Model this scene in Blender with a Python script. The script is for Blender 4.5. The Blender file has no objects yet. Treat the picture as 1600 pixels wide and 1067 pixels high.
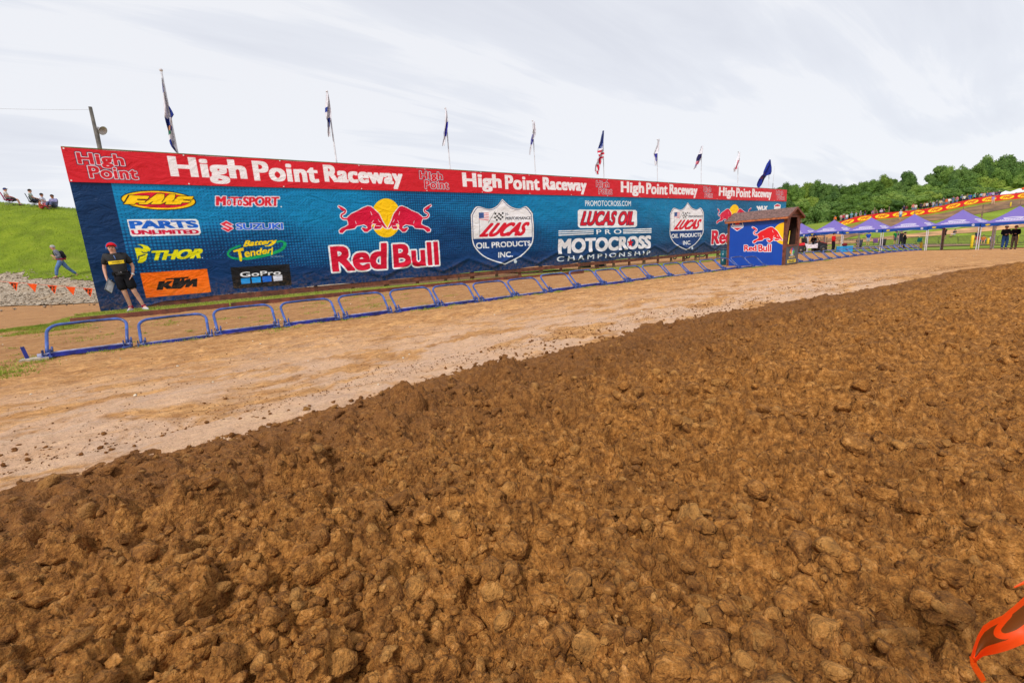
import bpy, bmesh, math, random
import numpy as np
from mathutils import Vector, Matrix
random.seed(7)
rng = np.random.default_rng(11)
SC = bpy.context.scene
COL = SC.collection
PI = math.pi

# ------------------------------------------------------------------ camera
# World axes: X runs along the big banner wall (away, to the right), Y away from the camera towards the wall, Z up.
CAM_H = .965
FOC = 700.
W3 = np.array([[0.81260181, 0.1619605, -0.55986345],
               [-0.57980441, 0.1270656, -0.80478642],
               [-0.05920422, 0.9785822, 0.19715915]])
cd = bpy.data.cameras.new('camera')
cam = bpy.data.objects.new('camera', cd)
COL.objects.link(cam)
m4 = Matrix.Identity(4)
for i in range(3):
    for j in range(3):
        m4[i][j] = float(W3[i, j])
m4.translation = (0, 0, CAM_H)
cam.matrix_world = m4
cd.sensor_width = 36.
cd.lens = 36. * FOC / 1600.
cd.clip_start = .05
cd.clip_end = 6000
SC.camera = cam

# ------------------------------------------------------------------ sky, sun, exposure
SUN_EL, SUN_AZ = math.radians(46), math.radians(-152)      # azimuth in world XY of the direction towards the sun
world = bpy.data.worlds.new('World')
SC.world = world
world.use_nodes = True
wn, wl = world.node_tree.nodes, world.node_tree.links
wn.clear()
w_out = wn.new('ShaderNodeOutputWorld')
sky = wn.new('ShaderNodeTexSky')
sky.sky_type = 'NISHITA'
sky.sun_disc = False
sky.sun_elevation = SUN_EL
sky.sun_rotation = PI / 2 - SUN_AZ
bg_sky = wn.new('ShaderNodeBackground')
bg_sky.inputs['Strength'].default_value = .12
wl.new(sky.outputs[0], bg_sky.inputs['Color'])
geo = wn.new('ShaderNodeTexCoord')
sep = wn.new('ShaderNodeSeparateXYZ')
wl.new(geo.outputs['Generated'], sep.inputs[0])
mxz = wn.new('ShaderNodeMath'); mxz.operation = 'MAXIMUM'; mxz.inputs[1].default_value = .0
wl.new(sep.outputs['Z'], mxz.inputs[0])
adz = wn.new('ShaderNodeMath'); adz.operation = 'ADD'; adz.inputs[1].default_value = .16
wl.new(mxz.outputs[0], adz.inputs[0])
dv = wn.new('ShaderNodeVectorMath'); dv.operation = 'DIVIDE'
cz = wn.new('ShaderNodeCombineXYZ')
for k in range(3):
    wl.new(adz.outputs[0], cz.inputs[k])
wl.new(geo.outputs['Generated'], dv.inputs[0]); wl.new(cz.outputs[0], dv.inputs[1])
mp = wn.new('ShaderNodeMapping')
mp.inputs['Rotation'].default_value = (0, 0, math.radians(-28))
mp.inputs['Scale'].default_value = (.4, 2.4, 0)
wl.new(dv.outputs[0], mp.inputs['Vector'])
n1 = wn.new('ShaderNodeTexNoise'); n1.inputs['Scale'].default_value = 1.5; n1.inputs['Detail'].default_value = 9; n1.inputs['Roughness'].default_value = .58
n1.inputs['Distortion'].default_value = .5
wl.new(mp.outputs[0], n1.inputs['Vector'])
mp2 = wn.new('ShaderNodeMapping'); mp2.inputs['Scale'].default_value = (.5, .5, 0); mp2.inputs['Location'].default_value = (3.1, 1.7, 0)
wl.new(dv.outputs[0], mp2.inputs['Vector'])
n2 = wn.new('ShaderNodeTexNoise'); n2.inputs['Scale'].default_value = 1.1; n2.inputs['Detail'].default_value = 4
wl.new(mp2.outputs[0], n2.inputs['Vector'])
ad = wn.new('ShaderNodeMath'); ad.operation = 'ADD'
wl.new(n1.outputs['Fac'], ad.inputs[0]); wl.new(n2.outputs['Fac'], ad.inputs[1])
cr = wn.new('ShaderNodeValToRGB')
cr.color_ramp.elements[0].position = .72; cr.color_ramp.elements[0].color = (.76, .78, .85, 1)
cr.color_ramp.elements[1].position = 1.2; cr.color_ramp.elements[1].color = (.90, .91, .95, 1)
e = cr.color_ramp.elements.new(.93); e.color = (.83, .85, .91, 1)
hf = wn.new('ShaderNodeMath'); hf.operation = 'MULTIPLY'; hf.inputs[1].default_value = 1.0
wl.new(ad.outputs[0], hf.inputs[0]); wl.new(hf.outputs[0], cr.inputs[0])
bg_cl = wn.new('ShaderNodeBackground'); bg_cl.inputs['Strength'].default_value = .82
wl.new(cr.outputs[0], bg_cl.inputs['Color'])
mixs = wn.new('ShaderNodeMixShader'); mixs.inputs[0].default_value = .93
wl.new(bg_sky.outputs[0], mixs.inputs[1]); wl.new(bg_cl.outputs[0], mixs.inputs[2])
wl.new(mixs.outputs[0], w_out.inputs[0])
sd = bpy.data.lights.new('sun', 'SUN')
sd.energy = 2.1; sd.angle = math.radians(10); sd.color = (1, .955, .89)
sun = bpy.data.objects.new('sun', sd); COL.objects.link(sun)
sun.rotation_euler = Vector((math.cos(SUN_AZ) * math.cos(SUN_EL), math.sin(SUN_AZ) * math.cos(SUN_EL), math.sin(SUN_EL))).to_track_quat('Z', 'Y').to_euler()
SC.view_settings.view_transform = 'Standard'
SC.view_settings.look = 'None'
SC.view_settings.gamma = 1
SC.view_settings.use_curve_mapping = False
SC.view_settings.exposure = .30
SC.render.film_transparent = False
SC.cycles.max_bounces = 5

# ------------------------------------------------------------------ helpers
def s2l(c):
    return tuple(((v / 255.) / 12.92 if v / 255. <= .04045 else ((v / 255. + .055) / 1.055) ** 2.4) for v in c[:3]) + (1.,)

def ray(px, py):
    return W3 @ np.array([(px - 800.) / FOC, -(py - 533.5) / FOC, -1.])
def at_depth(px, py, Z):
    return np.array([0, 0, CAM_H]) + ray(px, py) * Z
def at_y(px, py, y):
    r = ray(px, py); return np.array([0, 0, CAM_H]) + r * (y / r[1])
def at_z(px, py, z=0.):
    r = ray(px, py); return np.array([0, 0, CAM_H]) + r * ((z - CAM_H) / r[2])

def tag(o, label=None, cat=None, group=None, kind=None):
    if label: o['label'] = label
    if cat: o['category'] = cat
    if group: o['group'] = group
    if kind: o['kind'] = kind
    return o
def empty(name, loc=(0, 0, 0), rz=0., label=None, cat=None, group=None):
    o = bpy.data.objects.new(name, None); COL.objects.link(o)
    o.location = tuple(float(v) for v in loc); o.rotation_euler = (0, 0, rz); o.empty_display_size = .2
    return tag(o, label, cat, group)
def link(name, me, parent=None, mats=None):
    o = bpy.data.objects.new(name, me); COL.objects.link(o)
    if parent is not None: o.parent = parent
    if mats is not None:
        for m in (mats if isinstance(mats, (list, tuple)) else [mats]): me.materials.append(m)
    return o
def copy_tree(o, parent=None):
    c = o.copy(); COL.objects.link(c); c.parent = parent
    for ch in o.children: copy_tree(ch, c)
    return c
def np_mesh(name, V, F, smooth=False):
    """V (n,3), F (m,k) all the same k"""
    V = np.asarray(V, dtype=np.float32); F = np.asarray(F, dtype=np.int32)
    me = bpy.data.meshes.new(name)
    me.vertices.add(len(V)); me.vertices.foreach_set('co', V.ravel())
    k = F.shape[1]
    me.loops.add(F.size); me.loops.foreach_set('vertex_index', F.ravel())
    me.polygons.add(len(F))
    me.polygons.foreach_set('loop_start', np.arange(0, F.size, k, dtype=np.int32))
    me.polygons.foreach_set('loop_total', np.full(len(F), k, dtype=np.int32))
    if smooth: me.polygons.foreach_set('use_smooth', np.ones(len(F), dtype=bool))
    me.update(calc_edges=True)
    return me

class MB:
    """collects simple solids into one mesh"""
    def __init__(s): s.v = []; s.f = []; s.mi = []; s.cur = 0
    def add(s, v, f):
        b = len(s.v); s.v += [tuple(float(c) for c in p) for p in v]; s.f += [tuple(b + i for i in q) for q in f]; s.mi += [s.cur] * len(f); return s
    def mat(s, i): s.cur = i; return s
    def box(s, c, d, rot=None):
        x, y, z = d[0] / 2, d[1] / 2, d[2] / 2
        P = [Vector((a, b, e)) for a in (-x, x) for b in (-y, y) for e in (-z, z)]
        if rot is not None: P = [rot @ p for p in P]
        P = [p + Vector(tuple(float(q) for q in c)) for p in P]
        return s.add(P, [(0, 1, 3, 2), (4, 6, 7, 5), (0, 4, 5, 1), (2, 3, 7, 6), (0, 2, 6, 4), (1, 5, 7, 3)])
    def bar(s, a, b, w, h=None):
        """square bar from a to b"""
        a = Vector(tuple(map(float, a))); b = Vector(tuple(map(float, b))); d = b - a
        q = d.to_track_quat('Z', 'Y').to_matrix()
        return s.box((a + b) / 2, (w, h or w, d.length), q)
    def tube(s, pts, r, n=8, cap=True):
        pts = [Vector(tuple(map(float, p))) for p in pts]
        R = r if isinstance(r, (list, tuple)) else [r] * len(pts)
        rings = []; up = None
        for i, p in enumerate(pts):
            t = (pts[min(i + 1, len(pts) - 1)] - pts[max(i - 1, 0)]).normalized()
            if up is None:
                up = Vector((0, 0, 1)) if abs(t.z) < .9 else Vector((1, 0, 0))
            a = t.cross(up).normalized(); up = a.cross(t).normalized()
            rings.append([p + (a * math.cos(2 * PI * k / n) + up * math.sin(2 * PI * k / n)) * R[i] for k in range(n)])
        v = [q for rg in rings for q in rg]; f = []
        for i in range(len(pts) - 1):
            for k in range(n):
                f.append((i * n + k, i * n + (k + 1) % n, (i + 1) * n + (k + 1) % n, (i + 1) * n + k))
        if cap: f += [tuple(range(n))[::-1], tuple(range((len(pts) - 1) * n, len(pts) * n))]
        return s.add(v, f)
    def lathe(s, prof, n=16, c=(0, 0, 0), rot=None):
        v = []; f = []
        for (r, z) in prof:
            for k in range(n):
                p = Vector((r * math.cos(2 * PI * k / n), r * math.sin(2 * PI * k / n), z))
                if rot is not None: p = rot @ p
                v.append(p + Vector(tuple(map(float, c))))
        for i in range(len(prof) - 1):
            for k in range(n):
                f.append((i * n + k, i * n + (k + 1) % n, (i + 1) * n + (k + 1) % n, (i + 1) * n + k))
        f += [tuple(range(n))[::-1], tuple(range((len(prof) - 1) * n, len(prof) * n))]
        return s.add(v, f)
    def ball(s, c, r, n=10, m=7):
        r = r if isinstance(r, (tuple, list)) else (r, r, r)
        v = []; f = []
        for i in range(m + 1):
            a = PI * i / m
            for k in range(n):
                b = 2 * PI * k / n
                v.append((c[0] + r[0] * math.sin(a) * math.cos(b), c[1] + r[1] * math.sin(a) * math.sin(b), c[2] + r[2] * math.cos(a)))
        for i in range(m):
            for k in range(n):
                f.append((i * n + k, (i + 1) * n + k, (i + 1) * n + (k + 1) % n, i * n + (k + 1) % n))
        return s.add(v, f)
    def build(s, name, mats, parent=None, smooth=False, bevel=0.):
        me = bpy.data.meshes.new(name); me.from_pydata(s.v, [], s.f)
        for m in (mats if isinstance(mats, (list, tuple)) else [mats]): me.materials.append(m)
        me.polygons.foreach_set('material_index', s.mi)
        if smooth:
            me.polygons.foreach_set('use_smooth', [True] * len(s.f))
        me.update()
        bm = bmesh.new(); bm.from_mesh(me)
        bmesh.ops.remove_doubles(bm, verts=bm.verts, dist=1e-6)
        bmesh.ops.recalc_face_normals(bm, faces=bm.faces)
        if bevel: bmesh.ops.bevel(bm, geom=list(bm.edges), offset=bevel, segments=1, affect='EDGES', clamp_overlap=True)
        bm.to_mesh(me); bm.free()
        o = link(name, me, parent)
        return o

# ------------------------------------------------------------------ materials
class NT:
    def __init__(s, name):
        s.m = bpy.data.materials.new(name); s.m.use_nodes = True
        s.n = s.m.node_tree.nodes; s.l = s.m.node_tree.links
        s.b = s.n['Principled BSDF']; s.out = s.n['Material Output']
    def new(s, t, **kw):
        o = s.n.new('ShaderNode' + t)
        for k, v in kw.items():
            if k.startswith('i_'):
                key = k[2:]; key = int(key) if key.isdigit() else key.replace('_', ' ')
                o.inputs[key].default_value = v
            else: setattr(o, k, v)
        return o
    def w(s, a, b): s.l.new(a, b)
    def pos(s, scale=(1, 1, 1), rot=0., obj=False):
        g = s.new('TexCoord').outputs['Object'] if obj else s.new('NewGeometry').outputs['Position']
        m = s.new('Mapping'); m.inputs['Scale'].default_value = scale; m.inputs['Rotation'].default_value = (0, 0, rot)
        s.w(g, m.inputs['Vector']); return m.outputs[0]
    def noise(s, vec, scale, detail=4, rough=.55, dist=0.):
        n = s.new('TexNoise'); n.inputs['Scale'].default_value = scale; n.inputs['Detail'].default_value = detail
        n.inputs['Roughness'].default_value = rough; n.inputs['Distortion'].default_value = dist
        s.w(vec, n.inputs['Vector']); return n.outputs['Fac']
    def ramp(s, fac, stops):
        r = s.new('ValToRGB'); e = r.color_ramp.elements
        while len(e) > 1: e.remove(e[-1])
        for i, (p, c) in enumerate(stops):
            q = e[0] if i == 0 else e.new(p)
            q.position = p
            q.color = c if len(c) == 4 else s2l(c)
        s.w(fac, r.inputs[0]); return r.outputs[0]
    def math(s, op, a, b=None, clamp=False):
        m = s.new('Math'); m.operation = op; m.use_clamp = clamp
        for i, v in enumerate((a, b)):
            if v is None: continue
            if isinstance(v, (int, float)): m.inputs[i].default_value = v
            else: s.w(v, m.inputs[i])
        return m.outputs[0]
    def mix(s, fac, a, b, mode='MIX'):
        m = s.new('Mix'); m.data_type = 'RGBA'; m.blend_type = mode
        for i, v in ((0, fac), (6, a), (7, b)):
            if isinstance(v, (int, float)): m.inputs[i].default_value = v
            elif isinstance(v, tuple): m.inputs[i].default_value = v if len(v) == 4 else s2l(v)
            else: s.w(v, m.inputs[i])
        return m.outputs[2]
    def bump(s, h, strength=.5, dist=.01, normal=None):
        b = s.new('Bump'); b.inputs['Strength'].default_value = strength; b.inputs['Distance'].default_value = dist
        s.w(h, b.inputs['Height'])
        if normal is not None: s.w(normal, b.inputs['Normal'])
        s.w(b.outputs[0], s.b.inputs['Normal']); return b.outputs[0]
    def col(s, c):
        if isinstance(c, tuple): s.b.inputs['Base Color'].default_value = c if len(c) == 4 else s2l(c)
        else: s.w(c, s.b.inputs['Base Color'])
    def rough(s, r):
        if isinstance(r, (int, float)): s.b.inputs['Roughness'].default_value = r
        else: s.w(r, s.b.inputs['Roughness'])

_mc = {}
def plain(name, c, rough=.6, metal=0., var=.12, scale=6., bump=0., spec=.5):
    """plain paint, cloth, wood or metal with slight procedural variation and wear"""
    key = (name, tuple(c), rough)
    if key in _mc: return _mc[key]
    t = NT(name)
    v = t.pos(obj=True)
    n = t.noise(v, scale, 5, .6)
    d = tuple(max(0, x * (1 - var * 1.6)) for x in c[:3]); l = tuple(min(255, x * (1 + var)) for x in c[:3])
    t.col(t.ramp(n, [(.3, d), (.7, l)]))
    t.rough(t.math('ADD', t.math('MULTIPLY', n, .25), rough - .12))
    t.b.inputs['Metallic'].default_value = metal
    t.b.inputs['Specular IOR Level'].default_value = spec
    if bump: t.bump(t.noise(v, scale * 6, 4), bump, .01)
    _mc[key] = t.m
    return t.m

# ------------------------------------------------------------------ numpy noise
def hash2(ix, iy, seed):
    h = (ix.astype(np.int64) * 374761393 + iy.astype(np.int64) * 668265263 + seed * 1442695041) & 0xFFFFFFFF
    h = ((h ^ (h >> 13)) * 1274126177) & 0xFFFFFFFF
    h = h ^ (h >> 16)
    return (h & 0xFFFFFF).astype(np.float64) / float(0x1000000)
def vnoise(x, y, seed=0):
    ix = np.floor(x); iy = np.floor(y); fx = x - ix; fy = y - iy
    fx = fx * fx * (3 - 2 * fx); fy = fy * fy * (3 - 2 * fy)
    ix = ix.astype(np.int64); iy = iy.astype(np.int64)
    a = hash2(ix, iy, seed); b = hash2(ix + 1, iy, seed); c = hash2(ix, iy + 1, seed); d = hash2(ix + 1, iy + 1, seed)
    return (a * (1 - fx) + b * fx) * (1 - fy) + (c * (1 - fx) + d * fx) * fy
def fbm(x, y, seed=0, oct=4, gain=.5):
    s = 0; a = 1; t = 0
    for o in range(oct):
        s = s + a * (vnoise(x * 2 ** o, y * 2 ** o, seed + o * 17) - .5); t += a; a *= gain
    return s / t
def sstep(a, b, x):
    t = np.clip((x - a) / (b - a), 0, 1); return t * t * (3 - 2 * t)

# ------------------------------------------------------------------ terrain
CP = []
for X in (-14, -8, -2, 4, 9):
    for Y in (-14, -6, 1, 7, 13):
        CP.append((X, Y, 0.))
for p in [(-2, 16.1, 0), (4, 16.1, 0), (10, 16.1, -.06), (15, 8, -.05), (15, 2, -.04), (19, 7.8, -.13), (19, 2, -.12), (19, -8, -.15), (15, 16.1, -.12), (20, 16.1, -.18), (25.7, 7.8, -.2),
          (28, 16.1, -.30), (28, 2, -.30), (36, 16.1, -.42), (33.4, 7.8, -.36), (36, 2, -.6), (40, 8, -.7), (46, 8, -1.0), (50.2, 8, -1.15), (50.4, 12, -1.1), (52, 21, -1.05),
          (50, 0, -1.25), (30, -12, -.4), (50, -16, -1.4), (8, 24, -.05), (20, 24, -.2), (35, 26, -.5), (8, 34, .1), (22, 34, -.2), (-14, 16, 0), (-5, 19, .0), (-4.6, 22, 0.0), (-12, 22, .02)]:
    CP.append(p)
for (px, py, Z) in [(1445, 383, 62), (1590, 380, 62), (1330, 386, 62), (1700, 374, 62), (1280, 392, 66),
                    (1285, 370, 90), (1320, 353, 90), (1450, 335, 90), (1518, 319.5, 90), (1600, 310, 90), (1700, 300, 90), (1220, 378, 95),
                    (1230, 354, 130), (1250, 338, 170), (1350, 340, 150), (1450, 324, 145), (1530, 306, 145), (1590, 290, 150), (1700, 280, 150), (1150, 352, 150),
                    (1590, 288, 210), (1300, 326, 210), (1450, 312, 210), (1720, 276, 210), (1150, 342, 210)]:
    CP.append(tuple(at_depth(px, py, Z)))
for (px, py, Z) in [(0, 323, 31), (60, 327, 31), (120, 333, 31), (-90, 316, 31), (-200, 312, 31), (200, 352, 31), (300, 378, 32), (480, 402, 34),
                    (0, 332, 42), (110, 340, 42), (-120, 324, 42), (200, 360, 42), (320, 385, 42),
                    (98, 435.5, 24), (0, 432, 24), (-120, 432, 24), (200, 437, 24), (70, 478, 16.6), (-60, 484, 16.4), (150, 474, 16.6)]:
    CP.append(tuple(at_depth(px, py, Z)))
CP = np.array(CP, dtype=float)
def _tk(r2): return np.where(r2 > 1e-12, r2 * np.log(np.maximum(r2, 1e-12)) * .5, 0)
_P = CP[:, :2] / 50.
_n = len(CP)
_K = _tk(((_P[:, None] - _P[None]) ** 2).sum(-1)) + np.eye(_n) * 2e-4
_Q = np.c_[np.ones(_n), _P]
_A = np.zeros((_n + 3, _n + 3)); _A[:_n, :_n] = _K; _A[:_n, _n:] = _Q; _A[_n:, :_n] = _Q.T
_S = np.linalg.solve(_A, np.r_[CP[:, 2], 0, 0, 0])
def H(x, y):
    x = np.asarray(x, dtype=float); y = np.asarray(y, dtype=float)
    sh = np.broadcast(x, y).shape
    fx = np.broadcast_to(x, sh).ravel(); fy = np.broadcast_to(y, sh).ravel()
    out = np.empty(fx.size)
    for a in range(0, fx.size, 60000):
        P = np.c_[fx[a:a + 60000], fy[a:a + 60000]] / 50.
        out[a:a + 60000] = _tk(((P[:, None] - _P[None]) ** 2).sum(-1)) @ _S[:_n] + _S[_n] + P @ _S[_n + 1:]
    r = np.hypot(fx, fy)
    k = sstep(230, 330, r)
    out = out * (1 - k) + 2. * k
    k = sstep(-12, -30, fy); out = out * (1 - k)                       # level ground behind the photographer
    k = sstep(-20, -45, fx); out = out * (1 - k) + k * np.clip(out, -1, 7)
    return out.reshape(sh)
def h1(x, y): return float(H(np.array([x]), np.array([y]))[0])
def drop(px, py, Z):
    """the ground point at that bearing and depth"""
    p = at_depth(px, py, Z); return np.array([p[0], p[1], h1(p[0], p[1])])

def grid_mesh(name, xs, ys, zf, keep=None, smooth=True):
    X, Y = np.meshgrid(xs, ys); Z = zf(X, Y)
    V = np.c_[X.ravel(), Y.ravel(), Z.ravel()]
    nx, ny = len(xs), len(ys)
    i = (np.arange(ny - 1)[:, None] * nx + np.arange(nx - 1)[None]).ravel()
    F = np.c_[i, i + 1, i + nx + 1, i + nx]
    if keep is not None:
        c = V[F].mean(1); F = F[keep(c[:, 0], c[:, 1])]
    used = np.unique(F); mp_ = np.zeros(len(V), dtype=int); mp_[used] = np.arange(len(used))
    return np_mesh(name, V[used], mp_[F], smooth)
# ------------------------------------------------------------------ ground materials
def dirt_material():
    t = NT('tan_dirt')
    P = t.pos(); sp = t.new('SeparateXYZ'); t.w(P, sp.inputs[0])
    X, Y = sp.outputs[0], sp.outputs[1]
    big = t.noise(t.pos((.35, .8, 1), .1), 1.1, 5, .6, .6)
    mid = t.noise(t.pos((1., 1.7, 1), .12), 2.4, 8, .72, .5)
    fine = t.noise(P, 38, 5, .7)
    gr = t.noise(P, 190, 3, .7)
    c = t.ramp(mid, [(.30, (142, 98, 52)), (.44, (202, 150, 90)), (.60, (234, 186, 122))])
    wob = t.math('MULTIPLY', t.math('SUBTRACT', big, .5), 2.6)
    # wheel ruts that run along the start straight
    wv = t.new('TexWave'); wv.wave_type = 'BANDS'; wv.bands_direction = 'Y'; wv.inputs['Scale'].default_value = .8
    wv.inputs['Distortion'].default_value = 7; wv.inputs['Detail'].default_value = 5; wv.inputs['Detail Scale'].default_value = 1.3; wv.inputs['Detail Roughness'].default_value = .7
    t.w(t.pos((.22, 1.2, 1), .05), wv.inputs['Vector'])
    c = t.mix(t.math('MULTIPLY', t.math('MULTIPLY', t.math('POWER', wv.outputs['Fac'], 2.5), big), .22), c, (150, 108, 66))
    blot = t.noise(t.pos((1.2, 2.6, 1), .1), 5.5, 6, .75, .6)
    c = t.mix(t.ramp(blot, [(.46, (0, 0, 0)), (.60, (190, 190, 190))]), c, (150, 104, 56))
    bl2 = t.noise(t.pos((1.6, 2.2, 1), .3), 11, 5, .7, .4)
    c = t.mix(t.ramp(bl2, [(.50, (0, 0, 0)), (.60, (150, 150, 150))]), c, (150, 106, 68))
    c = t.mix(t.ramp(bl2, [(.38, (120, 120, 120)), (.46, (0, 0, 0))]), c, (224, 186, 138))
    # paler, pinkish, rain-washed film next to the tilled soil
    yy = t.math('ADD', Y, wob)
    b1 = t.math('SMOOTH_MIN', t.math('MULTIPLY', t.math('SUBTRACT', 6.4, yy), .5), 1.)
    wet = t.math('MULTIPLY', t.math('MAXIMUM', b1, 0.), t.ramp(t.noise(t.pos((.5, 1.1, 1), .2), 1.7, 6, .65, .8), [(.42, (0, 0, 0)), (.52, (255, 255, 255))]), True)
    xm = t.new('MapRange'); xm.inputs[1].default_value = 9.; xm.inputs[2].default_value = 15.; xm.inputs[3].default_value = 1; xm.inputs[4].default_value = 0
    t.w(X, xm.inputs[0])
    wet = t.math('MULTIPLY', wet, xm.outputs[0], True)
    c = t.mix(t.math('MULTIPLY', wet, .7), c, (226, 198, 172))
    # browner soil round and behind the gates
    gz = t.new('MapRange'); gz.inputs[1].default_value = 6.6; gz.inputs[2].default_value = 8.2; t.w(t.math('ADD', Y, t.math('MULTIPLY', wob, .35)), gz.inputs[0])
    c = t.mix(t.math('MULTIPLY', gz.outputs[0], .45), c, (150, 108, 66))
    # far end of the straight is more orange
    fx = t.new('MapRange'); fx.inputs[1].default_value = 12.; fx.inputs[2].default_value = 22.; t.w(X, fx.inputs[0])
    c = t.mix(t.math('MULTIPLY', fx.outputs[0], .45), c, (188, 136, 78))
    sp1 = t.noise(t.pos((1, 1.25, 1)), 26, 4, .75); sp2 = t.noise(P, 75, 3, .7)
    c = t.mix(t.ramp(sp1, [(.55, (0, 0, 0)), (.66, (170, 170, 170))]), c, (134, 92, 56))
    c = t.mix(t.ramp(sp2, [(.58, (0, 0, 0)), (.66, (150, 150, 150))]), c, (112, 80, 52))
    c = t.mix(t.ramp(sp1, [(.34, (110, 110, 110)), (.42, (0, 0, 0))]), c, (236, 208, 172))
    c = t.mix(.28, c, t.ramp(gr, [(.3, (90, 62, 38)), (.7, (225, 190, 150))]), 'OVERLAY')
    t.col(c)
    pud = t.ramp(t.noise(t.pos((.6, 1.3, 1), .2), 3.1, 5, .6), [(.5, (0, 0, 0)), (.6, (255, 255, 255))])
    t.rough(t.math('SUBTRACT', .92, t.math('MULTIPLY', t.math('MULTIPLY', pud, wet), .62)))
    hgt = t.math('ADD', t.math('ADD', t.math('MULTIPLY', mid, 1.2), t.math('MULTIPLY', blot, -1.6)), t.math('ADD', t.math('MULTIPLY', fine, .8), t.math('MULTIPLY', gr, .2)))
    t.bump(hgt, .8, .035)
    return t.m
def soil_material(name='tilled_soil', loose=False):
    t = NT(name)
    P = t.pos(); sp = t.new('SeparateXYZ'); t.w(P, sp.inputs[0])
    n = t.noise(P, 2.2, 6, .7, .4); f = t.noise(P, 30, 6, .72); g = t.noise(P, 150, 4, .7)
    c = t.ramp(f, [(.28, (82, 52, 22)), (.42, (144, 98, 46)), (.56, (192, 138, 70)), (.72, (230, 182, 114))])
    mm = t.math('ADD', sp.outputs[1], t.math('MULTIPLY', t.math('SUBTRACT', n, .5), 3.))
    mr = t.new('MapRange'); mr.inputs[1].default_value = 1.5; mr.inputs[2].default_value = 2.6; t.w(mm, mr.inputs[0])
    c = t.mix(t.math('MULTIPLY', mr.outputs[0], .62), c, (124, 84, 50))           # darker, damper soil along the edge
    c = t.mix(t.ramp(n, [(.40, (0, 0, 0)), (.7, (90, 90, 90))]), c, (192, 138, 64))
    n2 = t.noise(P, 5.5, 5, .7, .5)
    c = t.mix(t.ramp(n2, [(.36, (170, 170, 170)), (.52, (0, 0, 0))]), c, (102, 66, 32))
    vo = t.new('TexVoronoi'); vo.inputs['Scale'].default_value = 16.; t.w(P, vo.inputs['Vector'])
    c = t.mix(.30, c, t.ramp(t.math('FRACT', t.math('MULTIPLY', vo.outputs['Distance'], 13.7)), [(0, (90, 90, 90)), (1, (180, 180, 180))]), 'SOFT_LIGHT')
    c = t.mix(.3, c, t.ramp(g, [(.3, (70, 50, 30)), (.7, (215, 175, 130))]), 'OVERLAY')
    if loose:                                                    # every loose clod dried out differently
        ri = t.new('NewGeometry').outputs['Random Per Island']
        c = t.mix(t.ramp(ri, [(.0, (160, 160, 160)), (.35, (0, 0, 0)), (.62, (0, 0, 0)), (1., (140, 140, 140))]), c, t.ramp(ri, [(.45, (96, 62, 34)), (.5, (222, 168, 96))]))
    t.col(c); t.rough(.93)
    t.b.inputs['Specular IOR Level'].default_value = .25
    v2 = t.new('TexVoronoi'); v2.inputs['Scale'].default_value = 70.; v2.inputs['Randomness'].default_value = 1.; t.w(P, v2.inputs['Vector'])
    v3 = t.new('TexVoronoi'); v3.inputs['Scale'].default_value = 170.; t.w(P, v3.inputs['Vector'])
    cr_ = t.math('ADD', t.math('MULTIPLY', v2.outputs['Distance'], -.8), t.math('MULTIPLY', v3.outputs['Distance'], -.35))
    t.bump(t.math('ADD', t.math('ADD', f, t.math('MULTIPLY', g, .5)), cr_), .85, .017)
    return t.m
def grass_material(name, stops, sc=1.):
    t = NT(name)
    P = t.pos(); a = t.noise(P, .9 * sc, 5, .65, .5); b = t.noise(P, 14 * sc, 6, .75)
    c = t.ramp(t.math('ADD', t.math('MULTIPLY', a, .55), t.math('MULTIPLY', b, .45)), stops)
    wn_ = t.noise(P, .28 * sc, 6, .7, .8)
    c = t.mix(t.ramp(wn_, [(.52, (0, 0, 0)), (.68, (120, 120, 120))]), c, (150, 138, 66))
    t.col(c); t.rough(.85); t.b.inputs['Specular IOR Level'].default_value = .25
    t.bump(t.math('ADD', b, t.noise(P, 60 * sc, 3)), .8, .06)
    return t.m
M_dirt = dirt_material()
M_soil = soil_material(); M_clod = soil_material('loose_clod', True)
M_hill = grass_material('mown_hill_grass', [(.30, (92, 98, 18)), (.45, (110, 130, 18)), (.58, (134, 152, 26)), (.72, (164, 166, 54))])
M_strip = grass_material('strip_grass', [(.32, (136, 116, 52)), (.45, (130, 134, 48)), (.6, (138, 152, 52)), (.75, (180, 162, 92))], 1.6)
M_field = grass_material('valley_grass', [(.30, (110, 108, 40)), (.45, (112, 128, 32)), (.58, (130, 152, 36)), (.72, (166, 158, 80))], .35)
def gravel_material():
    t = NT('pale_gravel'); P = t.pos()
    v = t.new('TexVoronoi'); v.inputs['Scale'].default_value = 14.; t.w(P, v.inputs['Vector'])
    s = t.new('SeparateColor'); t.w(v.outputs['Color'], s.inputs[0])
    c = t.ramp(s.outputs[0], [(.1, (112, 96, 78)), (.45, (156, 138, 116)), (.9, (188, 172, 152))])
    t.col(t.mix(t.ramp(t.noise(P, .7, 5, .6), [(.5, (0, 0, 0)), (.72, (150, 150, 150))]), c, (186, 146, 98)))
    t.rough(.9); t.bump(v.outputs['Distance'], 1., .05); return t.m
M_gravel = gravel_material()

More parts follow.
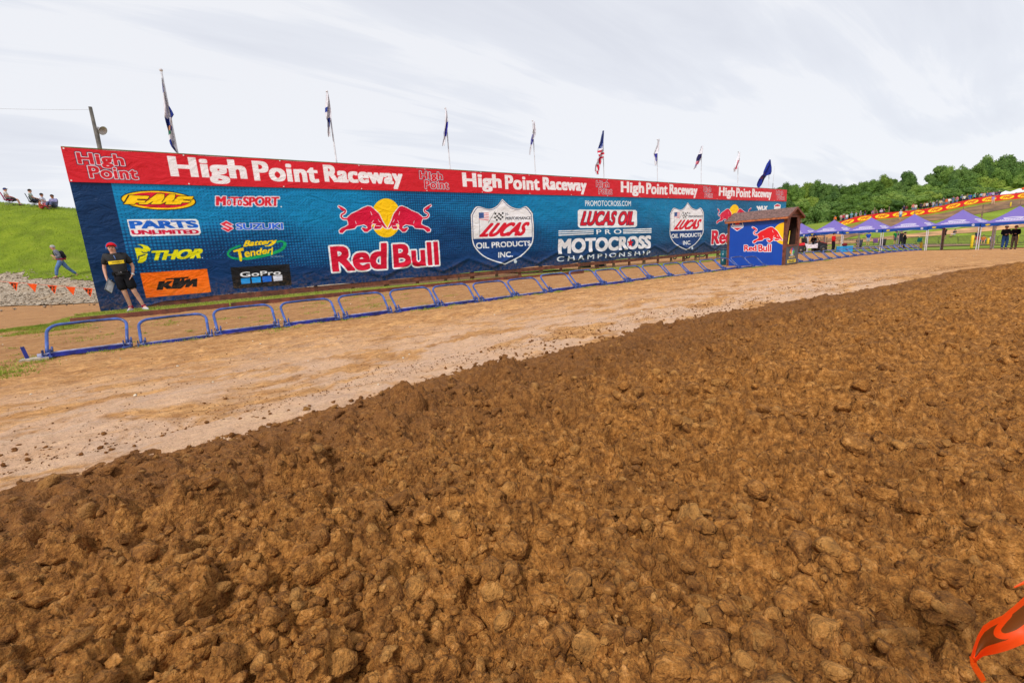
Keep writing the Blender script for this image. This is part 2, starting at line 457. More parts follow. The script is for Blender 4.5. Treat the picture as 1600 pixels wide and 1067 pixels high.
# ------------------------------------------------------------------ the ground
def axis(segs):
    o = []
    for a, b, s in segs: o += list(np.arange(a, b, s))
    return np.array(o + [segs[-1][1]])
gx = axis([(-3000, -400, 400), (-400, -60, 40), (-60, -12, 4), (-12, -4, .25), (-4, 13, .045), (13, 38, .2), (38, 70, 1.), (70, 330, 6.), (330, 3200, 400)])
gy = axis([(-3000, -400, 400), (-400, -40, 40), (-40, -4, 4), (-4, 2.6, .25), (2.6, 8.8, .04), (8.8, 18, .12), (18, 60, 1.), (60, 330, 6.), (330, 3200, 400)])
def ground_z(X, Y):
    z = H(X, Y)
    near = sstep(60, 20, np.hypot(X - 8, Y - 8))
    z = z + near * (.035 * fbm(X * .9, Y * 1.6, 5, 3) + .014 * fbm(X * 3, Y * 5, 9, 3))
    fine = sstep(16, 9, np.hypot(X - 3, (Y - 6) * 1.6)) * sstep(2, 3, Y)
    z = z + fine * (.040 * fbm(X * 3.5 + Y, Y * 6, 301, 4, .6) + .045 * fbm(X * 11, Y * 15, 311, 3, .6) + .020 * fbm(X * 30, Y * 36, 321, 2))
    rut = np.abs(((Y + .05 * X + .12 * fbm(X * .5, Y * .5, 331, 2)) / .62) % 1 - .5)
    z = z - fine * .022 * sstep(.10, .03, rut) * sstep(.45, .6, vnoise(X * .35, Y * 1.1, 341)) * (.5 + .5 * np.sin(X * 70))
    # a shallow trough under the banner wall so that daylight shows below its sill
    z = z - .05 * sstep(2, 8, X) * np.exp(-((Y - 15.9) / .9) ** 2) * (X < 40)
    return z
GZ = ground_z
def gz1(x, y): return float(ground_z(np.array([x]), np.array([y]))[0])
def under_soil(X, Y):
    return ground_z(X, Y) - .16 * sstep(.1, .7, np.interp(X, [-40, -6, -.95, 0, 1.66, 5.5, 8.6, 18.75, 30, 60, 90], [2.6, 2.9, 3.22, 3.30, 3.46, 3.55, 3.0, 2.1, 1.2, -1.5, -4]) - Y)
g = link('ground', grid_mesh('ground', gx, gy, under_soil), None, M_dirt); tag(g, kind='structure')

# grass hill on the left with the gravel bank at its foot
def left_keep(lo, hi, seed):
    def k(x, y):
        n = fbm(x * .8, y * .8, seed, 4) * 1.6
        d = W3[0, 2] * -1 * x + W3[1, 2] * -1 * y            # depth along the view
        t = d + n * .9
        return (t > lo) & (t < hi) & (x < 14 - (y - 24) * .0)
    return k
hx = np.arange(-34, 16, .3); hy = np.arange(16.5, 60, .3)
hk = left_keep(23.6, 90, 3)
# the toe of the hill runs along its foot line
toe_a, toe_b = at_depth(0, 432, 24), at_depth(140, 436, 23.6)
def toe_d(x, y):
    ux, uy = toe_b[0] - toe_a[0], toe_b[1] - toe_a[1]; L = math.hypot(ux, uy); ux /= L; uy /= L
    return (x - toe_a[0]) * -uy + (y - toe_a[1]) * ux        # positive beyond the toe
def hill_keep(x, y): return (toe_d(x, y) + 1.1 * fbm(x * .9, y * .9, 3, 4) > .1) & (x < 16)
def grav_keep(x, y): return (toe_d(x, y) + .8 * fbm(x * 1.1, y * 1.1, 8, 4) > -6.7) & (toe_d(x, y) < .9) & (x < 6) & (y > 18)
o = link('grass_hill', grid_mesh('grass_hill', hx, hy, lambda X, Y: GZ(X, Y) + .05 + .05 * fbm(X * 1.5, Y * 1.5, 2, 4), hill_keep), None, M_hill); tag(o, kind='structure')
gvx = np.arange(-22, 6, .12); gvy = np.arange(17, 44, .12)
o = link('gravel_bank', grid_mesh('gravel_bank', gvx, gvy, lambda X, Y: GZ(X, Y) + .03 + .04 * fbm(X * 6, Y * 6, 21, 3), grav_keep), None, M_gravel); tag(o, kind='structure')

# grass strip before the wall
def strip_keep(x, y):
    n = fbm(x * 1.3, y * 1.3, 31, 4)
    return (y > 13.75 + n * .9) & (y < 16.0 + n * .5 + .3) & (x > -2.6 + n) & (x < 40)
o = link('grass_strip', grid_mesh('grass_strip', np.arange(-3.2, 40, .1), np.arange(13, 16.6, .08), lambda X, Y: GZ(X, Y) + .012 + .012 * fbm(X * 9, Y * 9, 4, 2), strip_keep), None, M_strip); tag(o, kind='structure')

# valley grass and the far hillside
def far_keep(x, y):
    n = 2.2 * fbm(x * .25, y * .25, 41, 4)
    d = -(W3[0, 2] * x + W3[1, 2] * y)
    return (x > 53.5 + n) & (d > 39)
o = link('grass_valley', grid_mesh('grass_valley', np.arange(50, 330, 1.6), np.arange(-130, 300, 1.6), lambda X, Y: GZ(X, Y) + .06, far_keep), None, M_field); tag(o, kind='structure')

# the far race track on the hillside: a brown ribbon below the red barrier
def ribbon(name, pts, w, m, dz, seed=0, nw=6):
    pts = [np.array(p[:2]) for p in pts]; P = []
    for i in range(len(pts) - 1):
        n = max(2, int(np.linalg.norm(pts[i + 1] - pts[i]) / 1.5))
        for k in range(n): P.append(pts[i] + (pts[i + 1] - pts[i]) * k / n)
    P.append(pts[-1]); P = np.array(P)
    T = np.gradient(P, axis=0); T /= np.linalg.norm(T, axis=1)[:, None]; N = np.c_[-T[:, 1], T[:, 0]]
    V = []
    for k in range(nw + 1):
        off = (k / nw - .5) * w
        e = (.12 * w) * fbm(P[:, 0] * .3 + k * 0, P[:, 1] * .3, seed + k, 3) if k in (0, nw) else 0
        Q = P + N * (off + e)[..., None] if isinstance(e, np.ndarray) else P + N * off
        V.append(np.c_[Q, GZ(Q[:, 0], Q[:, 1]) + dz])
    V = np.concatenate(V); n = len(P)
    F = [(k * n + i, k * n + i + 1, (k + 1) * n + i + 1, (k + 1) * n + i) for k in range(nw) for i in range(n - 1)]
    o = link(name, np_mesh(name, V, F, True), None, m); tag(o, kind='structure'); return o
M_track = plain('brown_track_dirt', (122, 92, 62), .9, var=.25, scale=.4, bump=.5)
M_tan2 = plain('tan_track_dirt', (192, 146, 98), .9, var=.2, scale=.3, bump=.4)
ribbon('race_track', [at_depth(x, 0, 78) for x in (1180, 1300, 1400, 1500, 1600, 1750)], 6, M_track, .12, 3)
ribbon('lower_track', [at_depth(x, 0, z) for x, z in ((1180, 84), (1300, 76), (1400, 70), (1480, 68), (1560, 67), (1700, 66))], 3.2, M_tan2, .12, 6)
ribbon('valley_track', [at_depth(x, 0, 47.5) for x in (1230, 1380, 1450, 1600, 1750)], 6.5, M_track, .10, 9)
ribbon('dirt_verge', [at_depth(x, 0, 43.0) for x in (1400, 1450, 1600, 1750)], 2.6, M_track, .13, 12)

# ------------------------------------------------------------------ the tilled soil
EDGE = np.array([(-40, 2.6), (-6, 2.9), (-.95, 3.22), (0, 3.30), (1.66, 3.46), (5.5, 3.55), (8.6, 3.0), (18.75, 2.1), (30, 1.2), (60, -1.5), (90, -4)])
def edge_y(x): return np.interp(x, EDGE[:, 0], EDGE[:, 1])
def bumps(x, y, cell, seed, dens=.8, rmin=.28, rmax=.62):
    out = np.zeros_like(x); gx_ = np.floor(x / cell).astype(np.int64); gy_ = np.floor(y / cell).astype(np.int64)
    for i in (-1, 0, 1):
        for j in (-1, 0, 1):
            cx, cy = gx_ + i, gy_ + j
            px = (cx + hash2(cx, cy, seed)) * cell; py = (cy + hash2(cx, cy, seed + 1)) * cell
            a = hash2(cx, cy, seed + 2) * PI; q = hash2(cx, cy, seed + 3)
            r = (rmin + (rmax - rmin) * q * q) * cell; asp = .55 + .45 * hash2(cx, cy, seed + 4)
            dx, dy = x - px, y - py
            u = dx * np.cos(a) + dy * np.sin(a); v = (-dx * np.sin(a) + dy * np.cos(a)) / asp
            pw = 1.5 + 1.6 * hash2(cx, cy, seed + 8); e = (np.abs(u) / r) ** pw + (np.abs(v) / r) ** pw
            tilt = 1 + .35 * (u / r) * (hash2(cx, cy, seed + 6) - .3)
            b = r * (.55 + .5 * hash2(cx, cy, seed + 5)) * np.clip(1 - e, 0, 1) ** .42 * tilt
            out = np.maximum(out, np.where(hash2(cx, cy, seed + 7) < dens, b, 0))
    return out
def soil_rel(x, y, lod=None):
    """height of the tilled soil above the plain ground"""
    wx = x + .028 * fbm(x * 9, y * 9, 51, 2) * 2 + .008 * fbm(x * 45, y * 45, 71, 2) * 2
    wy = y + .028 * fbm(x * 9, y * 9, 61, 2) * 2 + .008 * fbm(x * 45, y * 45, 81, 2) * 2
    e = edge_y(x) + .34 * fbm(x * 1.6, y * .3, 15, 4) * 2 - y
    env = sstep(.0, 1.0, e) ** .8
    h = .055 * fbm(x * 1.1, y * 1.3, 91, 3) * 2 + .035 * fbm(x * 4.5, y * 4.5, 95, 3) * 2
    h = h + .62 * bumps(wx, wy, .27, 101, .42, .2, .62) + .85 * bumps(wx, wy, .13, 111, .66) + .80 * bumps(wx, wy, .062, 121, .8)
    h = h - .85 * bumps(wx + 7, wy, .15, 201, .30, .3, .6) - .80 * bumps(wx + 3, wy + 5, .07, 211, .38, .3, .6)
    if lod is None: lod = np.ones_like(x)
    h = h + lod * (.8 * bumps(wx, wy, .030, 131, .85) + .014 * fbm(x * 60, y * 60, 141, 3))
    cr = .5 * np.abs(fbm(wx * 22, wy * 22, 151, 3)) + .30 * np.abs(fbm(wx * 55, wy * 55, 161, 2)) * lod
    h = h + .11 * (cr - .1) + .05 * fbm(wx * 13, wy * 13, 171, 3)
    return -.02 + env * (.05 + h * 1.0)
def build_soil():
    na, nr = 1080, 800
    ang = np.radians(np.linspace(-38, 150, na)); rr = np.exp(np.linspace(math.log(.42), math.log(75), nr))
    A, R = np.meshgrid(ang, rr)
    X = (R * np.cos(A)).ravel(); Y = (R * np.sin(A)).ravel()
    e = edge_y(X) + .34 * fbm(X * 1.6, Y * .3, 15, 4) * 2 - Y
    Z = np.full(X.shape, -9.)
    s = e > -.15
    lod = sstep(9, 4, R.ravel()[s])
    Z[s] = GZ(X[s], Y[s]) + soil_rel(X[s], Y[s], lod)
    i = (np.arange(nr - 1)[:, None] * na + np.arange(na - 1)[None]).ravel()
    F = np.c_[i, i + 1, i + na + 1, i + na]
    F = F[s[F].all(1)]
    used = np.unique(F); mp_ = np.zeros(len(X), dtype=int); mp_[used] = np.arange(len(used))
    V = np.c_[X, Y, Z][used]
    return link('tilled_soil', np_mesh('tilled_soil', V, mp_[F], True), None, M_soil)
tag(build_soil(), kind='structure')

def ico(sub):
    bm = bmesh.new(); bmesh.ops.create_icosphere(bm, subdivisions=sub, radius=1.)
    V = np.array([v.co[:] for v in bm.verts]); F = np.array([[v.index for v in f.verts] for f in bm.faces]); bm.free()
    return V, F
def clod_shapes(sub, n, rough=.22):
    V, F = ico(sub); out = []
    for k in range(n):
        r = np.random.default_rng(100 + k + sub * 50)
        d = np.ones(len(V))
        for f_, a_ in ((1.3, 1.), (2.7, .55), (5.5, .28)):
            ph = r.uniform(0, 6, (3, 3)); dr = r.normal(size=(3, 3)); dr /= np.linalg.norm(dr, axis=1)[:, None]
            for q in range(3): d += rough * a_ * .6 * np.sin(V @ dr[q] * f_ * 2 + ph[q, 0])
        for q in range(9):                                     # broken flat faces
            nn = r.normal(size=3); nn /= np.linalg.norm(nn); lim = r.uniform(.55, .85)
            pr = (V * d[:, None]) @ nn; k2 = pr > lim; d = np.where(k2, d * lim / np.maximum(pr, 1e-6), d)
        d *= 1 + .10 * r.normal(size=len(V)) * (.6 if sub > 1 else 1)
        out.append(V * d[:, None] * np.array([1, r.uniform(.6, .95), r.uniform(.45, .75)]))
    return out, F
def scatter_solids(name, shapes, F, pos, size, seed, m, smooth=True):
    r = np.random.default_rng(seed); n = len(pos); nv = len(shapes[0])
    S = np.array(shapes)[r.integers(0, len(shapes), n)]
    a = r.uniform(0, 2 * PI, n); b = r.normal(0, .35, n); ca, sa, cb, sb = np.cos(a), np.sin(a), np.cos(b), np.sin(b)
    x = S[..., 0] * cb[:, None] + S[..., 2] * sb[:, None]; z = -S[..., 0] * sb[:, None] + S[..., 2] * cb[:, None]; y = S[..., 1]
    V = np.stack([x * ca[:, None] - y * sa[:, None], x * sa[:, None] + y * ca[:, None], z], -1) * size[:, None, None] + pos[:, None]
    FF = (F[None] + (np.arange(n) * nv)[:, None, None]).reshape(-1, 3)
    return link(name, np_mesh(name, V.reshape(-1, 3), FF, smooth), None, m)
def scatter_soil(n, r0, r1, smin, smax, pw, seed):
    r = np.random.default_rng(seed)
    a = np.radians(r.uniform(-38, 150, n)); q = np.exp(r.uniform(math.log(r0), math.log(r1), n))
    x, y = q * np.cos(a), q * np.sin(a)
    s = smin * (smax / smin) ** (r.uniform(0, 1, n) ** pw)
    k = (edge_y(x) - y) > .1 - .25 * r.uniform(0, 1, n) ** 3
    x, y, s = x[k], y[k], s[k]
    z = GZ(x, y) + soil_rel(x, y) + s * .12
    return np.c_[x, y, z], s
shp3, F3 = clod_shapes(3, 7, .26); shp2, F2 = clod_shapes(2, 9, .28); shp1, F1 = clod_shapes(1, 9, .3)
p, s = scatter_soil(330, .8, 3.2, .022, .065, 1.7, 1); o = scatter_solids('soil_clods', shp3, F3, p, s, 5, M_clod); tag(o, kind='stuff')
p, s = scatter_soil(5200, .9, 14, .012, .05, 1.5, 2); o = scatter_solids('small_soil_clods', shp2, F2, p, s, 6, M_clod); tag(o, kind='stuff')
p, s = scatter_soil(12000, .6, 22, .006, .026, 1.2, 3); o = scatter_solids('soil_crumbs', shp1, F1, p, s, 7, M_clod); tag(o, kind='stuff')
# pebbles and crumbs thrown onto the smooth straight
r = np.random.default_rng(77); n = 5200
x = r.uniform(-3.2, 26, n) ; y = 3.2 + np.abs(r.normal(0, 2.0, n)); k = (y < 8.5) & (x < 13 - 8 * r.uniform(0, 1, n) ** 2) & (vnoise(x * .9, y * 1.4, 3) > .35); x, y = x[k], y[k]
s = r.uniform(.003, .010, len(x)) * (1 + 1.2 * (y < 3.9))
q = r.uniform(-3.5, 16, 7000); d_ = np.abs(r.normal(0, .30, 7000)); x = np.r_[x, q]; y = np.r_[y, edge_y(q) + .05 + d_]; s = np.r_[s, r.uniform(.002, .008, 7000)]
o = scatter_solids('pebbles', shp1, F1, np.c_[x, y, GZ(x, y) + s * .2], s, 8, M_soil); tag(o, kind='stuff')
M_stone = plain('pale_stone', (206, 192, 170), .8, var=.2, scale=20)
n = 420; x = r.uniform(-3, 24, n); y = r.uniform(3.4, 12.8, n); s = r.uniform(.005, .02, n)
o = scatter_solids('pale_stones', shp1, F1, np.c_[x, y, GZ(x, y) + s * .1], s, 9, M_stone); tag(o, kind='stuff')
n = 9000; x = r.uniform(-20, 4, n); y = r.uniform(18, 42, n); k = grav_keep(x, y) | ((r.uniform(0, 1, n) < .12) & (toe_d(x, y) > -9) & (toe_d(x, y) < -6) & (x < -2)); x, y = x[k], y[k]; s = r.uniform(.02, .065, len(x))
o = scatter_solids('gravel_stones', shp1, F1, np.c_[x, y, GZ(x, y) + .05], s, 10, M_gravel); tag(o, kind='stuff')

# ------------------------------------------------------------------ grass blades
def blades(name, pts, hgt, wid, m, seed, lean=.5):
    r = np.random.default_rng(seed); n = len(pts)
    a = r.uniform(0, 2 * PI, n); l = r.normal(0, lean, n) * hgt; b = r.uniform(0, 2 * PI, n)
    dx, dy = np.cos(a) * wid / 2, np.sin(a) * wid / 2
    P0 = pts + np.c_[dx, dy, np.zeros(n)]; P1 = pts - np.c_[dx, dy, np.zeros(n)]
    T = pts + np.c_[np.cos(b) * l, np.sin(b) * l, hgt]
    V = np.stack([P0, P1, T], 1).reshape(-1, 3); F = np.arange(3 * n).reshape(-1, 3)
    o = link(name, np_mesh(name, V, F), None, m); tag(o, kind='stuff'); return o
def blade_material(name, c1, c2, c3):
    t = NT(name); n = t.noise(t.pos(), 3.5, 4, .7); t.col(t.ramp(n, [(.3, c1), (.5, c2), (.7, c3)])); t.rough(.7)
    t.b.inputs['Specular IOR Level'].default_value = .2
    return t.m
M_bl1 = blade_material('hill_blades', (92, 116, 12), (118, 146, 20), (142, 160, 42))
M_bl2 = blade_material('strip_blades', (140, 142, 50), (150, 164, 60), (188, 172, 100))
M_bl3 = blade_material('tuft_blades', (96, 128, 24), (132, 152, 46), (176, 160, 84))
n = 60000; x = r.uniform(-26, 6, n); y = r.uniform(24, 52, n); k = hill_keep(x, y); x, y = x[k], y[k]
blades('hill_grass', np.c_[x, y, GZ(x, y) + .04], r.uniform(.05, .14, len(x)), .02, M_bl1, 1)
n = 60000; x = -2.6 + 40 * r.uniform(0, 1, n) ** 1.7; y = r.uniform(13.3, 16.1, n); k = strip_keep(x, y); x, y = x[k], y[k]
blades('strip_grass', np.c_[x, y, GZ(x, y) + .01], r.uniform(.02, .055, len(x)), .012, M_bl2, 2)
# weeds along and behind the gates
cx = np.r_[r.uniform(-1.8, 22, 130), r.uniform(-2.4, 5, 70), r.uniform(-3.0, -1.6, 40), r.uniform(-2.8, -1.9, 60)]
cy = np.r_[7.72 + r.normal(0, .13, 130), r.uniform(7.9, 12.5, 70), 6.9 + r.normal(0, .3, 40), r.uniform(11.6, 13.4, 60)]
cs = np.r_[r.uniform(.04, .16, 130), r.uniform(.04, .2, 70), r.uniform(.08, .25, 40), r.uniform(.08, .25, 60)]
px_, py_, hh = [], [], []
for a, b, c in zip(cx, cy, cs):
    q = int(40 + 260 * c); px_ += list(r.normal(a, c * .8, q)); py_ += list(r.normal(b, c * .4, q)); hh += list(r.uniform(.015, .02 + .16 * c, q))
px_, py_, hh = map(np.array, (px_, py_, hh))
blades('weed_tufts', np.c_[px_, py_, GZ(px_, py_)], hh, .007, M_bl3, 3, .9)
n = 30000; x = r.uniform(-3.6, -1.75, n); y = 6.3 + (x + 1.5) * -.15 + r.normal(0, .26, n); k = vnoise(x * 3, y * 3, 5) > .5; x, y = x[k], y[k]
blades('green_verge_grass', np.c_[x, y, GZ(x, y)], r.uniform(.02, .06, len(x)), .008, M_bl1, 4)
n = 14000; q = r.uniform(0, 1, n); x = -5.2 + 3.4 * q; y = 12.35 + 1.2 * q + r.normal(0, .16, n)
blades('verge_grass', np.c_[x, y, GZ(x, y)], r.uniform(.02, .05, len(x)), .01, M_bl3, 5)
# ------------------------------------------------------------------ flat print (banners, signs) drawn into images by code
_gcache = {}
def glyph_tris(txt, shear=0., space=1.):
    """triangles of a line of text in the built-in font, scaled to the unit box"""
    key = (txt, shear, space)
    if key in _gcache: return _gcache[key]
    cu = bpy.data.curves.new('text', 'FONT'); cu.body = txt; cu.shear = shear; cu.space_character = space; cu.resolution_u = 4
    ob = bpy.data.objects.new('text', cu); COL.objects.link(ob)
    dg = bpy.context.evaluated_depsgraph_get(); me = ob.evaluated_get(dg).to_mesh()
    me.calc_loop_triangles()
    V = np.array([v.co[:2] for v in me.vertices]); T = np.array([t.vertices[:] for t in me.loop_triangles])
    ob.evaluated_get(dg).to_mesh_clear(); bpy.data.objects.remove(ob); bpy.data.curves.remove(cu)
    V = (V - V.min(0)) / (V.max(0) - V.min(0))
    _gcache[key] = (V, T); return V, T

class Print:
    """w x h metres at ppm; drawing takes points through .map (for example photo pixels to plane metres)"""
    def __init__(s, x0, z0, w, h, ppm, col):
        s.x0, s.z0, s.w, s.h, s.ppm = x0, z0, w, h, ppm
        s.W, s.Hh = int(round(w * ppm)), int(round(h * ppm))
        s.a = np.empty((s.Hh, s.W, 3), dtype=np.uint8); s.a[:] = col
        s.map = lambda p: p
    def px(s, P):
        P = np.array([s.map(p) for p in P], dtype=float)
        return np.c_[(P[:, 0] - s.x0) * s.ppm, (P[:, 1] - s.z0) * s.ppm]
    def poly_mask(s, Q, pad=4):
        lo = np.floor(Q.min(0)).astype(int) - pad; hi = np.ceil(Q.max(0)).astype(int) + pad
        lo = np.maximum(lo, 0); hi = np.minimum(hi, [s.W, s.Hh])
        if (hi <= lo).any(): return None
        X, Y = np.meshgrid(np.arange(lo[0], hi[0]) + .5, np.arange(lo[1], hi[1]) + .5)
        m = np.zeros(X.shape, dtype=bool); n = len(Q)
        for i in range(n):
            x1, y1 = Q[i]; x2, y2 = Q[(i + 1) % n]
            if y1 == y2: continue
            m ^= ((Y >= min(y1, y2)) & (Y < max(y1, y2)) & (X < x1 + (Y - y1) * (x2 - x1) / (y2 - y1)))
        return m, lo
    def paint(s, ml, col, dil=0, dily=None):
        if ml is None: return
        m, lo = ml
        if dil or dily: m = dilate(m, dil, dil if dily is None else dily)
        v = s.a[lo[1]:lo[1] + m.shape[0], lo[0]:lo[0] + m.shape[1]]
        v[m[:v.shape[0], :v.shape[1]]] = col
    def poly(s, P, col, dil=0, outline=None, od=0):
        ml = s.poly_mask(s.px(P), int(max(dil, od)) + 4)
        if outline is not None: s.paint(ml, outline, od)
        s.paint(ml, col, dil)
    def line(s, P, r, col, outline=None, od=0):
        """round-ended stroke; r in canvas pixels"""
        Q = s.px(P); pad = int(r + od) + 3
        lo = np.maximum(np.floor(Q.min(0)).astype(int) - pad, 0); hi = np.minimum(np.ceil(Q.max(0)).astype(int) + pad, [s.W, s.Hh])
        if (hi <= lo).any(): return
        X, Y = np.meshgrid(np.arange(lo[0], hi[0]) + .5, np.arange(lo[1], hi[1]) + .5); D = np.full(X.shape, 1e9)
        for i in range(len(Q) - 1):
            a, b = Q[i], Q[i + 1]; d = b - a; L = max((d * d).sum(), 1e-9)
            t = np.clip(((X - a[0]) * d[0] + (Y - a[1]) * d[1]) / L, 0, 1)
            D = np.minimum(D, np.hypot(X - a[0] - t * d[0], Y - a[1] - t * d[1]))
        if outline is not None: s.paint((D < r + od, lo), outline)
        s.paint((D < r, lo), col)
    def text(s, txt, quad, col, fat=(0, 0), shear=0., outline=None, od=0, out2=None, od2=0, space=1.):
        # fat: extra stroke weight, hundredths of a letter's width and of the height; od, od2: rims, hundredths of the height
        """quad: bottom-left, bottom-right, top-right, top-left of the text's own box"""
        V, T = glyph_tris(txt, shear, space)
        A = s.px(quad); W_ = np.hypot(*(A[1] - A[0])); H_ = np.hypot(*(A[3] - A[0])); n_ = max(1, len(txt) + .0)
        fat = (fat[0] / 100 * W_ / n_, fat[1] / 100 * H_); od = od / 100 * H_; od2 = od2 / 100 * H_
        if outline is not None: od = max(od, 1.)
        u, v = V[:, :1], V[:, 1:]
        Q = A[0] * (1 - u) * (1 - v) + A[1] * u * (1 - v) + A[2] * u * v + A[3] * (1 - u) * v
        # the strokes get fatter, so keep the box the same size
        c = Q.mean(0); sz = Q.max(0) - Q.min(0); k = np.maximum((sz - 2 * np.array(fat)) / sz, .3); mid = (Q.max(0) + Q.min(0)) / 2
        Q = mid + (Q - mid) * k
        pad = int(max(fat[0], fat[1]) + max(od, od2)) + 3
        lo = np.maximum(np.floor(Q.min(0)).astype(int) - pad, 0); hi = np.minimum(np.ceil(Q.max(0)).astype(int) + pad, [s.W, s.Hh])
        if (hi <= lo).any(): return
        m = np.zeros((hi[1] - lo[1], hi[0] - lo[0]), dtype=bool)
        for t in T:
            a, b, c_ = Q[t[0]] - lo, Q[t[1]] - lo, Q[t[2]] - lo
            x0, x1 = int(max(min(a[0], b[0], c_[0]), 0)), int(max(a[0], b[0], c_[0])) + 1
            y0, y1 = int(max(min(a[1], b[1], c_[1]), 0)), int(max(a[1], b[1], c_[1])) + 1
            x1 = min(x1, m.shape[1]); y1 = min(y1, m.shape[0])
            if x1 <= x0 or y1 <= y0: continue
            X = np.arange(x0, x1)[None] + .5; Y = np.arange(y0, y1)[:, None] + .5
            e = lambda p, q: (X - p[0]) * (q[1] - p[1]) - (Y - p[1]) * (q[0] - p[0])
            w0, w1, w2 = e(a, b), e(b, c_), e(c_, a); g_ = 1e-6
            m[y0:y1, x0:x1] |= ((w0 >= -g_) & (w1 >= -g_) & (w2 >= -g_)) | ((w0 <= g_) & (w1 <= g_) & (w2 <= g_))
        if fat[0] or fat[1]: m = dilate(m, fat[0], fat[1], True)
        if out2 is not None: s.paint((dilate(m, od2, od2), lo), out2)
        if outline is not None: s.paint((dilate(m, od, od), lo), outline)
        s.paint((m, lo), col)
    def image(s, name, half=True):
        a = s.a
        if half:
            h2, w2 = s.Hh // 2 * 2, s.W // 2 * 2
            a = a[:h2, :w2].astype(np.float32); a = (a[0::2, 0::2] + a[1::2, 0::2] + a[0::2, 1::2] + a[1::2, 1::2]) / 4
        a = a.astype(np.float32) / 255.
        im = bpy.data.images.new(name, a.shape[1], a.shape[0])
        im.pixels.foreach_set(np.concatenate([a, np.ones(a.shape[:2] + (1,), np.float32)], 2).ravel())
        im.update(); im.pack()
        return im
def dilate(m, rx, ry, square=False):
    rx, ry = int(round(rx)), int(round(ry)); out = m.copy()
    if square:
        o = m.copy()
        for d in range(1, rx + 1): o[:, d:] |= m[:, :-d]; o[:, :-d] |= m[:, d:]
        out = o.copy()
        for d in range(1, ry + 1): out[d:] |= o[:-d]; out[:-d] |= o[d:]
        return out
    for dy in range(-ry, ry + 1):
        w = int(round(rx * math.sqrt(max(0, 1 - (dy / (ry + .3)) ** 2))))
        o = m.copy()
        for d in range(1, w + 1): o[:, d:] |= m[:, :-d]; o[:, :-d] |= m[:, d:]
        if dy > 0: out[dy:] |= o[:-dy]
        elif dy < 0: out[:dy] |= o[-dy:]
        else: out |= o
    return out
def crop(ox, oy, k, f):
    return lambda p: f((ox + p[0] / k, oy + p[1] / k))
def box4(x0, y0, x1, y1): return [(x0, y1), (x1, y1), (x1, y0), (x0, y0)]     # image-style y down

RED, DRED, WHITE, YEL, NAVY, BLACK = (214, 24, 44), (196, 20, 50), (238, 238, 242), (255, 208, 0), (10, 52, 104), (16, 16, 18)
# ------------------------------------------------------------------ the banner wall
WY = 16.1155
X0, X1 = -2.1, 36.55
ZR, ZT = 3.335, 4.16        # foot of the red strip, top of the wall
def wall(p):
    q = at_y(p[0], p[1], WY); return (q[0], q[2])
PPM = 240
C = Print(X0, -.05, X1 - X0, ZR + .06, PPM, NAVY)
C.map = wall
# blue ground with halftone dots
yy, xx = np.meshgrid((np.arange(C.Hh) + .5) / PPM - .05, (np.arange(C.W) + .5) / PPM + X0, indexing='ij')
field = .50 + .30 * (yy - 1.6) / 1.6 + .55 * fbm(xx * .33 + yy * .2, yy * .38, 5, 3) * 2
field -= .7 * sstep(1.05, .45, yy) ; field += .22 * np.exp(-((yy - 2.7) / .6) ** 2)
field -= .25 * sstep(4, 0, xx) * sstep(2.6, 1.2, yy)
pit = .088
u_, v_ = (xx / pit) % 1 - .5, (yy / pit) % 1 - .5
rd = np.hypot(u_, v_)
lvl = np.clip(field, 0, 1)
dots = rd < (.12 + .46 * lvl)
dots &= (lvl > .12) & ~(xx < X0 + .80)
far = sstep(8, 22, xx) * .5
base = np.array([0, 50, 100], float) + (np.array([2, 84, 134]) - np.array([0, 50, 100])) * np.clip(lvl * 1.15 - .15, 0, 1)[..., None]
dcol = np.array([0, 92, 148], float) + (np.array([0, 128, 184]) - np.array([0, 92, 148])) * lvl[..., None]
im_ = np.where(dots[..., None], dcol, base)
tl = np.array([0, 104, 140], float)
im_ = im_ * (1 - .55 * far[..., None]) + .55 * far[..., None] * (tl * (.55 + .5 * lvl[..., None]))
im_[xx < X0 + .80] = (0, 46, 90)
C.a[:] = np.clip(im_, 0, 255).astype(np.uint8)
del im_, base, dcol, dots, rd, u_, v_, field

# -- FMF
k = crop(180, 290, 10.667, wall); C.map = k
def ell(cx, cy, rx, ry, rot=0., n=60, a0=0., a1=2 * PI):
    return [(cx + rx * math.cos(a) * math.cos(rot) - ry * math.sin(a) * math.sin(rot), cy + rx * math.cos(a) * math.sin(rot) + ry * math.sin(a) * math.cos(rot)) for a in [a0 + (a1 - a0) * i / n for i in range(n + 1)]]
C.poly(ell(722, 250, 622, 160, .045), BLACK, 2)
C.poly(ell(720, 250, 612, 152, .045), YEL)
C.poly(ell(722, 248, 520, 128, .045), (214, 20, 50))
F1p = [(225, 165), (575, 178), (540, 232), (370, 228), (362, 245), (510, 256), (490, 292), (352, 290), (322, 318), (140, 315)]
Mp = [(385, 318), (400, 290), (490, 292), (560, 240), (700, 140), (822, 146), (818, 225), (900, 150), (1005, 150), (985, 245), (1050, 185), (1310, 185), (1282, 238), (1140, 240), (1132, 252), (1262, 262), (1245, 285), (1115, 290), (1090, 320), (830, 320), (850, 275), (760, 318), (590, 316), (640, 262), (540, 318)]
C.poly(Mp, YEL, 0, BLACK, 3); C.poly(F1p, YEL, 0, BLACK, 3); C.poly(Mp[:1] + [(400, 292), (490, 294), (560, 242), (640, 262), (540, 318)], YEL)
C.line([(820, 226), (780, 280)], 2, BLACK); C.line([(985, 246), (960, 262)], 2, BLACK); C.line([(232, 168), (150, 300)], 2, BLACK)
C.text('FLYING MACHINE', [(570, 366), (920, 366), (920, 346), (570, 346)], (70, 20, 30), (1, 0))
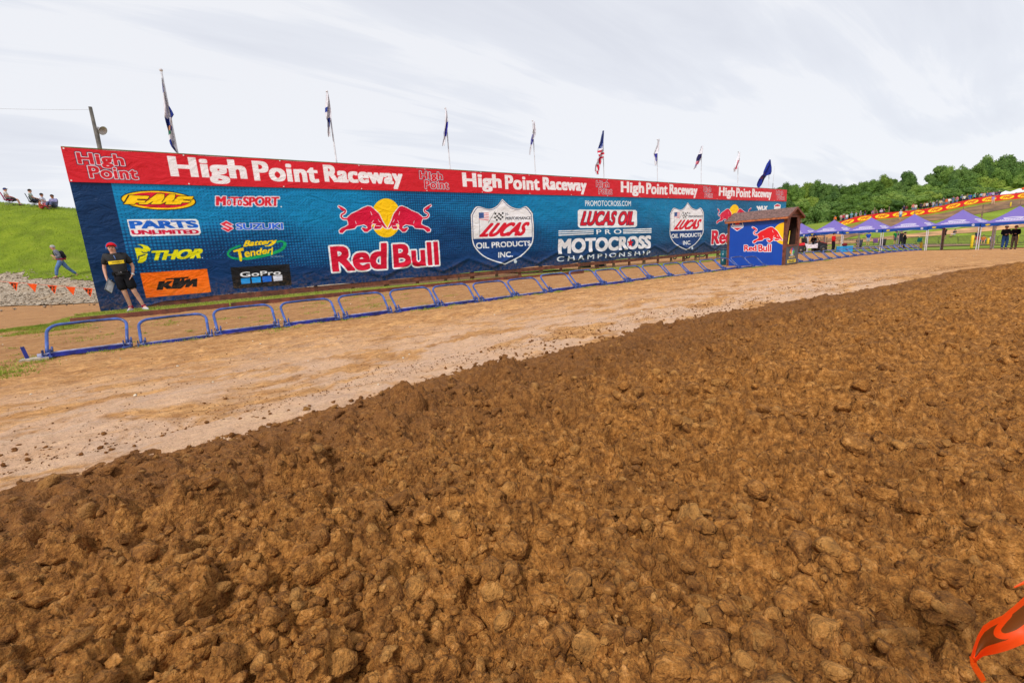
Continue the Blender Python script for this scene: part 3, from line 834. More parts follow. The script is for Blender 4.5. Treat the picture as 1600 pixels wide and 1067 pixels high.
# -- PARTS UNLIMITED
C.poly([(200, 572), (1345, 566), (1378, 590), (1424, 780), (1400, 822), (290, 846), (262, 826)], WHITE, 2)
C.text('PARTS', [(255, 726), (1400, 708), (1340, 584), (222, 590)], (24, 98, 206), (9, 4))
C.text('UNLIMITED', [(285, 822), (1405, 806), (1382, 738), (262, 746)], (206, 16, 58), (9, 5))
# -- THOR
C.map = crop(200, 370, 10.667, wall); LY = (232, 226, 10)
C.poly([(150, 128), (235, 128), (330, 158), (380, 205), (365, 248), (330, 240), (320, 268), (332, 290), (300, 395), (240, 436), (170, 440), (160, 410), (185, 395), (160, 380), (110, 190), (200, 188), (250, 205), (255, 178), (210, 145)], LY)
C.line([(232, 250), (262, 272), (330, 268)], 2.5, NAVY); C.line([(285, 300), (180, 330), (180, 372)], 3, NAVY); C.line([(190, 345), (172, 398)], 2, NAVY)
C.text('THOR', [(425, 398), (1225, 360), (1250, 196), (385, 236)], LY, (9, 5), .32)
C.text('.', [(1230, 362), (1250, 362), (1250, 345), (1230, 345)], WHITE)
# -- KTM
OR = (255, 112, 8)
C.poly([(200, 606), (1318, 535), (1386, 922), (300, 1020)], OR)
C.poly([(635, 700), (1010, 672), (998, 690), (870, 702), (855, 760), (905, 705), (940, 702), (930, 745), (985, 710), (1040, 700), (1030, 745), (1080, 710), (1152, 696), (1145, 830), (1075, 834), (1088, 770), (1010, 838), (955, 842), (980, 770), (880, 862), (650, 868), (590, 825), (575, 882), (480, 886), (520, 748), (612, 742), (600, 790), (660, 745), (745, 738), (668, 800), (730, 845), (770, 706), (630, 712)], BLACK, 1)
# -- MOTOSPORT, SUZUKI
C.map = crop(330, 290, 10.667, wall)
q = [(75, 340), (1125, 345), (1145, 190), (95, 182)]
MR = (216, 30, 50)
def mt(t, x0, x1, y0, y1, f): C.text(t, [(x0, y1), (x1, y1 + 2), (x1 + 4, y0 + 2), (x0 + 4, y0)], MR, f, 0, (226, 214, 226), 12)
for args in (('M', 82, 240, 184, 334, (8, 2)), ('O', 262, 330, 238, 336, (10, 2)), ('T', 330, 440, 196, 336, (10, 2)), ('O', 440, 510, 238, 338, (10, 2)), ('SPORT', 530, 1125, 192, 344, (8, 2))):
    mt(*args)
for args in (('M', 82, 240, 184, 334, (8, 2)), ('O', 262, 330, 238, 336, (10, 2)), ('T', 330, 440, 196, 336, (10, 2)), ('O', 440, 510, 238, 338, (10, 2)), ('SPORT', 530, 1125, 192, 344, (8, 2))):
    t_, a_, b_, c_, d_, f_ = args; C.text(t_, [(a_, d_), (b_, d_ + 2), (b_ + 4, c_ + 2), (a_ + 4, c_)], MR, f_)
C.poly([(280, 192), (524, 192), (524, 212), (280, 212)], MR)
C.text('.', [(1152, 368), (1180, 368), (1180, 345), (1152, 345)], WHITE)
C.poly([(152, 645), (250, 590), (368, 655), (330, 668), (372, 718), (280, 776), (165, 715), (225, 700), (160, 650)], (236, 200, 214), 3)
C.poly([(160, 645), (250, 596), (360, 655), (315, 665), (258, 632), (222, 650), (368, 718), (280, 770), (172, 714), (225, 702), (285, 735), (305, 718)], (222, 30, 52))
C.text('SUZUKI', [(420, 738), (1200, 730), (1190, 628), (410, 634)], (44, 104, 226), (5, 3), 0, (226, 222, 244), 9)
# -- Battery Tender
C.map = crop(345, 365, 11.235, wall); GR = (10, 160, 96); BY = (255, 214, 20)
arc = [(990, 150), (1060, 135), (1125, 170), (1120, 220), (1050, 290), (900, 350), (700, 400), (450, 440), (250, 440), (140, 390), (135, 330), (200, 270), (340, 215)]
def smooth(P, n=8):
    P = np.array(P, float); o = []
    for i in range(len(P) - 1):
        p0, p1, p2, p3 = P[max(i - 1, 0)], P[i], P[i + 1], P[min(i + 2, len(P) - 1)]
        for t in np.linspace(0, 1, n, endpoint=False):
            o.append(tuple(.5 * ((2 * p1) + (-p0 + p2) * t + (2 * p0 - 5 * p1 + 4 * p2 - p3) * t * t + (-p0 + 3 * p1 - 3 * p2 + p3) * t ** 3)))
    return o + [tuple(P[-1])]
C.line(smooth(arc), 7, GR); C.line(smooth(arc[8:]), 4, GR); C.line(smooth(arc[2:8]), 11, GR)
C.text('Battery', [(395, 272), (965, 196), (990, 86), (390, 128)], BY, (5, 3), .35)
C.text('Tender', [(330, 440), (905, 335), (915, 235), (250, 290)], BY, (6, 3), .25)
C.line([(235, 312), (385, 268)], 7, BY); C.line([(318, 300), (352, 470)], 8, BY); C.line([(905, 250), (895, 365)], 5, BY)
C.line(smooth([(780, 218), (880, 210), (960, 150)]), 4, BY)
C.text('by Deltran', [(880, 425), (1105, 418), (1105, 385), (880, 392)], WHITE, (1, 1))
# -- GoPro
C.poly([(170, 598), (1200, 535), (1245, 905), (225, 968)], (22, 22, 26))
C.text('GoPro', [(345, 768), (1055, 722), (1050, 640), (332, 678)], (240, 240, 244), (3, 3))
for i, c_ in enumerate([(20, 150, 232), (10, 160, 250), (24, 110, 222), (226, 226, 240)]):
    x_ = 348 + 188 * i; y_ = 790 - 17 * i
    C.poly([(x_, y_), (x_ + 165, y_ - 15), (x_ + 172, y_ + 84), (x_ + 16, y_ + 98)], c_)
# -- Red Bull
TAIL = [(150, 178), (188, 196), (222, 222), (215, 250), (182, 272), (178, 300), (205, 322), (250, 322)]
BULL = [(250, 305), (300, 262), (380, 225), (430, 195), (490, 172), (530, 178), (575, 218), (622, 262), (642, 300), (665, 350), (690, 392), (722, 438), (690, 428), (652, 388), (662, 412), (640, 438), (600, 442), (566, 440), (575, 412), (592, 382), (550, 378), (532, 400), (538, 438), (508, 458), (485, 478), (452, 476), (420, 436), (430, 424), (468, 438), (490, 432), (482, 408), (448, 388), (362, 404), (335, 436), (285, 444), (235, 450), (212, 470), (192, 492), (160, 488), (155, 462), (182, 436), (222, 420), (262, 395), (258, 360), (246, 330)]
BLINES = [[(525, 238), (540, 278)], [(560, 340), (540, 372)], [(345, 350), (355, 380)], [(615, 330), (625, 350), (640, 362)], [(590, 405), (640, 408)]]
def bull(Cv, f, col, lw, ow):
    """one charging bull with a white rim; f moves it into place"""
    Cv.line([f(p) for p in smooth(TAIL)], lw * 2.2, WHITE); Cv.poly([f(p) for p in BULL], WHITE, ow)
    Cv.line([f(p) for p in smooth(TAIL)], lw, col); Cv.poly([f(p) for p in BULL], col)
    Cv.poly([f(p) for p in [(140, 165), (175, 182), (215, 208), (205, 235), (170, 215)]], col)
    for l in BLINES: Cv.line([f(p) for p in l], lw * .4, WHITE)
def redbull_text(Cv, quads, fat, od, col=(212, 10, 50)):
    for t_, q_ in quads: Cv.text(t_, q_, WHITE, fat, 0, WHITE, od)
    for t_, q_ in quads: Cv.text(t_, q_, col, fat)
C.map = crop(510, 300, 7.62, wall)
C.poly(ell(708, 312, 180, 232, -.0), (255, 204, 0))
bull(C, lambda p: p, (214, 12, 60), 6, 7)
def mir(p):
    x = p[0]
    return ((890 - (x - 500) * .72 if x > 500 else 890 + (500 - x) * 1.0), p[1] + (0 if x > 400 else (400 - x) * -.06))
bull(C, mir, (214, 12, 60), 6, 7)
redbull_text(C, [('Red', [(72, 955), (718, 918), (715, 608), (40, 655)]), ('Bull', [(805, 905), (1340, 872), (1322, 592), (785, 628)])], (8, 4), 7)
# -- Lucas shields
def shield(f, s_=1.):
    C.map = f
    top = smooth([(45, 320), (130, 205), (300, 240), (410, 195), (487, 98)], 6)[:-1] + smooth([(487, 98), (600, 200), (720, 235), (822, 203), (908, 300)], 6)[:-1]
    side = smooth([(908, 300), (918, 640), (860, 780), (740, 900), (520, 1012)], 6)[:-1] + smooth([(520, 1012), (280, 930), (140, 820), (70, 680), (45, 320)], 6)
    P = top + side; c0 = np.array([482, 560])
    ins = lambda k_: [tuple(c0 + (np.array(p) - c0) * k_) for p in P]
    C.poly(ins(1.012), (40, 40, 60)); C.poly(P, WHITE)
    C.poly(ins(.962), (30, 40, 90)); C.poly(ins(.945), WHITE)
    lowp = [p for p in ins(.962)]
    cut = [(x, max(y, 655 - (x - 80) * .034)) for x, y in lowp]
    C.poly(cut, (14, 60, 122))
    C.text('LUCAS', [(165, 630), (815, 608), (865, 418), (270, 436)], (216, 20, 46), (7, 4), .45)
    C.text('OIL PRODUCTS', [(125, 792), (882, 748), (872, 678), (120, 706)], WHITE, (6, 3))
    C.text('INC.', [(430, 916), (630, 902), (628, 828), (430, 838)], WHITE, (6, 3))
    C.text('HI-', [(528, 332), (585, 328), (582, 288), (528, 292)], (50, 50, 60), (1, 1))
    C.text('PERFORMANCE', [(530, 390), (880, 384), (880, 345), (530, 350)], (50, 50, 60), (2, 2))
    C.line([(158, 290), (172, 615)], 1.6, (60, 60, 70)); C.line([(385, 268), (290, 430)], 1.8, (30, 30, 34))
    C.poly([(158, 290), (228, 288), (230, 365), (160, 370)], (60, 90, 150))
    for i in range(5):
        C.poly([(230, 290 + i * 22), (296, 294 + i * 24), (298, 304 + i * 24), (230, 300 + i * 22)], (226, 120, 130))
    C.poly([(160, 372), (298, 392), (298, 402), (162, 384)], (226, 120, 130))
    for i in range(5):
        for j in range(4):
            if (i + j) % 2 == 0:
                x_ = 378 + i * 26 - j * 2; y_ = 290 + j * 27 + 7 * math.sin(i * 1.3)
                C.poly([(x_, y_), (x_ + 24, y_ + 6), (x_ + 20, y_ + 28), (x_ - 4, y_ + 24)], BLACK)
    C.poly(ell(670, 968, 22, 26), (200, 210, 220))
shield(crop(730, 300, 8.892, wall))
# the second shield: same print further along; its photo place is (1046..1096, 318..393)
XA0, XA1 = wall((737, 400))[0], wall((832, 400))[0]; XB0, XB1 = wall((1044.5, 400))[0], wall((1096, 400))[0]
shield(lambda p: (lambda q: (XB0 + (q[0] - XA0) * (XB1 - XA0 - (XB0 - XA0)) / (XA1 - XA0), q[1]))(crop(730, 300, 8.892, wall)(p)))
# -- Pro Motocross block
C.map = crop(700, 250, 5., wall)
C.text('PROMOTOCROSS.COM', [(1070, 362), (1428, 362), (1428, 322), (1070, 318)], WHITE, (2, 1))
C.poly([(1012, 400), (1025, 390), (1465, 393), (1476, 405), (1474, 515), (1460, 526), (1030, 532), (1014, 520)], WHITE, 2)
C.text('LUCAS OIL', [(1032, 514), (1448, 510), (1458, 404), (1048, 402)], (206, 16, 44), (8, 4), .2, (24, 34, 80), 3)
for i in range(3):
    C.poly([(858, 553 + 16 * i), (1136, 545 + 14 * i), (1136, 553 + 14 * i), (860, 562 + 16 * i)], WHITE)
    C.poly([(1365, 543 + 13 * i), (1588, 534 + 14 * i), (1587, 543 + 14 * i), (1366, 551 + 13 * i)], WHITE)
C.text('PRO', [(1158, 582), (1352, 578), (1352, 542), (1156, 545)], WHITE, (2, 1), space=1.6)
C.text('MOTOCROSS', [(858, 738), (1584, 690), (1586, 590), (858, 618)], (236, 232, 238), (8, 5))
C.poly([(1425 + (26 if i % 2 == 0 else 11) * math.sin(i * PI / 5) * .9, 650 - (34 if i % 2 == 0 else 14) * math.cos(i * PI / 5)) for i in range(10)], (214, 20, 46), 2)
C.text('CHAMPIONSHIP', [(850, 796), (1580, 740), (1580, 708), (850, 756)], (228, 232, 240), (2, 2), space=1.5)
# -- the second Red Bull, half behind the hut, and what stands beyond it
wb = lambda x: wall((x, 360))[0]
Xr0, Xr1 = wb(511), wb(690); Xs0, Xs1 = wb(1112), wb(1177)
C.map = lambda p: (lambda q: (Xs0 + (q[0] - Xr0) * (Xs1 - Xs0) / (Xr1 - Xr0), q[1]))(crop(510, 300, 7.62, wall)(p))
C.poly(ell(708, 312, 180, 232), (255, 204, 0)); bull(C, lambda p: p, (214, 12, 60), 5, 6); bull(C, mir, (214, 12, 60), 5, 6)
redbull_text(C, [('Red', [(72, 955), (718, 918), (715, 608), (40, 655)]), ('Bull', [(805, 905), (1340, 872), (1322, 592), (785, 628)])], (8, 4), 7)
C.map = crop(1120, 310, 9.7, wall)
C.text('WLX', [(612, 185), (752, 178), (768, 116), (598, 118)], WHITE, (12, 8))
C.poly([(868, 110), (915, 82), (968, 100), (965, 170), (866, 170)], WHITE, 3); C.poly([(878, 112), (915, 92), (958, 106), (956, 120), (880, 126)], (206, 24, 60))
img_blue = C.image('blue_banner_print')
del C

R_ = Print(X0, ZR, X1 - X0, ZT - ZR, PPM, (208, 30, 44))
R_.map = lambda p: p
def hp_logo(xa, xb):
    w = xb - xa; d = w * .10
    for t_, q_ in (('High', [(xa, 3.70), (xa + w * .80, 3.70), (xa + w * .80, 4.05), (xa, 4.05)]), ('Point', [(xa + w * .14, 3.44), (xb, 3.44), (xb, 3.74), (xa + w * .14, 3.74)])):
        R_.text(t_, q_, (206, 28, 44), (7, 3), 0, WHITE, 5, (34, 26, 62), 8.5, 1.08)
def xw(px, z=3.75):
    return at_y(px, 231 + .0591 * (px - 95) + 20, WY)[0]
for a_, b_ in ((122, 212), (656, 700), (931, 955.5), (1098, 1112.5), (1211, 1224.5)): hp_logo(xw(a_), xw(b_))
for a_, b_ in ((264, 629), (722, 916), (969, 1088.5), (1122, 1204)):
    xa, xb = xw(a_), xw(b_); W_ = xb - xa
    segs = (('High', 0, .275), ('Point', .30, .575), ('Raceway', .60, 1.))
    for t_, u0, u1 in segs:
        # descenders need a deeper box
        lowz = 3.39 if t_ != 'Point' else 3.51
        R_.text(t_, [(xa + W_ * u0, lowz), (xa + W_ * u1, lowz), (xa + W_ * u1, 4.09), (xa + W_ * u0, 4.09)], (240, 238, 242), (11, 3), space=1.07)
img_red = R_.image('red_banner_print')
del R_

def vinyl(name, im, folds=1.):
    t = NT(name); tx = t.new('TexImage'); tx.image = im; tx.interpolation = 'Cubic'; tx.extension = 'EXTEND'
    uv = t.new('TexCoord'); t.w(uv.outputs['UV'], tx.inputs[0])
    n = t.noise(t.pos((1.2, 1, 2.0)), 1.3, 6, .6, 1.2)
    t.col(t.mix(.18, tx.outputs[0], t.ramp(n, [(.3, (120, 120, 120)), (.7, (255, 255, 255))]), 'SOFT_LIGHT'))
    cs_ = t.b.inputs['Base Color'].links[0].from_socket; zz = t.new('SeparateXYZ'); t.w(t.new('NewGeometry').outputs['Position'], zz.inputs[0])
    foot = t.new('MapRange'); foot.inputs[1].default_value = .75; foot.inputs[2].default_value = .1; t.w(zz.outputs[2], foot.inputs[0])
    spl = t.ramp(t.noise(t.pos(), 9, 6, .75), [(.44, (0, 0, 0)), (.7, (200, 200, 200))])
    t.col(t.mix(t.math('MULTIPLY', t.math('MULTIPLY', foot.outputs[0], spl), .8, True), cs_, (168, 128, 88)))
    t.rough(.45); t.b.inputs['Specular IOR Level'].default_value = .22
    a = t.noise(t.pos((1.0, 1, 1.7), 0), 1.6, 3, .55, 2.2); b = t.noise(t.pos((3.2, 1, 1.2)), 3.0, 4, .55, 1.4); c = t.noise(t.pos((30, 1, 30)), 6., 2)
    h = t.math('ADD', t.math('MULTIPLY', a, 1.), t.math('ADD', t.math('MULTIPLY', b, .07), t.math('MULTIPLY', c, .003)))
    t.bump(h, .45 * folds, .10)
    return t.m
M_wood = plain('brown_painted_wood', (112, 62, 44), .7, var=.25, scale=5, bump=.4)
M_blue_banner, M_red_banner = vinyl('blue_vinyl', img_blue), vinyl('red_vinyl', img_red, .7)

def zfoot(X):
    """lower hem of the blue banner"""
    z = .205 - .17 * sstep(-.6, -1.4, X) - .10 * np.exp(-((X + .2) / .8) ** 2) * .4
    return z + .015 * np.sin(X * 2.1) + .02 * fbm(X * 1.1, X * 0, 3, 2)
billboard = empty('billboard', (X0, WY, 0), 0, 'long banner wall with a red strip above blue sponsor logos behind the start gates', 'banner wall')
def cloth_panel(name, x0, x1, zlo, zhi, nx, nz, mat, amp, im_rect, off=0.):
    xs = np.linspace(x0, x1, nx); t = np.linspace(0, 1, nz)
    X, T = np.meshgrid(xs, t); lo = zlo(X) if callable(zlo) else zlo; hi = zhi(X) if callable(zhi) else zhi
    Z = lo + (hi - lo) * T
    # soft folds: drag lines running off the fixing points, and a looser foot
    D = amp * (2.2 * fbm(X * .8 + Z * .9, Z * 1.1 - X * .25, 61, 2) + .45 * fbm(X * 2.6 - Z * 2.2, Z * 1.6, 67, 2))
    zig = np.abs(((X * .42 + .1) % 1) - .5) * 2
    D += amp * 1.5 * np.exp(-((Z - .35 - .45 * zig) / .07) ** 2) * sstep(1.2, .6, Z) * sstep(3., 6., X)
    D *= .35 + .65 * np.sin(T * PI) + .5 * sstep(.35, .05, T)
    Y = np.full(X.shape, WY + off) - D - .01
    V = np.c_[X.ravel(), Y.ravel(), Z.ravel()] - np.array([X0, WY, 0])
    i = (np.arange(nz - 1)[:, None] * nx + np.arange(nx - 1)[None]).ravel()
    me = np_mesh(name, V, np.c_[i, i + 1, i + nx + 1, i + nx], True)
    uv = me.uv_layers.new(name='UVMap'); li = np.empty(len(me.loops), dtype=np.int32); me.loops.foreach_get('vertex_index', li)
    U = np.c_[(X.ravel() - im_rect[0]) / im_rect[2], (Z.ravel() - im_rect[1]) / im_rect[3]].astype(np.float32)
    uv.data.foreach_set('uv', U[li].ravel())
    return link(name, me, billboard, mat)
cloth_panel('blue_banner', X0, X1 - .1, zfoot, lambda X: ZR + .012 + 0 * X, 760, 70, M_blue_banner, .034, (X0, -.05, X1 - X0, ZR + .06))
cloth_panel('red_banner', X0, X1 - .15, lambda X: ZR + .0 * X, lambda X: ZT - .018 * np.abs(np.sin(X * PI / 2.2)) , 760, 16, M_red_banner, .010, (X0, ZR, X1 - X0, ZT - ZR), -.03)
M_frame = plain('weathered_lumber', (120, 96, 70), .8, var=.2, scale=4, bump=.4)
M_olive = plain('olive_cap_timber', (122, 120, 70), .8, var=.2, scale=4)
def wloc(x, y, z): return (x - X0, y - WY, z)
x = X0
k_ = 0
while x < X1 - 1.2:                                                # sill boards under the banner
    x2 = min(x + 3.66, X1 - .3)
    MB().box(wloc((x + x2) / 2, WY + .03, .115), (x2 - x - .012, .05, .155)).build('sill_board', M_wood, billboard)
    x = x2
for i in range(int((X1 - X0) / 1.22)):                             # posts standing behind the sill
    px = X0 + .6 + 1.22 * i
    gz = gz1(px, WY + .1)
    MB().box(wloc(px, WY + .11, (ZR + gz - .1) / 2), (.10 if i % 3 else .16, .09, ZR - gz + .1)).build('wall_post', M_wood if i % 2 else M_frame, billboard)
for zc in (.9, 1.9, 2.9, 4.05):
    MB().box(wloc((X0 + X1) / 2, WY + .045, zc), (X1 - X0 - .1, .04, .12)).build('wall_rail', M_frame, billboard)
MB().box(wloc((X0 + X1) / 2 - .05, WY + .02, ZT + .014), (X1 - X0 - .1, .07, .02)).build('cap_rail', M_olive, billboard)
MB().box(wloc(X0 + .03, WY + .05, 2.1), (.05, .05, 4.0)).build('end_stud', M_frame, billboard)
M_grom = plain('white_grommet', (235, 235, 235), .4)
for zc, st in ((ZR + .03, 2.44), (ZT - .035, 2.44)):
    xx_ = X0 + .05
    while xx_ < X1 - .3:
        MB().lathe([(.018, 0), (.018, .012)], 8, wloc(xx_, WY - .055, zc), Matrix.Rotation(PI / 2, 3, 'X')).build('grommet', M_grom, billboard)
        xx_ += st
ORD = ['first', 'second', 'third', 'fourth', 'fifth', 'sixth', 'seventh', 'eighth', 'ninth', 'tenth', 'eleventh', 'twelfth', 'thirteenth', 'fourteenth', 'fifteenth', 'sixteenth', 'seventeenth', 'eighteenth', 'nineteenth', 'twentieth']
def ordn(i):
    if i < 20: return ORD[i]
    t, u = divmod(i + 1, 10)
    return {2: 'twentieth', 3: 'thirtieth', 4: 'fortieth'}[t] if u == 0 else {2: 'twenty', 3: 'thirty', 4: 'forty'}[t] + '-' + ORD[u - 1]
def facing(p, turn=0.):
    """z rotation that makes local -Y look at the camera's side, plus a turn"""
    return math.atan2(p[1], p[0]) - PI / 2 + turn

# ------------------------------------------------------------------ start gates
M_gate = plain('gate_blue_paint', (58, 84, 150), .36, var=.4, scale=5)
M_rail = plain('rail_navy_paint', (18, 34, 126), .45, var=.3, scale=9)
M_lip = plain('worn_pale_steel', (150, 150, 176), .5, metal=.3, var=.3, scale=12)
M_brk = plain('bracket_blue', (58, 78, 138), .5, var=.35, scale=14)
GW, LEAN = .84, Vector((0, .36, .33)).normalized()
def gate_pt(u, v): p = LEAN * v; return (u, p.y, .035 + p.z)
def gate_hoop():
    r = .125; top = .49; pts = [gate_pt(.035, .0), gate_pt(.03, .18), gate_pt(.025, top - r)]
    for k in range(1, 6): a = PI - k * PI / 12; pts.append(gate_pt(.025 + r + r * math.cos(a), top - r + r * math.sin(a)))
    pts.append(gate_pt(.025 + r, top)); pts.append(gate_pt(GW / 2, top + .006)); pts.append(gate_pt(GW - .025 - r, top))
    for k in range(1, 6): a = PI / 2 - k * PI / 12; pts.append(gate_pt(GW - .025 - r + r * math.cos(a), top - r + r * math.sin(a)))
    pts += [gate_pt(GW - .025, top - r), gate_pt(GW - .03, .18), gate_pt(GW - .035, 0)]
    return MB().tube(pts, .0185, 10)
def make_gate():
    root = empty('start_gate', (0, 0, 0)); tag(root, None, 'start gate', 'blue start gates in a row along the straight')
    gate_hoop().build('hoop', M_gate, root, True)
    rail = MB().box((GW / 2, 0, .028), (GW - .09, .035, .05)).build('base_rail', M_rail, root)
    MB().box((GW / 2, .032, .057), (GW - .06, .06, .008)).build('lip', M_lip, rail)
    for s_ in (.035, GW - .035):
        b = MB(); b.box((s_, .01, .012), (.10, .13, .02)); b.box((s_ - .033, .0, .055), (.009, .07, .09)); b.box((s_ + .033, .0, .055), (.009, .07, .09)); b.bar((s_ + .045, .03, .03), (s_ + .045, .075, .12), .016, .03)
        bo = b.build('bracket', M_brk, root)
        MB().lathe([(.014, -.05), (.014, .05)], 8, (s_, 0, .045), Matrix.Rotation(PI / 2, 3, 'Y')).build('pivot_pin', M_lip, bo)
    return root
g0 = None
n_gate = 0
for i in range(40):
    if i in (20, 21): continue
    gxp = -1.63 + .905 * i
    g = make_gate() if g0 is None else copy_tree(g0)
    if g0 is None: g0 = g
    g.location = (gxp + random.uniform(-.02, .02), 7.8 + random.uniform(-.008, .008), gz1(gxp + .4, 7.8) + .004 - (random.uniform(0, .03) if i > 5 else 0))
    g.rotation_euler = (random.uniform(-.07, .04), 0, random.uniform(-.012, .012))
    side = 'counted from the left end' if i < 20 else 'counted from the left end, beyond the hut'
    g['label'] = f'{ordn(n_gate)} blue tubular start gate {side}'
    n_gate += 1
eb = empty('gate_end_stop', (-1.78, 7.83, gz1(-1.78, 7.83)), 0, 'upright navy steel flat bar on a concrete pad at the left end of the gates', 'gate stop')
MB().bar((0, 0, .0), (-.035, .05, .17), .035, .012).build('flat_bar', M_rail, eb)
MB().box((.07, -.02, .012), (.26, .16, .03)).build('concrete_pad', plain('pale_concrete', (176, 164, 144), .9, var=.15, scale=14, bump=.4), eb)
MB().lathe([(.03, 0), (.03, .05)], 10, (.09, -.01, .04), Matrix.Rotation(PI / 2, 3, 'Y')).build('pivot', M_lip, eb)
# the low board between the gates and the grass strip
kb = MB()
for a_ in np.arange(-2.3, 12.5, 3.0):
    zz = gz1(a_ + 1.5, 13.5)
    kb.box((a_ + 1.5, 13.46 - .035 * (a_ + 2.3), zz + .035), (2.97, .07, .13), Matrix.Rotation(-.035, 3, 'Z'))
o = kb.build('edging_board', M_wood, None); tag(o, 'low brown board edging between the gate area and the grass strip', 'edging board')

# ------------------------------------------------------------------ starter's hut
hA = at_depth(1137, 413, 17.3); hB = at_depth(1223.5, 416, 15.8)
hz = gz1(hA[0], hA[1]) - .03
hu = np.array([hB[0] - hA[0], hB[1] - hA[1]]); HWID = float(np.hypot(*hu)); hu /= HWID; hn = np.array([-hu[1], hu[0]])     # hn points to the back
hrz = math.atan2(hu[1], hu[0])
HH, HD, RZ = 1.60 - hz, 1.12, .26
hut = empty('starter_hut', (hA[0], hA[1], hz), hrz, 'small wooden hut with a shingled roof and a blue bull logo side among the gates', 'hut')
def hutmap(p):
    r = ray(p[0], p[1]); o = np.array([0, 0, CAM_H]); n3 = np.array([hn[0], hn[1], 0.])
    t = (n3 @ (np.array([hA[0], hA[1], 0]) - o * np.array([1, 1, 0]))) / (n3 @ r); q = o + r * t
    return ((q[0] - hA[0]) * hu[0] + (q[1] - hA[1]) * hu[1], q[2] - hz)
S = Print(-.02, 0, HWID + .04, HH + .05, 360, (0, 72, 176))
S.map = crop(1120, 310, 9.7, hutmap)
S.poly(ell(1068, 535, 215, 176), (255, 200, 10))
fb = lambda p: (545 + (p[0] - 150) * .80, 435 + (p[1] - 172) * .76)
bull(S, fb, (226, 24, 34), 6, 7)
redbull_text(S, [('Red', [(415, 800), (606, 800), (602, 708), (418, 708)]), ('Bull', [(634, 806), (822, 808), (826, 700), (630, 704)])], (7, 3), 9, (216, 30, 44))
S.poly([(235, 410), (240, 365), (395, 360), (402, 440), (310, 498), (240, 450)], (236, 236, 244), 2)
S.poly([(246, 405), (252, 374), (386, 370), (392, 406)], (40, 60, 140)); S.poly([(216, 414), (408, 408), (404, 440), (222, 444)], (225, 232, 244), 2)
S.poly([(250, 450), (386, 446), (312, 488)], (206, 40, 60)); S.poly([(282, 376), (346, 374), (346, 402), (282, 402)], (214, 40, 60))
S.text('PRO MOTOCROSS', [(232, 438), (396, 434), (396, 418), (232, 420)], (60, 80, 150), (2, 2))
img_hut = S.image('hut_side_print')
def print_mat(name, im, rough=.45, dirt=True):
    t = NT(name); tx = t.new('TexImage'); tx.image = im; tx.extension = 'EXTEND'; t.w(t.new('TexCoord').outputs['UV'], tx.inputs[0])
    n = t.noise(t.pos((1, 1, .4), obj=True), 5, 5, .65)
    t.col(t.mix(.22, tx.outputs[0], t.ramp(n, [(.3, (96, 96, 96)), (.7, (200, 200, 200))]), 'SOFT_LIGHT')); t.rough(rough); return t.m
def uv_quad(name, w, h, mat, parent, loc=(0, 0, 0), uv=(0, 0, 1, 1), th=.02, rot=None, nx=1):
    """an upright panel of width w (x) and height h (z) with thickness; print on the -Y face"""
    bm = bmesh.new(); L = bm.loops.layers.uv.new('UVMap')
    P = [bm.verts.new(v) for v in ((0, 0, 0), (w, 0, 0), (w, 0, h), (0, 0, h), (0, th, 0), (w, th, 0), (w, th, h), (0, th, h))]
    for f, isf in (((0, 1, 2, 3), 1), ((5, 4, 7, 6), 0), ((4, 0, 3, 7), 0), ((1, 5, 6, 2), 0), ((3, 2, 6, 7), 0), ((4, 5, 1, 0), 0)):
        fc = bm.faces.new([P[i] for i in f])
        cs = [(uv[0], uv[1]), (uv[2], uv[1]), (uv[2], uv[3]), (uv[0], uv[3])] if isf else [(uv[0] + .002, uv[1] + .002)] * 4
        for l, c in zip(fc.loops, cs): l[L].uv = c
    me = bpy.data.meshes.new(name); bm.to_mesh(me); bm.free()
    o = link(name, me, parent, mat); o.location = loc
    if rot is not None: o.rotation_euler = rot
    return o
M_hut = plain('reddish_stained_boards', (112, 62, 46), .75, var=.22, scale=8, bump=.5)
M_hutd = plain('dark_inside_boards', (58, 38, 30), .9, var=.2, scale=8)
M_fascia = plain('orange_brown_fascia', (176, 100, 56), .7, var=.2, scale=8)
M_shing = plain('roof_shingles', (118, 90, 84), .9, var=.25, scale=16, bump=.7)
uv_quad('front_panel', HWID - .04, HH - .05, print_mat('hut_side', img_hut, .4), hut, (.02, -.012, .03), (.04 / (HWID + .04), .03 / (HH + .05), HWID / (HWID + .04), (HH - .02) / (HH + .05)))
for (x_, y_) in ((0, .03), (HWID, .03), (0, HD), (HWID, HD)):
    MB().box((x_, y_, HH / 2), (.09, .09, HH)).build('corner_post', M_hut, hut)
MB().box((HWID / 2, HD + .03, HH / 2), (HWID - .1, .02, HH - .02)).build('back_wall', M_hutd, hut)
MB().box((-.01, HD / 2, HH / 2), (.02, HD - .1, HH - .02)).build('end_wall', M_hut, hut)
MB().box((HWID / 2, HD / 2, .03), (HWID - .1, HD - .1, .05)).build('floor_boards', M_hutd, hut)
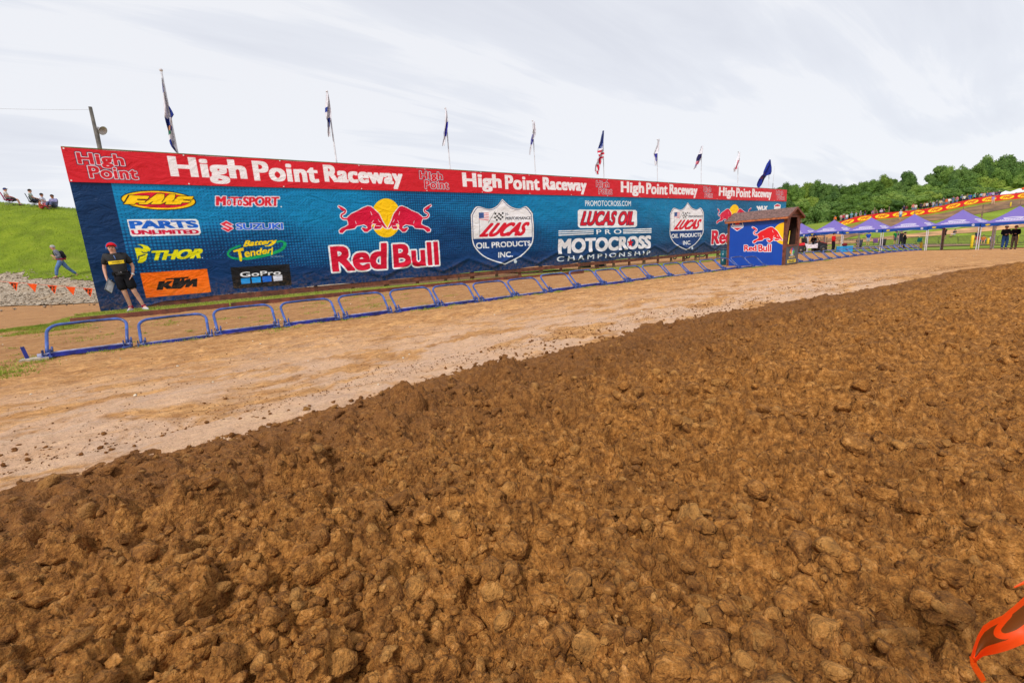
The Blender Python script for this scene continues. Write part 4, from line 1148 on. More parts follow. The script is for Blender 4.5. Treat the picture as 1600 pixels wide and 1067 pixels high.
# gable end with its tapering opening
def gable(x_):
    hd = HD + .06; y0 = -.0; bm = bmesh.new()
    outer = [(y0, HH * .30), (y0, HH), (hd / 2, HH + RZ - .03), (hd, HH), (hd, HH * .30)]
    inner = [(.12, HH * .42), (.12, HH * .64), (.30, HH * .97), (hd - .30, HH * .97), (hd - .12, HH * .64), (hd - .12, HH * .42)]
    V = lambda y, z, x: bm.verts.new((x, y, z))
    for xx in (x_, x_ + .03):
        A = [V(y, z, xx) for y, z in outer]; B = [V(y, z, xx) for y, z in inner]
        bm.faces.new([A[0], A[1], B[1], B[0]]); bm.faces.new([A[1], A[2], B[2], B[1]]); bm.faces.new([A[2], B[3], B[2]]); bm.faces.new([A[2], A[3], B[4], B[3]]); bm.faces.new([A[3], A[4], B[5], B[4]]); bm.faces.new([A[4], A[0], B[0], B[5]])
        if xx == x_: A0, B0 = A, B
        else:
            for P_, Q_ in ((A0, A), (B0, B)):
                for k in range(len(P_)): bm.faces.new([P_[k], P_[(k + 1) % len(P_)], Q_[(k + 1) % len(P_)], Q_[k]])
    bmesh.ops.recalc_face_normals(bm, faces=bm.faces)
    me = bpy.data.meshes.new('gable_wall'); bm.to_mesh(me); bm.free(); return link('gable_wall', me, hut, M_hut)
gable(HWID + .02)
MB().box((HWID + .05, HD / 2 + .03, HH * .405), (.12, HD - .25, .05)).build('counter', M_hut, hut)
# panel under the opening: feather fan emblem and a yellow sticker on slate
EP = Print(0, 0, HD, HH * .36, 420, (60, 72, 92)); EP.map = lambda p: (p[0] * HD, p[1] * HH * .36)
fan = [(252, 184, 20), (240, 120, 40), (224, 50, 60), (130, 80, 190), (30, 130, 210), (60, 180, 90)]
for i, c_ in enumerate(fan):
    a = math.radians(158 - i * 27); L_ = .26
    EP.line([(.5 + .04 * math.cos(a), .60 + .05 * math.sin(a)), (.5 + .17 * math.cos(a), .60 + .25 * math.sin(a))], 22, c_)
EP.poly([(.47, .56), (.53, .56), (.52, .76), (.49, .78)], (240, 240, 240), 2)
EP.text('NBC', [(.36, .46), (.64, .46), (.64, .54), (.36, .54)], (240, 240, 240), (4, 3)); EP.text('SPORTS', [(.24, .34), (.76, .34), (.76, .43), (.24, .43)], (232, 200, 90), (5, 3))
EP.poly([(.14, .06), (.86, .06), (.86, .26), (.14, .26)], (238, 208, 40)); EP.line([(.22, .19), (.42, .19)], 6, (40, 60, 50)); EP.line([(.5, .19), (.76, .19)], 6, (40, 60, 50)); EP.line([(.26, .11), (.72, .11)], 7, (60, 70, 50))
uv_quad('emblem_panel', HD - .08, HH * .36, print_mat('hut_emblem', EP.image('hut_emblem_print')), hut, (HWID + .052, .06, .04), th=.02, rot=(0, 0, PI / 2))
# roof: shingle courses laid on two slopes
roof = MB().box((HWID / 2 + .01, HD / 2 + .015, HH + .02), (HWID + .1, HD - .02, .02)).build('roof_deck', M_hutd, hut)
sl = math.atan2(RZ, HD / 2 + .03); ln = math.hypot(RZ, HD / 2 + .16) + .02
for sgn in (-1, 1):
    rm = Matrix.Rotation(-sgn * sl, 3, 'X')
    for k in range(7):
        d = ln * (k + .5) / 7
        c_ = Vector((HWID / 2 + .02, HD / 2 + .03, HH + RZ + .02)) + Vector((0, sgn * d * math.cos(sl), -d * math.sin(sl) + .012 * k * 0))
        for j in range(9):
            w_ = (HWID + .24) / 9
            MB().box(c_ + Vector(((j - 4) * w_ + (.06 if k % 2 else 0) * (0 if j in (8,) else 1) * .4, 0, random.uniform(0, .004))), (w_ - .006, ln / 7 + .03, .012), Matrix.Rotation(-sgn * (sl - .05), 3, 'X')).build('shingle', M_shing, roof)
    e_ = Vector((HWID / 2 + .02, HD / 2 + .03, HH + RZ)) + Vector((0, sgn * (ln + .0) * math.cos(sl), -ln * math.sin(sl) - .01))
    MB().box(e_, (HWID + .22, .025, .075)).build('fascia_board', M_fascia, hut)
    for xe in (-.10, HWID + .14):
        MB().bar((xe, HD / 2 + .03, HH + RZ), (xe, HD / 2 + .03 + sgn * ln * math.cos(sl), HH + RZ - ln * math.sin(sl)), .025, .07).build('barge_board', M_hut, hut)
M_yel = plain('yellow_plastic', (240, 200, 20), .5)
o = MB().bar((hA[0] + hu[0] * 1.9 + hn[0] * .5, hA[1] + hu[1] * 1.9 + hn[1] * .5, hz + HH * .43), (hA[0] + hu[0] * 1.85 + hn[0] * .72, hA[1] + hu[1] * 1.85 + hn[1] * .72, hz + HH * .70), .03).build('flag_stick', M_yel)
tag(o, 'yellow stick leaning inside the opening of the small hut', 'stick')
# teal wrapped bin left of the hut
tp = at_depth(1130, 412, 18.6); bz = gz1(tp[0], tp[1])
tb = empty('wrapped_barrel', (tp[0], tp[1], bz), 0, 'narrow teal wrapped post bin with white marks at the left of the hut', 'barrel')
tq = NT('teal_wrap'); tq.col(tq.ramp(tq.noise(tq.pos((1, 1, 1), obj=True), 7, 2), [(.3, (6, 84, 104)), (.6, (10, 110, 130)), (.66, (225, 235, 240))])); tq.rough(.4)
MB().lathe([(.10, 0), (.115, .02), (.115, .60), (.10, .62)], 18).build('body', tq.m, tb, True)
MB().lathe([(.118, .60), (.122, .62), (.118, .65), (.06, .66)], 18).build('rim', plain('teal_rim', (12, 60, 92), .4), tb, True)

# ------------------------------------------------------------------ flags on the wall
M_pole = plain('white_flag_pole', (196, 196, 202), .45)
FY = WY + .3
def flag(i, ptop, pbot, rows, colf, label, rad=.028, cols=6):
    """rows: (y, xl, xr) photo pixels on the plane of the pole; colf(row, col) -> colour"""
    a = at_y(ptop[0], ptop[1], FY); b = at_y(pbot[0], pbot[1], FY)
    base = (b[0], FY, gz1(b[0], FY)); root = empty('flagpole', base, 0, label, 'flagpole', 'flagpoles behind the banner wall')
    MB().tube([(0, 0, -.05), (0, 0, 3.), (a[0] - b[0], 0, a[2] - base[2])], [rad * 1.15, rad, rad * .7], 10).build('pole', M_pole, root, True)
    MB().ball((a[0] - b[0], 0, a[2] - base[2] + rad), rad * 1.3).build('finial', M_pole, root, True)
    V = []; n = len(rows); th = .010
    for sgn in (0, 1):
        for r_, (y, xl, xr) in enumerate(rows):
            for c in range(cols + 1):
                u = c / cols; q = at_y(xl + (xr - xl) * u, y, FY); fold = .10 * math.sin(u * 7.5 + r_ * .7 + i) * min(1, (xr - xl) / 8. + .25)
                V.append((q[0] - base[0], -.05 + fold - sgn * th, q[2] - base[2]))
    F = []; mi = []; cmap = {}
    nn = n * (cols + 1)
    for r_ in range(n - 1):
        for c in range(cols):
            k = r_ * (cols + 1) + c; cc = colf(r_, c)
            if cc not in cmap: cmap[cc] = len(cmap)
            F.append((k, k + 1, k + cols + 2, k + cols + 1)); F.append((nn + k + cols + 1, nn + k + cols + 2, nn + k + 1, nn + k)); mi += [cmap[cc]] * 2
    for r_ in range(n - 1):
        for c in (0, cols): k = r_ * (cols + 1) + c; F.append((k, k + cols + 1, nn + k + cols + 1, nn + k)); mi.append(0)
    me = bpy.data.meshes.new('flag'); me.from_pydata(V, [], F)
    for cc in cmap: me.materials.append(cloth_mat(cc))
    me.polygons.foreach_set('material_index', mi); me.polygons.foreach_set('use_smooth', [True] * len(F)); me.update()
    link('flag', me, root)
_cm = {}
def cloth_mat(c, name='cloth'):
    if c in _cm: return _cm[c]
    t = NT(name + '_%02x%02x%02x' % c); n = t.noise(t.pos(obj=True), 9, 4); t.col(t.ramp(n, [(.3, tuple(int(v * .82) for v in c)), (.7, tuple(min(255, int(v * 1.06)) for v in c))])); t.rough(.85)
    t.b.inputs['Specular IOR Level'].default_value = .2
    _cm[c] = t.m; return t.m
def rows_from(crop_, pts):
    ox, oy, k = crop_; return [(oy + y / k, ox + a / k, ox + b / k) for y, a, b in pts]
WF, BF, RF = (222, 222, 232), (40, 62, 150), (196, 24, 56)
r0 = rows_from((240, 100, 7.36), [(170, 92, 100), (230, 96, 106), (340, 108, 128), (420, 112, 150), (500, 118, 180), (560, 122, 215), (600, 125, 235), (630, 128, 212), (680, 140, 212), (720, 152, 216), (770, 168, 212), (820, 172, 220), (880, 178, 228), (920, 188, 240), (960, 205, 248), (1000, 235, 262), (1018, 252, 266)])
def c0(r, c):
    if r in (1,): return BF if c < 3 else WF
    if r in (4, 5, 6): return BF if c > 3 else WF
    if r in (7, 8): return BF if c < 4 else WF
    if r == 9: return (206, 150, 110) if c in (1, 2, 3) else BF
    if r == 10: return (40, 110, 84) if c < 4 else WF
    if r >= 12 and c < 4 - 0: return BF if c < 3 or r > 13 else WF
    return WF
flag(0, (252, 112), (277, 238), r0, c0, 'white flag with blue corners hanging on the leftmost and nearest pole', .034)
r1 = rows_from((480, 130, 6.154), [(95, 183, 200), (170, 180, 212), (240, 172, 216), (290, 168, 222), (340, 172, 222), (380, 184, 214), (430, 188, 214), (480, 190, 220), (518, 200, 222)])
flag(1, (511, 145), (526, 252), r1, lambda r, c: BF if (r == 2 and c < 2) or (r == 4 and 1 <= c <= 4) or (r == 5 and c in (0, 2, 4)) else WF, 'white flag with blue lettering hanging on the second pole from the left', .03)
r2 = rows_from((480, 130, 6.154), [(250, 1326, 1334), (330, 1322, 1338), (380, 1316, 1340), (430, 1310, 1338), (480, 1304, 1332), (520, 1306, 1330), (560, 1300, 1322), (605, 1296, 1318)])
flag(2, (696, 171), (703, 265), r2, lambda r, c: (60, 60, 170) if r in (2, 3, 4) and c > 0 else WF, 'white flag with a dark blue middle on the third pole from the left', .028)
r3 = rows_from((800, 170, 6.154), [(130, 198, 206), (200, 190, 212), (250, 184, 214), (300, 176, 196), (350, 172, 184), (400, 166, 176), (445, 162, 168)])
flag(3, (832, 190), (837, 273), r3, lambda r, c: (52, 52, 170) if r in (3,) or (r == 2 and c < 2) else WF, 'thin white furled flag with a blue spot on the fourth pole from the left', .026)
r4 = rows_from((800, 170, 6.154), [(215, 864, 872), (250, 856, 870), (300, 846, 868), (340, 838, 868), (365, 832, 866), (385, 830, 864), (405, 826, 868), (425, 822, 868), (445, 820, 866), (465, 816, 864), (485, 812, 856), (510, 806, 852), (540, 800, 846), (570, 798, 840), (600, 802, 834), (635, 812, 824)])
flag(4, (942, 207), (944, 280), r4, lambda r, c: (((36, 54, 120) if (r + c) % 3 else (120, 130, 180)) if r < 4 or (r == 4 and c < 3) else (RF if ((c + r // 2) % 2 == 0 if r > 9 else (r + c // 3) % 2 == 0) else WF)), 'American flag with stars and stripes hanging on the middle pole', .026)
r5 = rows_from((800, 170, 6.154), [(295, 1398, 1406), (350, 1388, 1404), (400, 1374, 1402), (435, 1362, 1392), (470, 1368, 1386), (510, 1368, 1382), (548, 1364, 1376)])
flag(5, (1027, 219), (1027.5, 284), r5, lambda r, c: (50, 52, 150) if r in (3, 4) and 1 <= c <= 4 else WF, 'white furled flag with a small blue mark just right of the American flag', .024)
r6 = rows_from((1060, 210, 8.), [(150, 282, 292), (200, 268, 292), (250, 252, 290), (300, 232, 286), (340, 218, 248), (380, 200, 226), (410, 190, 212), (440, 168, 190)])
flag(6, (1096, 230), (1096, 288), r6, lambda r, c: (36, 34, 80) if r in (2, 3) and c < 3 else ((214, 120, 140) if r in (4,) else ((90, 90, 150) if r == 5 and c < 3 else WF)), 'white flag with dark and pink marks on the third pole from the right end', .024)
r7 = rows_from((1060, 210, 8.), [(225, 750, 758), (280, 738, 758), (330, 718, 756), (370, 702, 742), (400, 690, 726), (440, 676, 712), (470, 684, 698)])
flag(7, (1153.5, 238), (1153.5, 293), r7, lambda r, c: (214, 80, 110) if r in (2, 3, 4) and c in (1, 2, 4) else WF, 'white flag with pink lettering on the second pole from the right end', .024)
r8 = rows_from((1060, 210, 8.), [(320, 1136, 1144), (370, 1104, 1140), (420, 1074, 1138), (470, 1042, 1138), (505, 1030, 1134), (520, 1018, 1090), (560, 998, 1070), (600, 984, 1058), (635, 984, 1042), (668, 990, 1004)])
flag(8, (1202, 250), (1202, 297), r8, lambda r, c: (26, 26, 52) if r >= 5 and c >= 3 and r < 8 else ((120, 60, 90) if (r in (3, 5) and c == 2) else (32, 48, 140)), 'dark blue state flag blowing on the rightmost and farthest pole', .024)
# slim antenna mast beyond the wall's end
o = empty('antenna_mast', (39.2, 18.4, gz1(39.2, 18.4)), 0, 'slim grey mast standing beyond the right end of the banner wall', 'mast')
MB().tube([(0, 0, 0), (.0, 0, 5.6)], [.05, .03], 8).build('pole', plain('grey_steel', (150, 152, 158), .5, .4), o, True); MB().tube([(0, 0, 5.6), (.12, 0, 6.9)], [.014, .008], 6).build('whip', M_pole, o)

# ------------------------------------------------------------------ loudspeaker pole and wire, left
M_dark = plain('dark_weathered_pole', (92, 88, 82), .8, var=.2, scale=4)
M_hornm = plain('pale_grey_horn', (186, 184, 186), .5)
lp = at_depth(156, 234, 22); lz = gz1(lp[0], lp[1]); lt = at_depth(141, 172, 22)[2] - lz
sp_ = empty('speaker_pole', (lp[0], lp[1], lz), 0, 'dark utility pole with a grey horn loudspeaker behind the left end of the wall', 'utility pole')
MB().tube([(0, 0, 0), (0, 0, lt)], [.11, .07], 12).build('pole', M_dark, sp_, True)
hp_ = at_depth(158, 203, 22) - np.array([lp[0], lp[1], lz]); hs = at_depth(149, 198, 22) - np.array([lp[0], lp[1], lz])
dr = Vector(hp_ - hs).normalized(); qq = dr.to_track_quat('Z', 'Y').to_matrix()
horn = MB().lathe([(.05, 0), (.06, .1), (.10, .22), (.19, .34), (.215, .36), (.19, .355), (.08, .2), (.03, .12)], 20, Vector(hp_) - dr * .26, qq).build('horn', M_hornm, sp_, True)
MB().tube([(0, 0, hs[2] + .02), tuple(Vector(hs) * .6), tuple(Vector(hp_) - dr * .2)], .028, 8).build('bracket', M_dark, horn)
w0 = Vector((lp[0], lp[1], lz + lt - .12)); w1 = Vector(at_depth(-420, 132, 24)); pts = [w0.lerp(w1, t) - Vector((0, 0, .35 * 4 * t * (1 - t))) for t in np.linspace(0, 1, 24)]
ow = MB().tube(pts, .005, 5).build('overhead_wire', plain('grey_wire', (150, 150, 156), .6)); tag(ow, 'thin overhead wire running left from the utility pole', 'wire')

# ------------------------------------------------------------------ orange pennants on a string, left
PO = Print(0, 0, 1, 1, 128, (250, 96, 14))
PO.line([(.25, .84), (.25, .55)], 7, (40, 24, 16)); PO.line([(.42, .62), (.27, .72), (.42, .86)], 7, (40, 24, 16)); PO.line([(.52, .86), (.75, .84)], 7, (40, 24, 16)); PO.line([(.62, .84), (.58, .5)], 7, (40, 24, 16)); PO.line([(.46, .42), (.50, .26), (.56, .44)], 8, (40, 24, 16))
def penn_mat(name, im=None):
    t = NT(name)
    if im:
        tx = t.new('TexImage'); tx.image = im; t.w(t.new('TexCoord').outputs['UV'], tx.inputs[0]); c = tx.outputs[0]
    else: c = t.ramp(t.noise(t.pos(obj=True), 6, 3), [(.3, (236, 84, 6)), (.7, (255, 104, 20))])
    t.col(c); t.rough(.45)
    tr = t.new('BsdfTranslucent'); (t.w(c, tr.inputs[0])); mx = t.new('MixShader'); mx.inputs[0].default_value = .3
    t.w(t.b.outputs[0], mx.inputs[1]); t.w(tr.outputs[0], mx.inputs[2]); t.w(mx.outputs[0], t.out.inputs[0]); return t.m
M_po, M_pp = penn_mat('orange_pennant'), penn_mat('orange_printed_pennant', PO.image('pennant_print', False))
M_str = plain('pink_string', (226, 130, 110), .7)
pn = empty('pennant_string', tuple(at_depth(0, 441, 14)), 0, 'string of small orange pennants across the gravel left of the wall', 'pennant string')
def ps(px): return at_depth(px, 439.6 + .079 * px + .0 * px, 14)
pts = [Vector(ps(x)) - pn.location for x in range(-260, 175, 15)]
MB().tube(pts, .006, 5).build('string', M_str, pn)
def pennant_mesh(a, b, c_):
    bm = bmesh.new(); L = bm.loops.layers.uv.new('UVMap'); n = 5; th = Vector((0, .004, 0))
    rows = []
    for s_ in (0, 1):
        for i in range(n + 1):
            for j in range(n + 1 - i):
                u, v = j / n, i / n; p = a + (b - a) * u + (c_ - a) * v; p = p + Vector((0, .018 * math.sin(6 * u + 3 * v), 0)) + th * s_
                rows.append((bm.verts.new(p), (u + v * .5, 1 - v), s_, i, j))
    idx = {(s_, i, j): (v, uv) for v, uv, s_, i, j in rows}
    for s_ in (0, 1):
        for i in range(n):
            for j in range(n - i):
                tri = [(s_, i, j), (s_, i, j + 1), (s_, i + 1, j)]
                fs = [tri] + ([[(s_, i, j + 1), (s_, i + 1, j + 1), (s_, i + 1, j)]] if j < n - i - 1 else [])
                for t_ in fs:
                    t_ = t_ if s_ else t_[::-1]
                    f = bm.faces.new([idx[k][0] for k in t_])
                    for l, k in zip(f.loops, t_): l[L].uv = idx[k][1]
    me = bpy.data.meshes.new('pennant'); bm.to_mesh(me); bm.free(); return me
for i, xc in enumerate((-103, -72, -42, -11, 20.5, 50, 81, 110, 137, 165)):
    a, b = Vector(ps(xc - 8)) - pn.location, Vector(ps(xc + 8)) - pn.location; c_ = (a + b) / 2 + Vector((.02, 0, -.27))
    link('pennant', pennant_mesh(a, b, c_), pn, M_pp if i % 2 == 0 else M_po)
stk = MB().tube([(0, 0, -1.0), (0, 0, .1)], .02, 6).build('stake', M_frame, pn); stk.location = pts[0]

# ------------------------------------------------------------------ the near pennant, bottom right
nz = .60
def npt(x, y, dz=0.): return Vector(at_depth(x, y, nz + dz))
outl = [(1740, 870, .05), (1700, 884, .04), (1660, 900, .02), (1625, 918, .0), (1600, 932, -.01), (1583, 947, -.005), (1566, 961, .0), (1548, 969, .006), (1536, 977, .012), (1527, 993, .016), (1521, 1010, .018), (1517, 1024, .018)]
outb = [(1790, 950, .05), (1730, 962, .04), (1680, 975, .02), (1640, 988, .0), (1612, 1000, -.01), (1592, 1009, -.005), (1574, 1016, .0), (1556, 1021, .006), (1545, 1023, .010), (1536, 1025, .013), (1529, 1030, .016), (1523, 1036, .018)]
tail = [(1516, 1024), (1518, 1038), (1523, 1048), (1529, 1057), (1535, 1066)], [(1526, 1031), (1527, 1038), (1532, 1046), (1537, 1053), (1541, 1062)]
NP = Print(0, 0, 1, .4, 700, (244, 84, 4))
NP.poly([(.0, .335), (.55, .335), (.80, .30), (.90, .25), (.955, .16), (.93, .125), (.7, .12), (.4, .115), (0, .11)], (122, 66, 14))
for k_ in range(9): NP.line([(.60 + .04 * k_, .14), (.60 + .04 * k_, .30 - .012 * k_)], 1.2, (112, 58, 12))
cxn, czn = .44, .24
NP.line([(cxn + .16 * math.cos(a), czn + .105 * math.sin(a)) for a in np.linspace(-2.9, 1.2, 24)], 21, (250, 84, 2))
NP.line([(.12, .14), (.12, .33)], 18, (250, 84, 2)); NP.line([(.12, .24), (.26, .32)], 15, (250, 84, 2))
img_np = NP.image('near_pennant_print', False)
bm = bmesh.new(); L = bm.loops.layers.uv.new('UVMap'); nrow = 6; G = []
for s_ in (0, 1):
    g_ = []
    for i, (A_, B_) in enumerate(zip(outl, outb)):
        col_ = []
        for j in range(nrow + 1):
            v = j / nrow; x = A_[0] * (1 - v) + B_[0] * v; y = A_[1] * (1 - v) + B_[1] * v
            dz = A_[2] * (1 - v) + B_[2] * v + .012 * math.sin(v * PI) + .006 * math.sin(i * .9)
            col_.append((bm.verts.new(npt(x, y, dz + .0015 * s_)), (i / (len(outl) - 1), .4 * (1 - v) / .4)))
        g_.append(col_)
    G.append(g_)
for s_ in (0, 1):
    for i in range(len(outl) - 1):
        for j in range(nrow):
            q = [G[s_][i][j], G[s_][i][j + 1], G[s_][i + 1][j + 1], G[s_][i + 1][j]]
            if s_: q = q[::-1]
            f = bm.faces.new([a[0] for a in q]); f.smooth = True
            for l, a in zip(f.loops, q): l[L].uv = a[1]
me = bpy.data.meshes.new('near_pennant'); bm.to_mesh(me); bm.free()
M_np = penn_mat('near_pennant_plastic', img_np); M_np.node_tree.nodes['Principled BSDF'].inputs['Roughness'].default_value = .55
npn = link('orange_pennant', me, None, M_np); tag(npn, 'bright orange plastic pennant curling in at the bottom right corner', 'pennant')
tm = bpy.data.meshes.new('curled_tip'); tv = [npt(x, y, .018 + .008 * k) for k, (x, y) in enumerate(tail[0])] + [npt(x, y, .016 + .008 * k) for k, (x, y) in enumerate(tail[1])]
tv += [p + Vector((.001, .001, -.0015)) for p in tv]
tf = [(k, k + 1, k + 6, k + 5) for k in range(4)] + [(10 + k, 15 + k, 16 + k, 11 + k) for k in range(4)]
tm.from_pydata(tv, [], tf); tm.update(); link('curled_tip', tm, npn, M_po)
rp = [Vector(npt(1585, 917, .02)), Vector(npt(1610, 905, .03)), Vector(npt(1740, 868, .05)), Vector(npt(1800, 955, .06))]
MB().tube(rp, [.001, .0025, .003, .003], 6).build('cord', M_po, npn)
e_ = npt(1800, 900, .06); MB().tube([(e_.x, e_.y, gz1(e_.x, e_.y) - .05), (e_.x, e_.y, e_.z + .12)], .012, 8).build('stake', M_frame, npn)

# ------------------------------------------------------------------ tents
TP = Print(0, 0, 1, 1, 300, (132, 116, 200))
W2 = (226, 222, 240)
for i, (a, b, y) in enumerate(((.36, .64, .34), (.30, .70, .27), (.24, .76, .20))):
    TP.line([(a, y), (b, y)], 7, W2)
TP.line(smooth([(.34, .39), (.5, .44), (.66, .39)]), 6, W2)
for k_ in range(9): TP.line([(.30 + .05 * k_, .24), (.315 + .05 * k_, .30)], 2, (132, 116, 200))
img_tent = TP.image('canopy_print')
VP = Print(0, 0, 1, .12, 400, (22, 84, 178)); VP.poly(ell(.12, .06, .045, .032), (244, 214, 40)); VP.poly(ell(.88, .06, .03, .045), (214, 214, 232))
img_val = VP.image('valance_print')
M_tent, M_val = penn_mat('purple_canopy', img_tent), penn_mat('blue_valance', img_val)
M_tent.node_tree.nodes['Principled BSDF'].inputs['Roughness'].default_value = .6
M_leg = plain('white_steel_leg', (212, 208, 214), .4)
def make_tent():
    w = 3.02; e = 2.02; pk = 3.12; root = empty('canopy_tent', (0, 0, 0)); tag(root, None, 'canopy tent', 'purple canopy tents in a row')
    bm = bmesh.new(); L = bm.loops.layers.uv.new('UVMap'); n = 6; cor = [(-w / 2, -w / 2), (w / 2, -w / 2), (w / 2, w / 2), (-w / 2, w / 2)]
    for s_ in range(4):
        a, b = cor[s_], cor[(s_ + 1) % 4]; gr = []
        for i in range(n + 1):
            t = i / n; z = e + (pk - e) * t ** 1.35; row = []
            for j in range(n + 1):
                u = j / n; x = (a[0] * (1 - u) + b[0] * u) * (1 - t); y = (a[1] * (1 - u) + b[1] * u) * (1 - t)
                row.append((bm.verts.new((x, y, z - .05 * math.sin(PI * u) * math.sin(PI * min(1, t + .12)))), ((u - .5) * (1 - t) + .5, t * .95 + .02)))
            gr.append(row)
        for i in range(n):
            for j in range(n):
                q = [gr[i][j], gr[i][j + 1], gr[i + 1][j + 1], gr[i + 1][j]]
                if i == n - 1: q = q[:3]
                f = bm.faces.new([k[0] for k in q]); f.smooth = True
                for l, k in zip(f.loops, q): l[L].uv = k[1]
    me = bpy.data.meshes.new('canopy'); bmesh.ops.remove_doubles(bm, verts=bm.verts, dist=1e-4); bm.to_mesh(me); bm.free(); link('canopy', me, root, M_tent)
    for s_ in range(4):
        a, b = cor[s_], cor[(s_ + 1) % 4]; bm = bmesh.new(); L = bm.loops.layers.uv.new('UVMap'); nn = 12; T_, B_ = [], []
        for j in range(nn + 1):
            u = j / nn; x, y = a[0] * (1 - u) + b[0] * u, a[1] * (1 - u) + b[1] * u; k_ = 1.004
            T_.append(bm.verts.new((x * k_, y * k_, e + .004 - .04 * math.sin(PI * u)))); B_.append(bm.verts.new((x * k_, y * k_, e - .30 + .10 * math.sin(PI * u))))
        for j in range(nn):
            f = bm.faces.new([B_[j], B_[j + 1], T_[j + 1], T_[j]])
            for l, c in zip(f.loops, ((j / nn, 0), ((j + 1) / nn, 0), ((j + 1) / nn, 1), (j / nn, 1))): l[L].uv = c
        me = bpy.data.meshes.new('valance'); bm.to_mesh(me); bm.free(); link('valance', me, root, M_val)
    for x, y in cor:
        leg = MB().box((x * .985, y * .985, .99), (.045, .045, 1.98)).build('leg', M_leg, root)
        MB().box((x * .985, y * .985, .006), (.10, .10, .012)).build('foot_plate', M_leg, leg)
    for s_ in range(4):
        a, b = cor[s_], cor[(s_ + 1) % 4]; m_ = MB()
        P = lambda u, z: (a[0] * .985 * (1 - u) + b[0] * .985 * u, a[1] * .985 * (1 - u) + b[1] * .985 * u, z)
        m_.bar(P(0, 1.95), P(.5, 1.72), .02); m_.bar(P(0, 1.72), P(.5, 1.95), .02); m_.bar(P(.5, 1.95), P(1, 1.72), .02); m_.bar(P(.5, 1.72), P(1, 1.95), .02)
        m_.build('truss', M_leg, root)
    MB().tube([(0, 0, pk - .03), (0, 0, pk + .42)], .022, 6).build('peak_stick', M_frame, root)
    return root
tx_ = [1705, 1594, 1505, 1429, 1361.9, 1303.7, 1252.5, 1211]
tw = ['at the far right, cut by the picture edge', 'nearest the right edge of the picture', 'behind the black jacket couple, second from right', 'third from the right in the row', 'over the cooler, fourth from the right', 'above the person in red, fifth from right', 'just right of the hut roof', 'mostly hidden behind the hut']
tent0 = None; trow = []
tdir = None
for i, x in enumerate(tx_):
    Z = 39400. / (x - 400); p = at_depth(x, 340, Z); trow.append(p)
tdir = np.array(trow[-1][:2]) - np.array(trow[0][:2]); tdir /= np.hypot(*tdir); tdir = np.array([tdir[0], tdir[1]])
ylev = np.interp(tx_, [1252.5, 1303.7, 1361.9, 1429, 1505, 1594], [349, 343.7, 340, 334.6, 327.8, 321.6])
for i, (x, p) in enumerate(zip(tx_, trow)):
    Z = 39400. / (x - 400); q = at_depth(x, ylev[i] if x < 1600 else 313.5, Z)
    t_ = make_tent() if tent0 is None else copy_tree(tent0)
    if tent0 is None: tent0 = t_
    t_.location = (q[0], q[1], q[2] - 3.12); t_.rotation_euler = (0, 0, math.atan2(tdir[1], tdir[0]))
    t_['label'] = 'purple canopy tent with blue valance ' + tw[i]
TENTZ = [t.location.z for t in SC.objects if t.name.startswith('canopy_tent')]
# ------------------------------------------------------------------ people
def skin_mesh(name, J, E, sub=1):
    """J: name -> (position, radius or (rx, ry)); E: list of edges; one continuous surface"""
    ks = list(J); me = bpy.data.meshes.new(name)
    me.from_pydata([J[k][0] for k in ks], [(ks.index(a), ks.index(b)) for a, b in E], [])
    ob = bpy.data.objects.new(name, me); COL.objects.link(ob)
    md = ob.modifiers.new('s', 'SKIN'); md.use_smooth_shade = True
    for i, k in enumerate(ks):
        r = J[k][1]; me.skin_vertices[0].data[i].radius = r if isinstance(r, tuple) else (r, r)
        me.skin_vertices[0].data[i].use_root = (i == 0)
    if sub: ob.modifiers.new('b', 'SUBSURF').levels = sub
    dg = bpy.context.evaluated_depsgraph_get(); out = bpy.data.meshes.new_from_object(ob.evaluated_get(dg)); out.name = name
    bpy.data.objects.remove(ob)
    out.polygons.foreach_set('use_smooth', [True] * len(out.polygons))
    return out
def lerp(a, b, t): return tuple(a[i] + (b[i] - a[i]) * t for i in range(3))
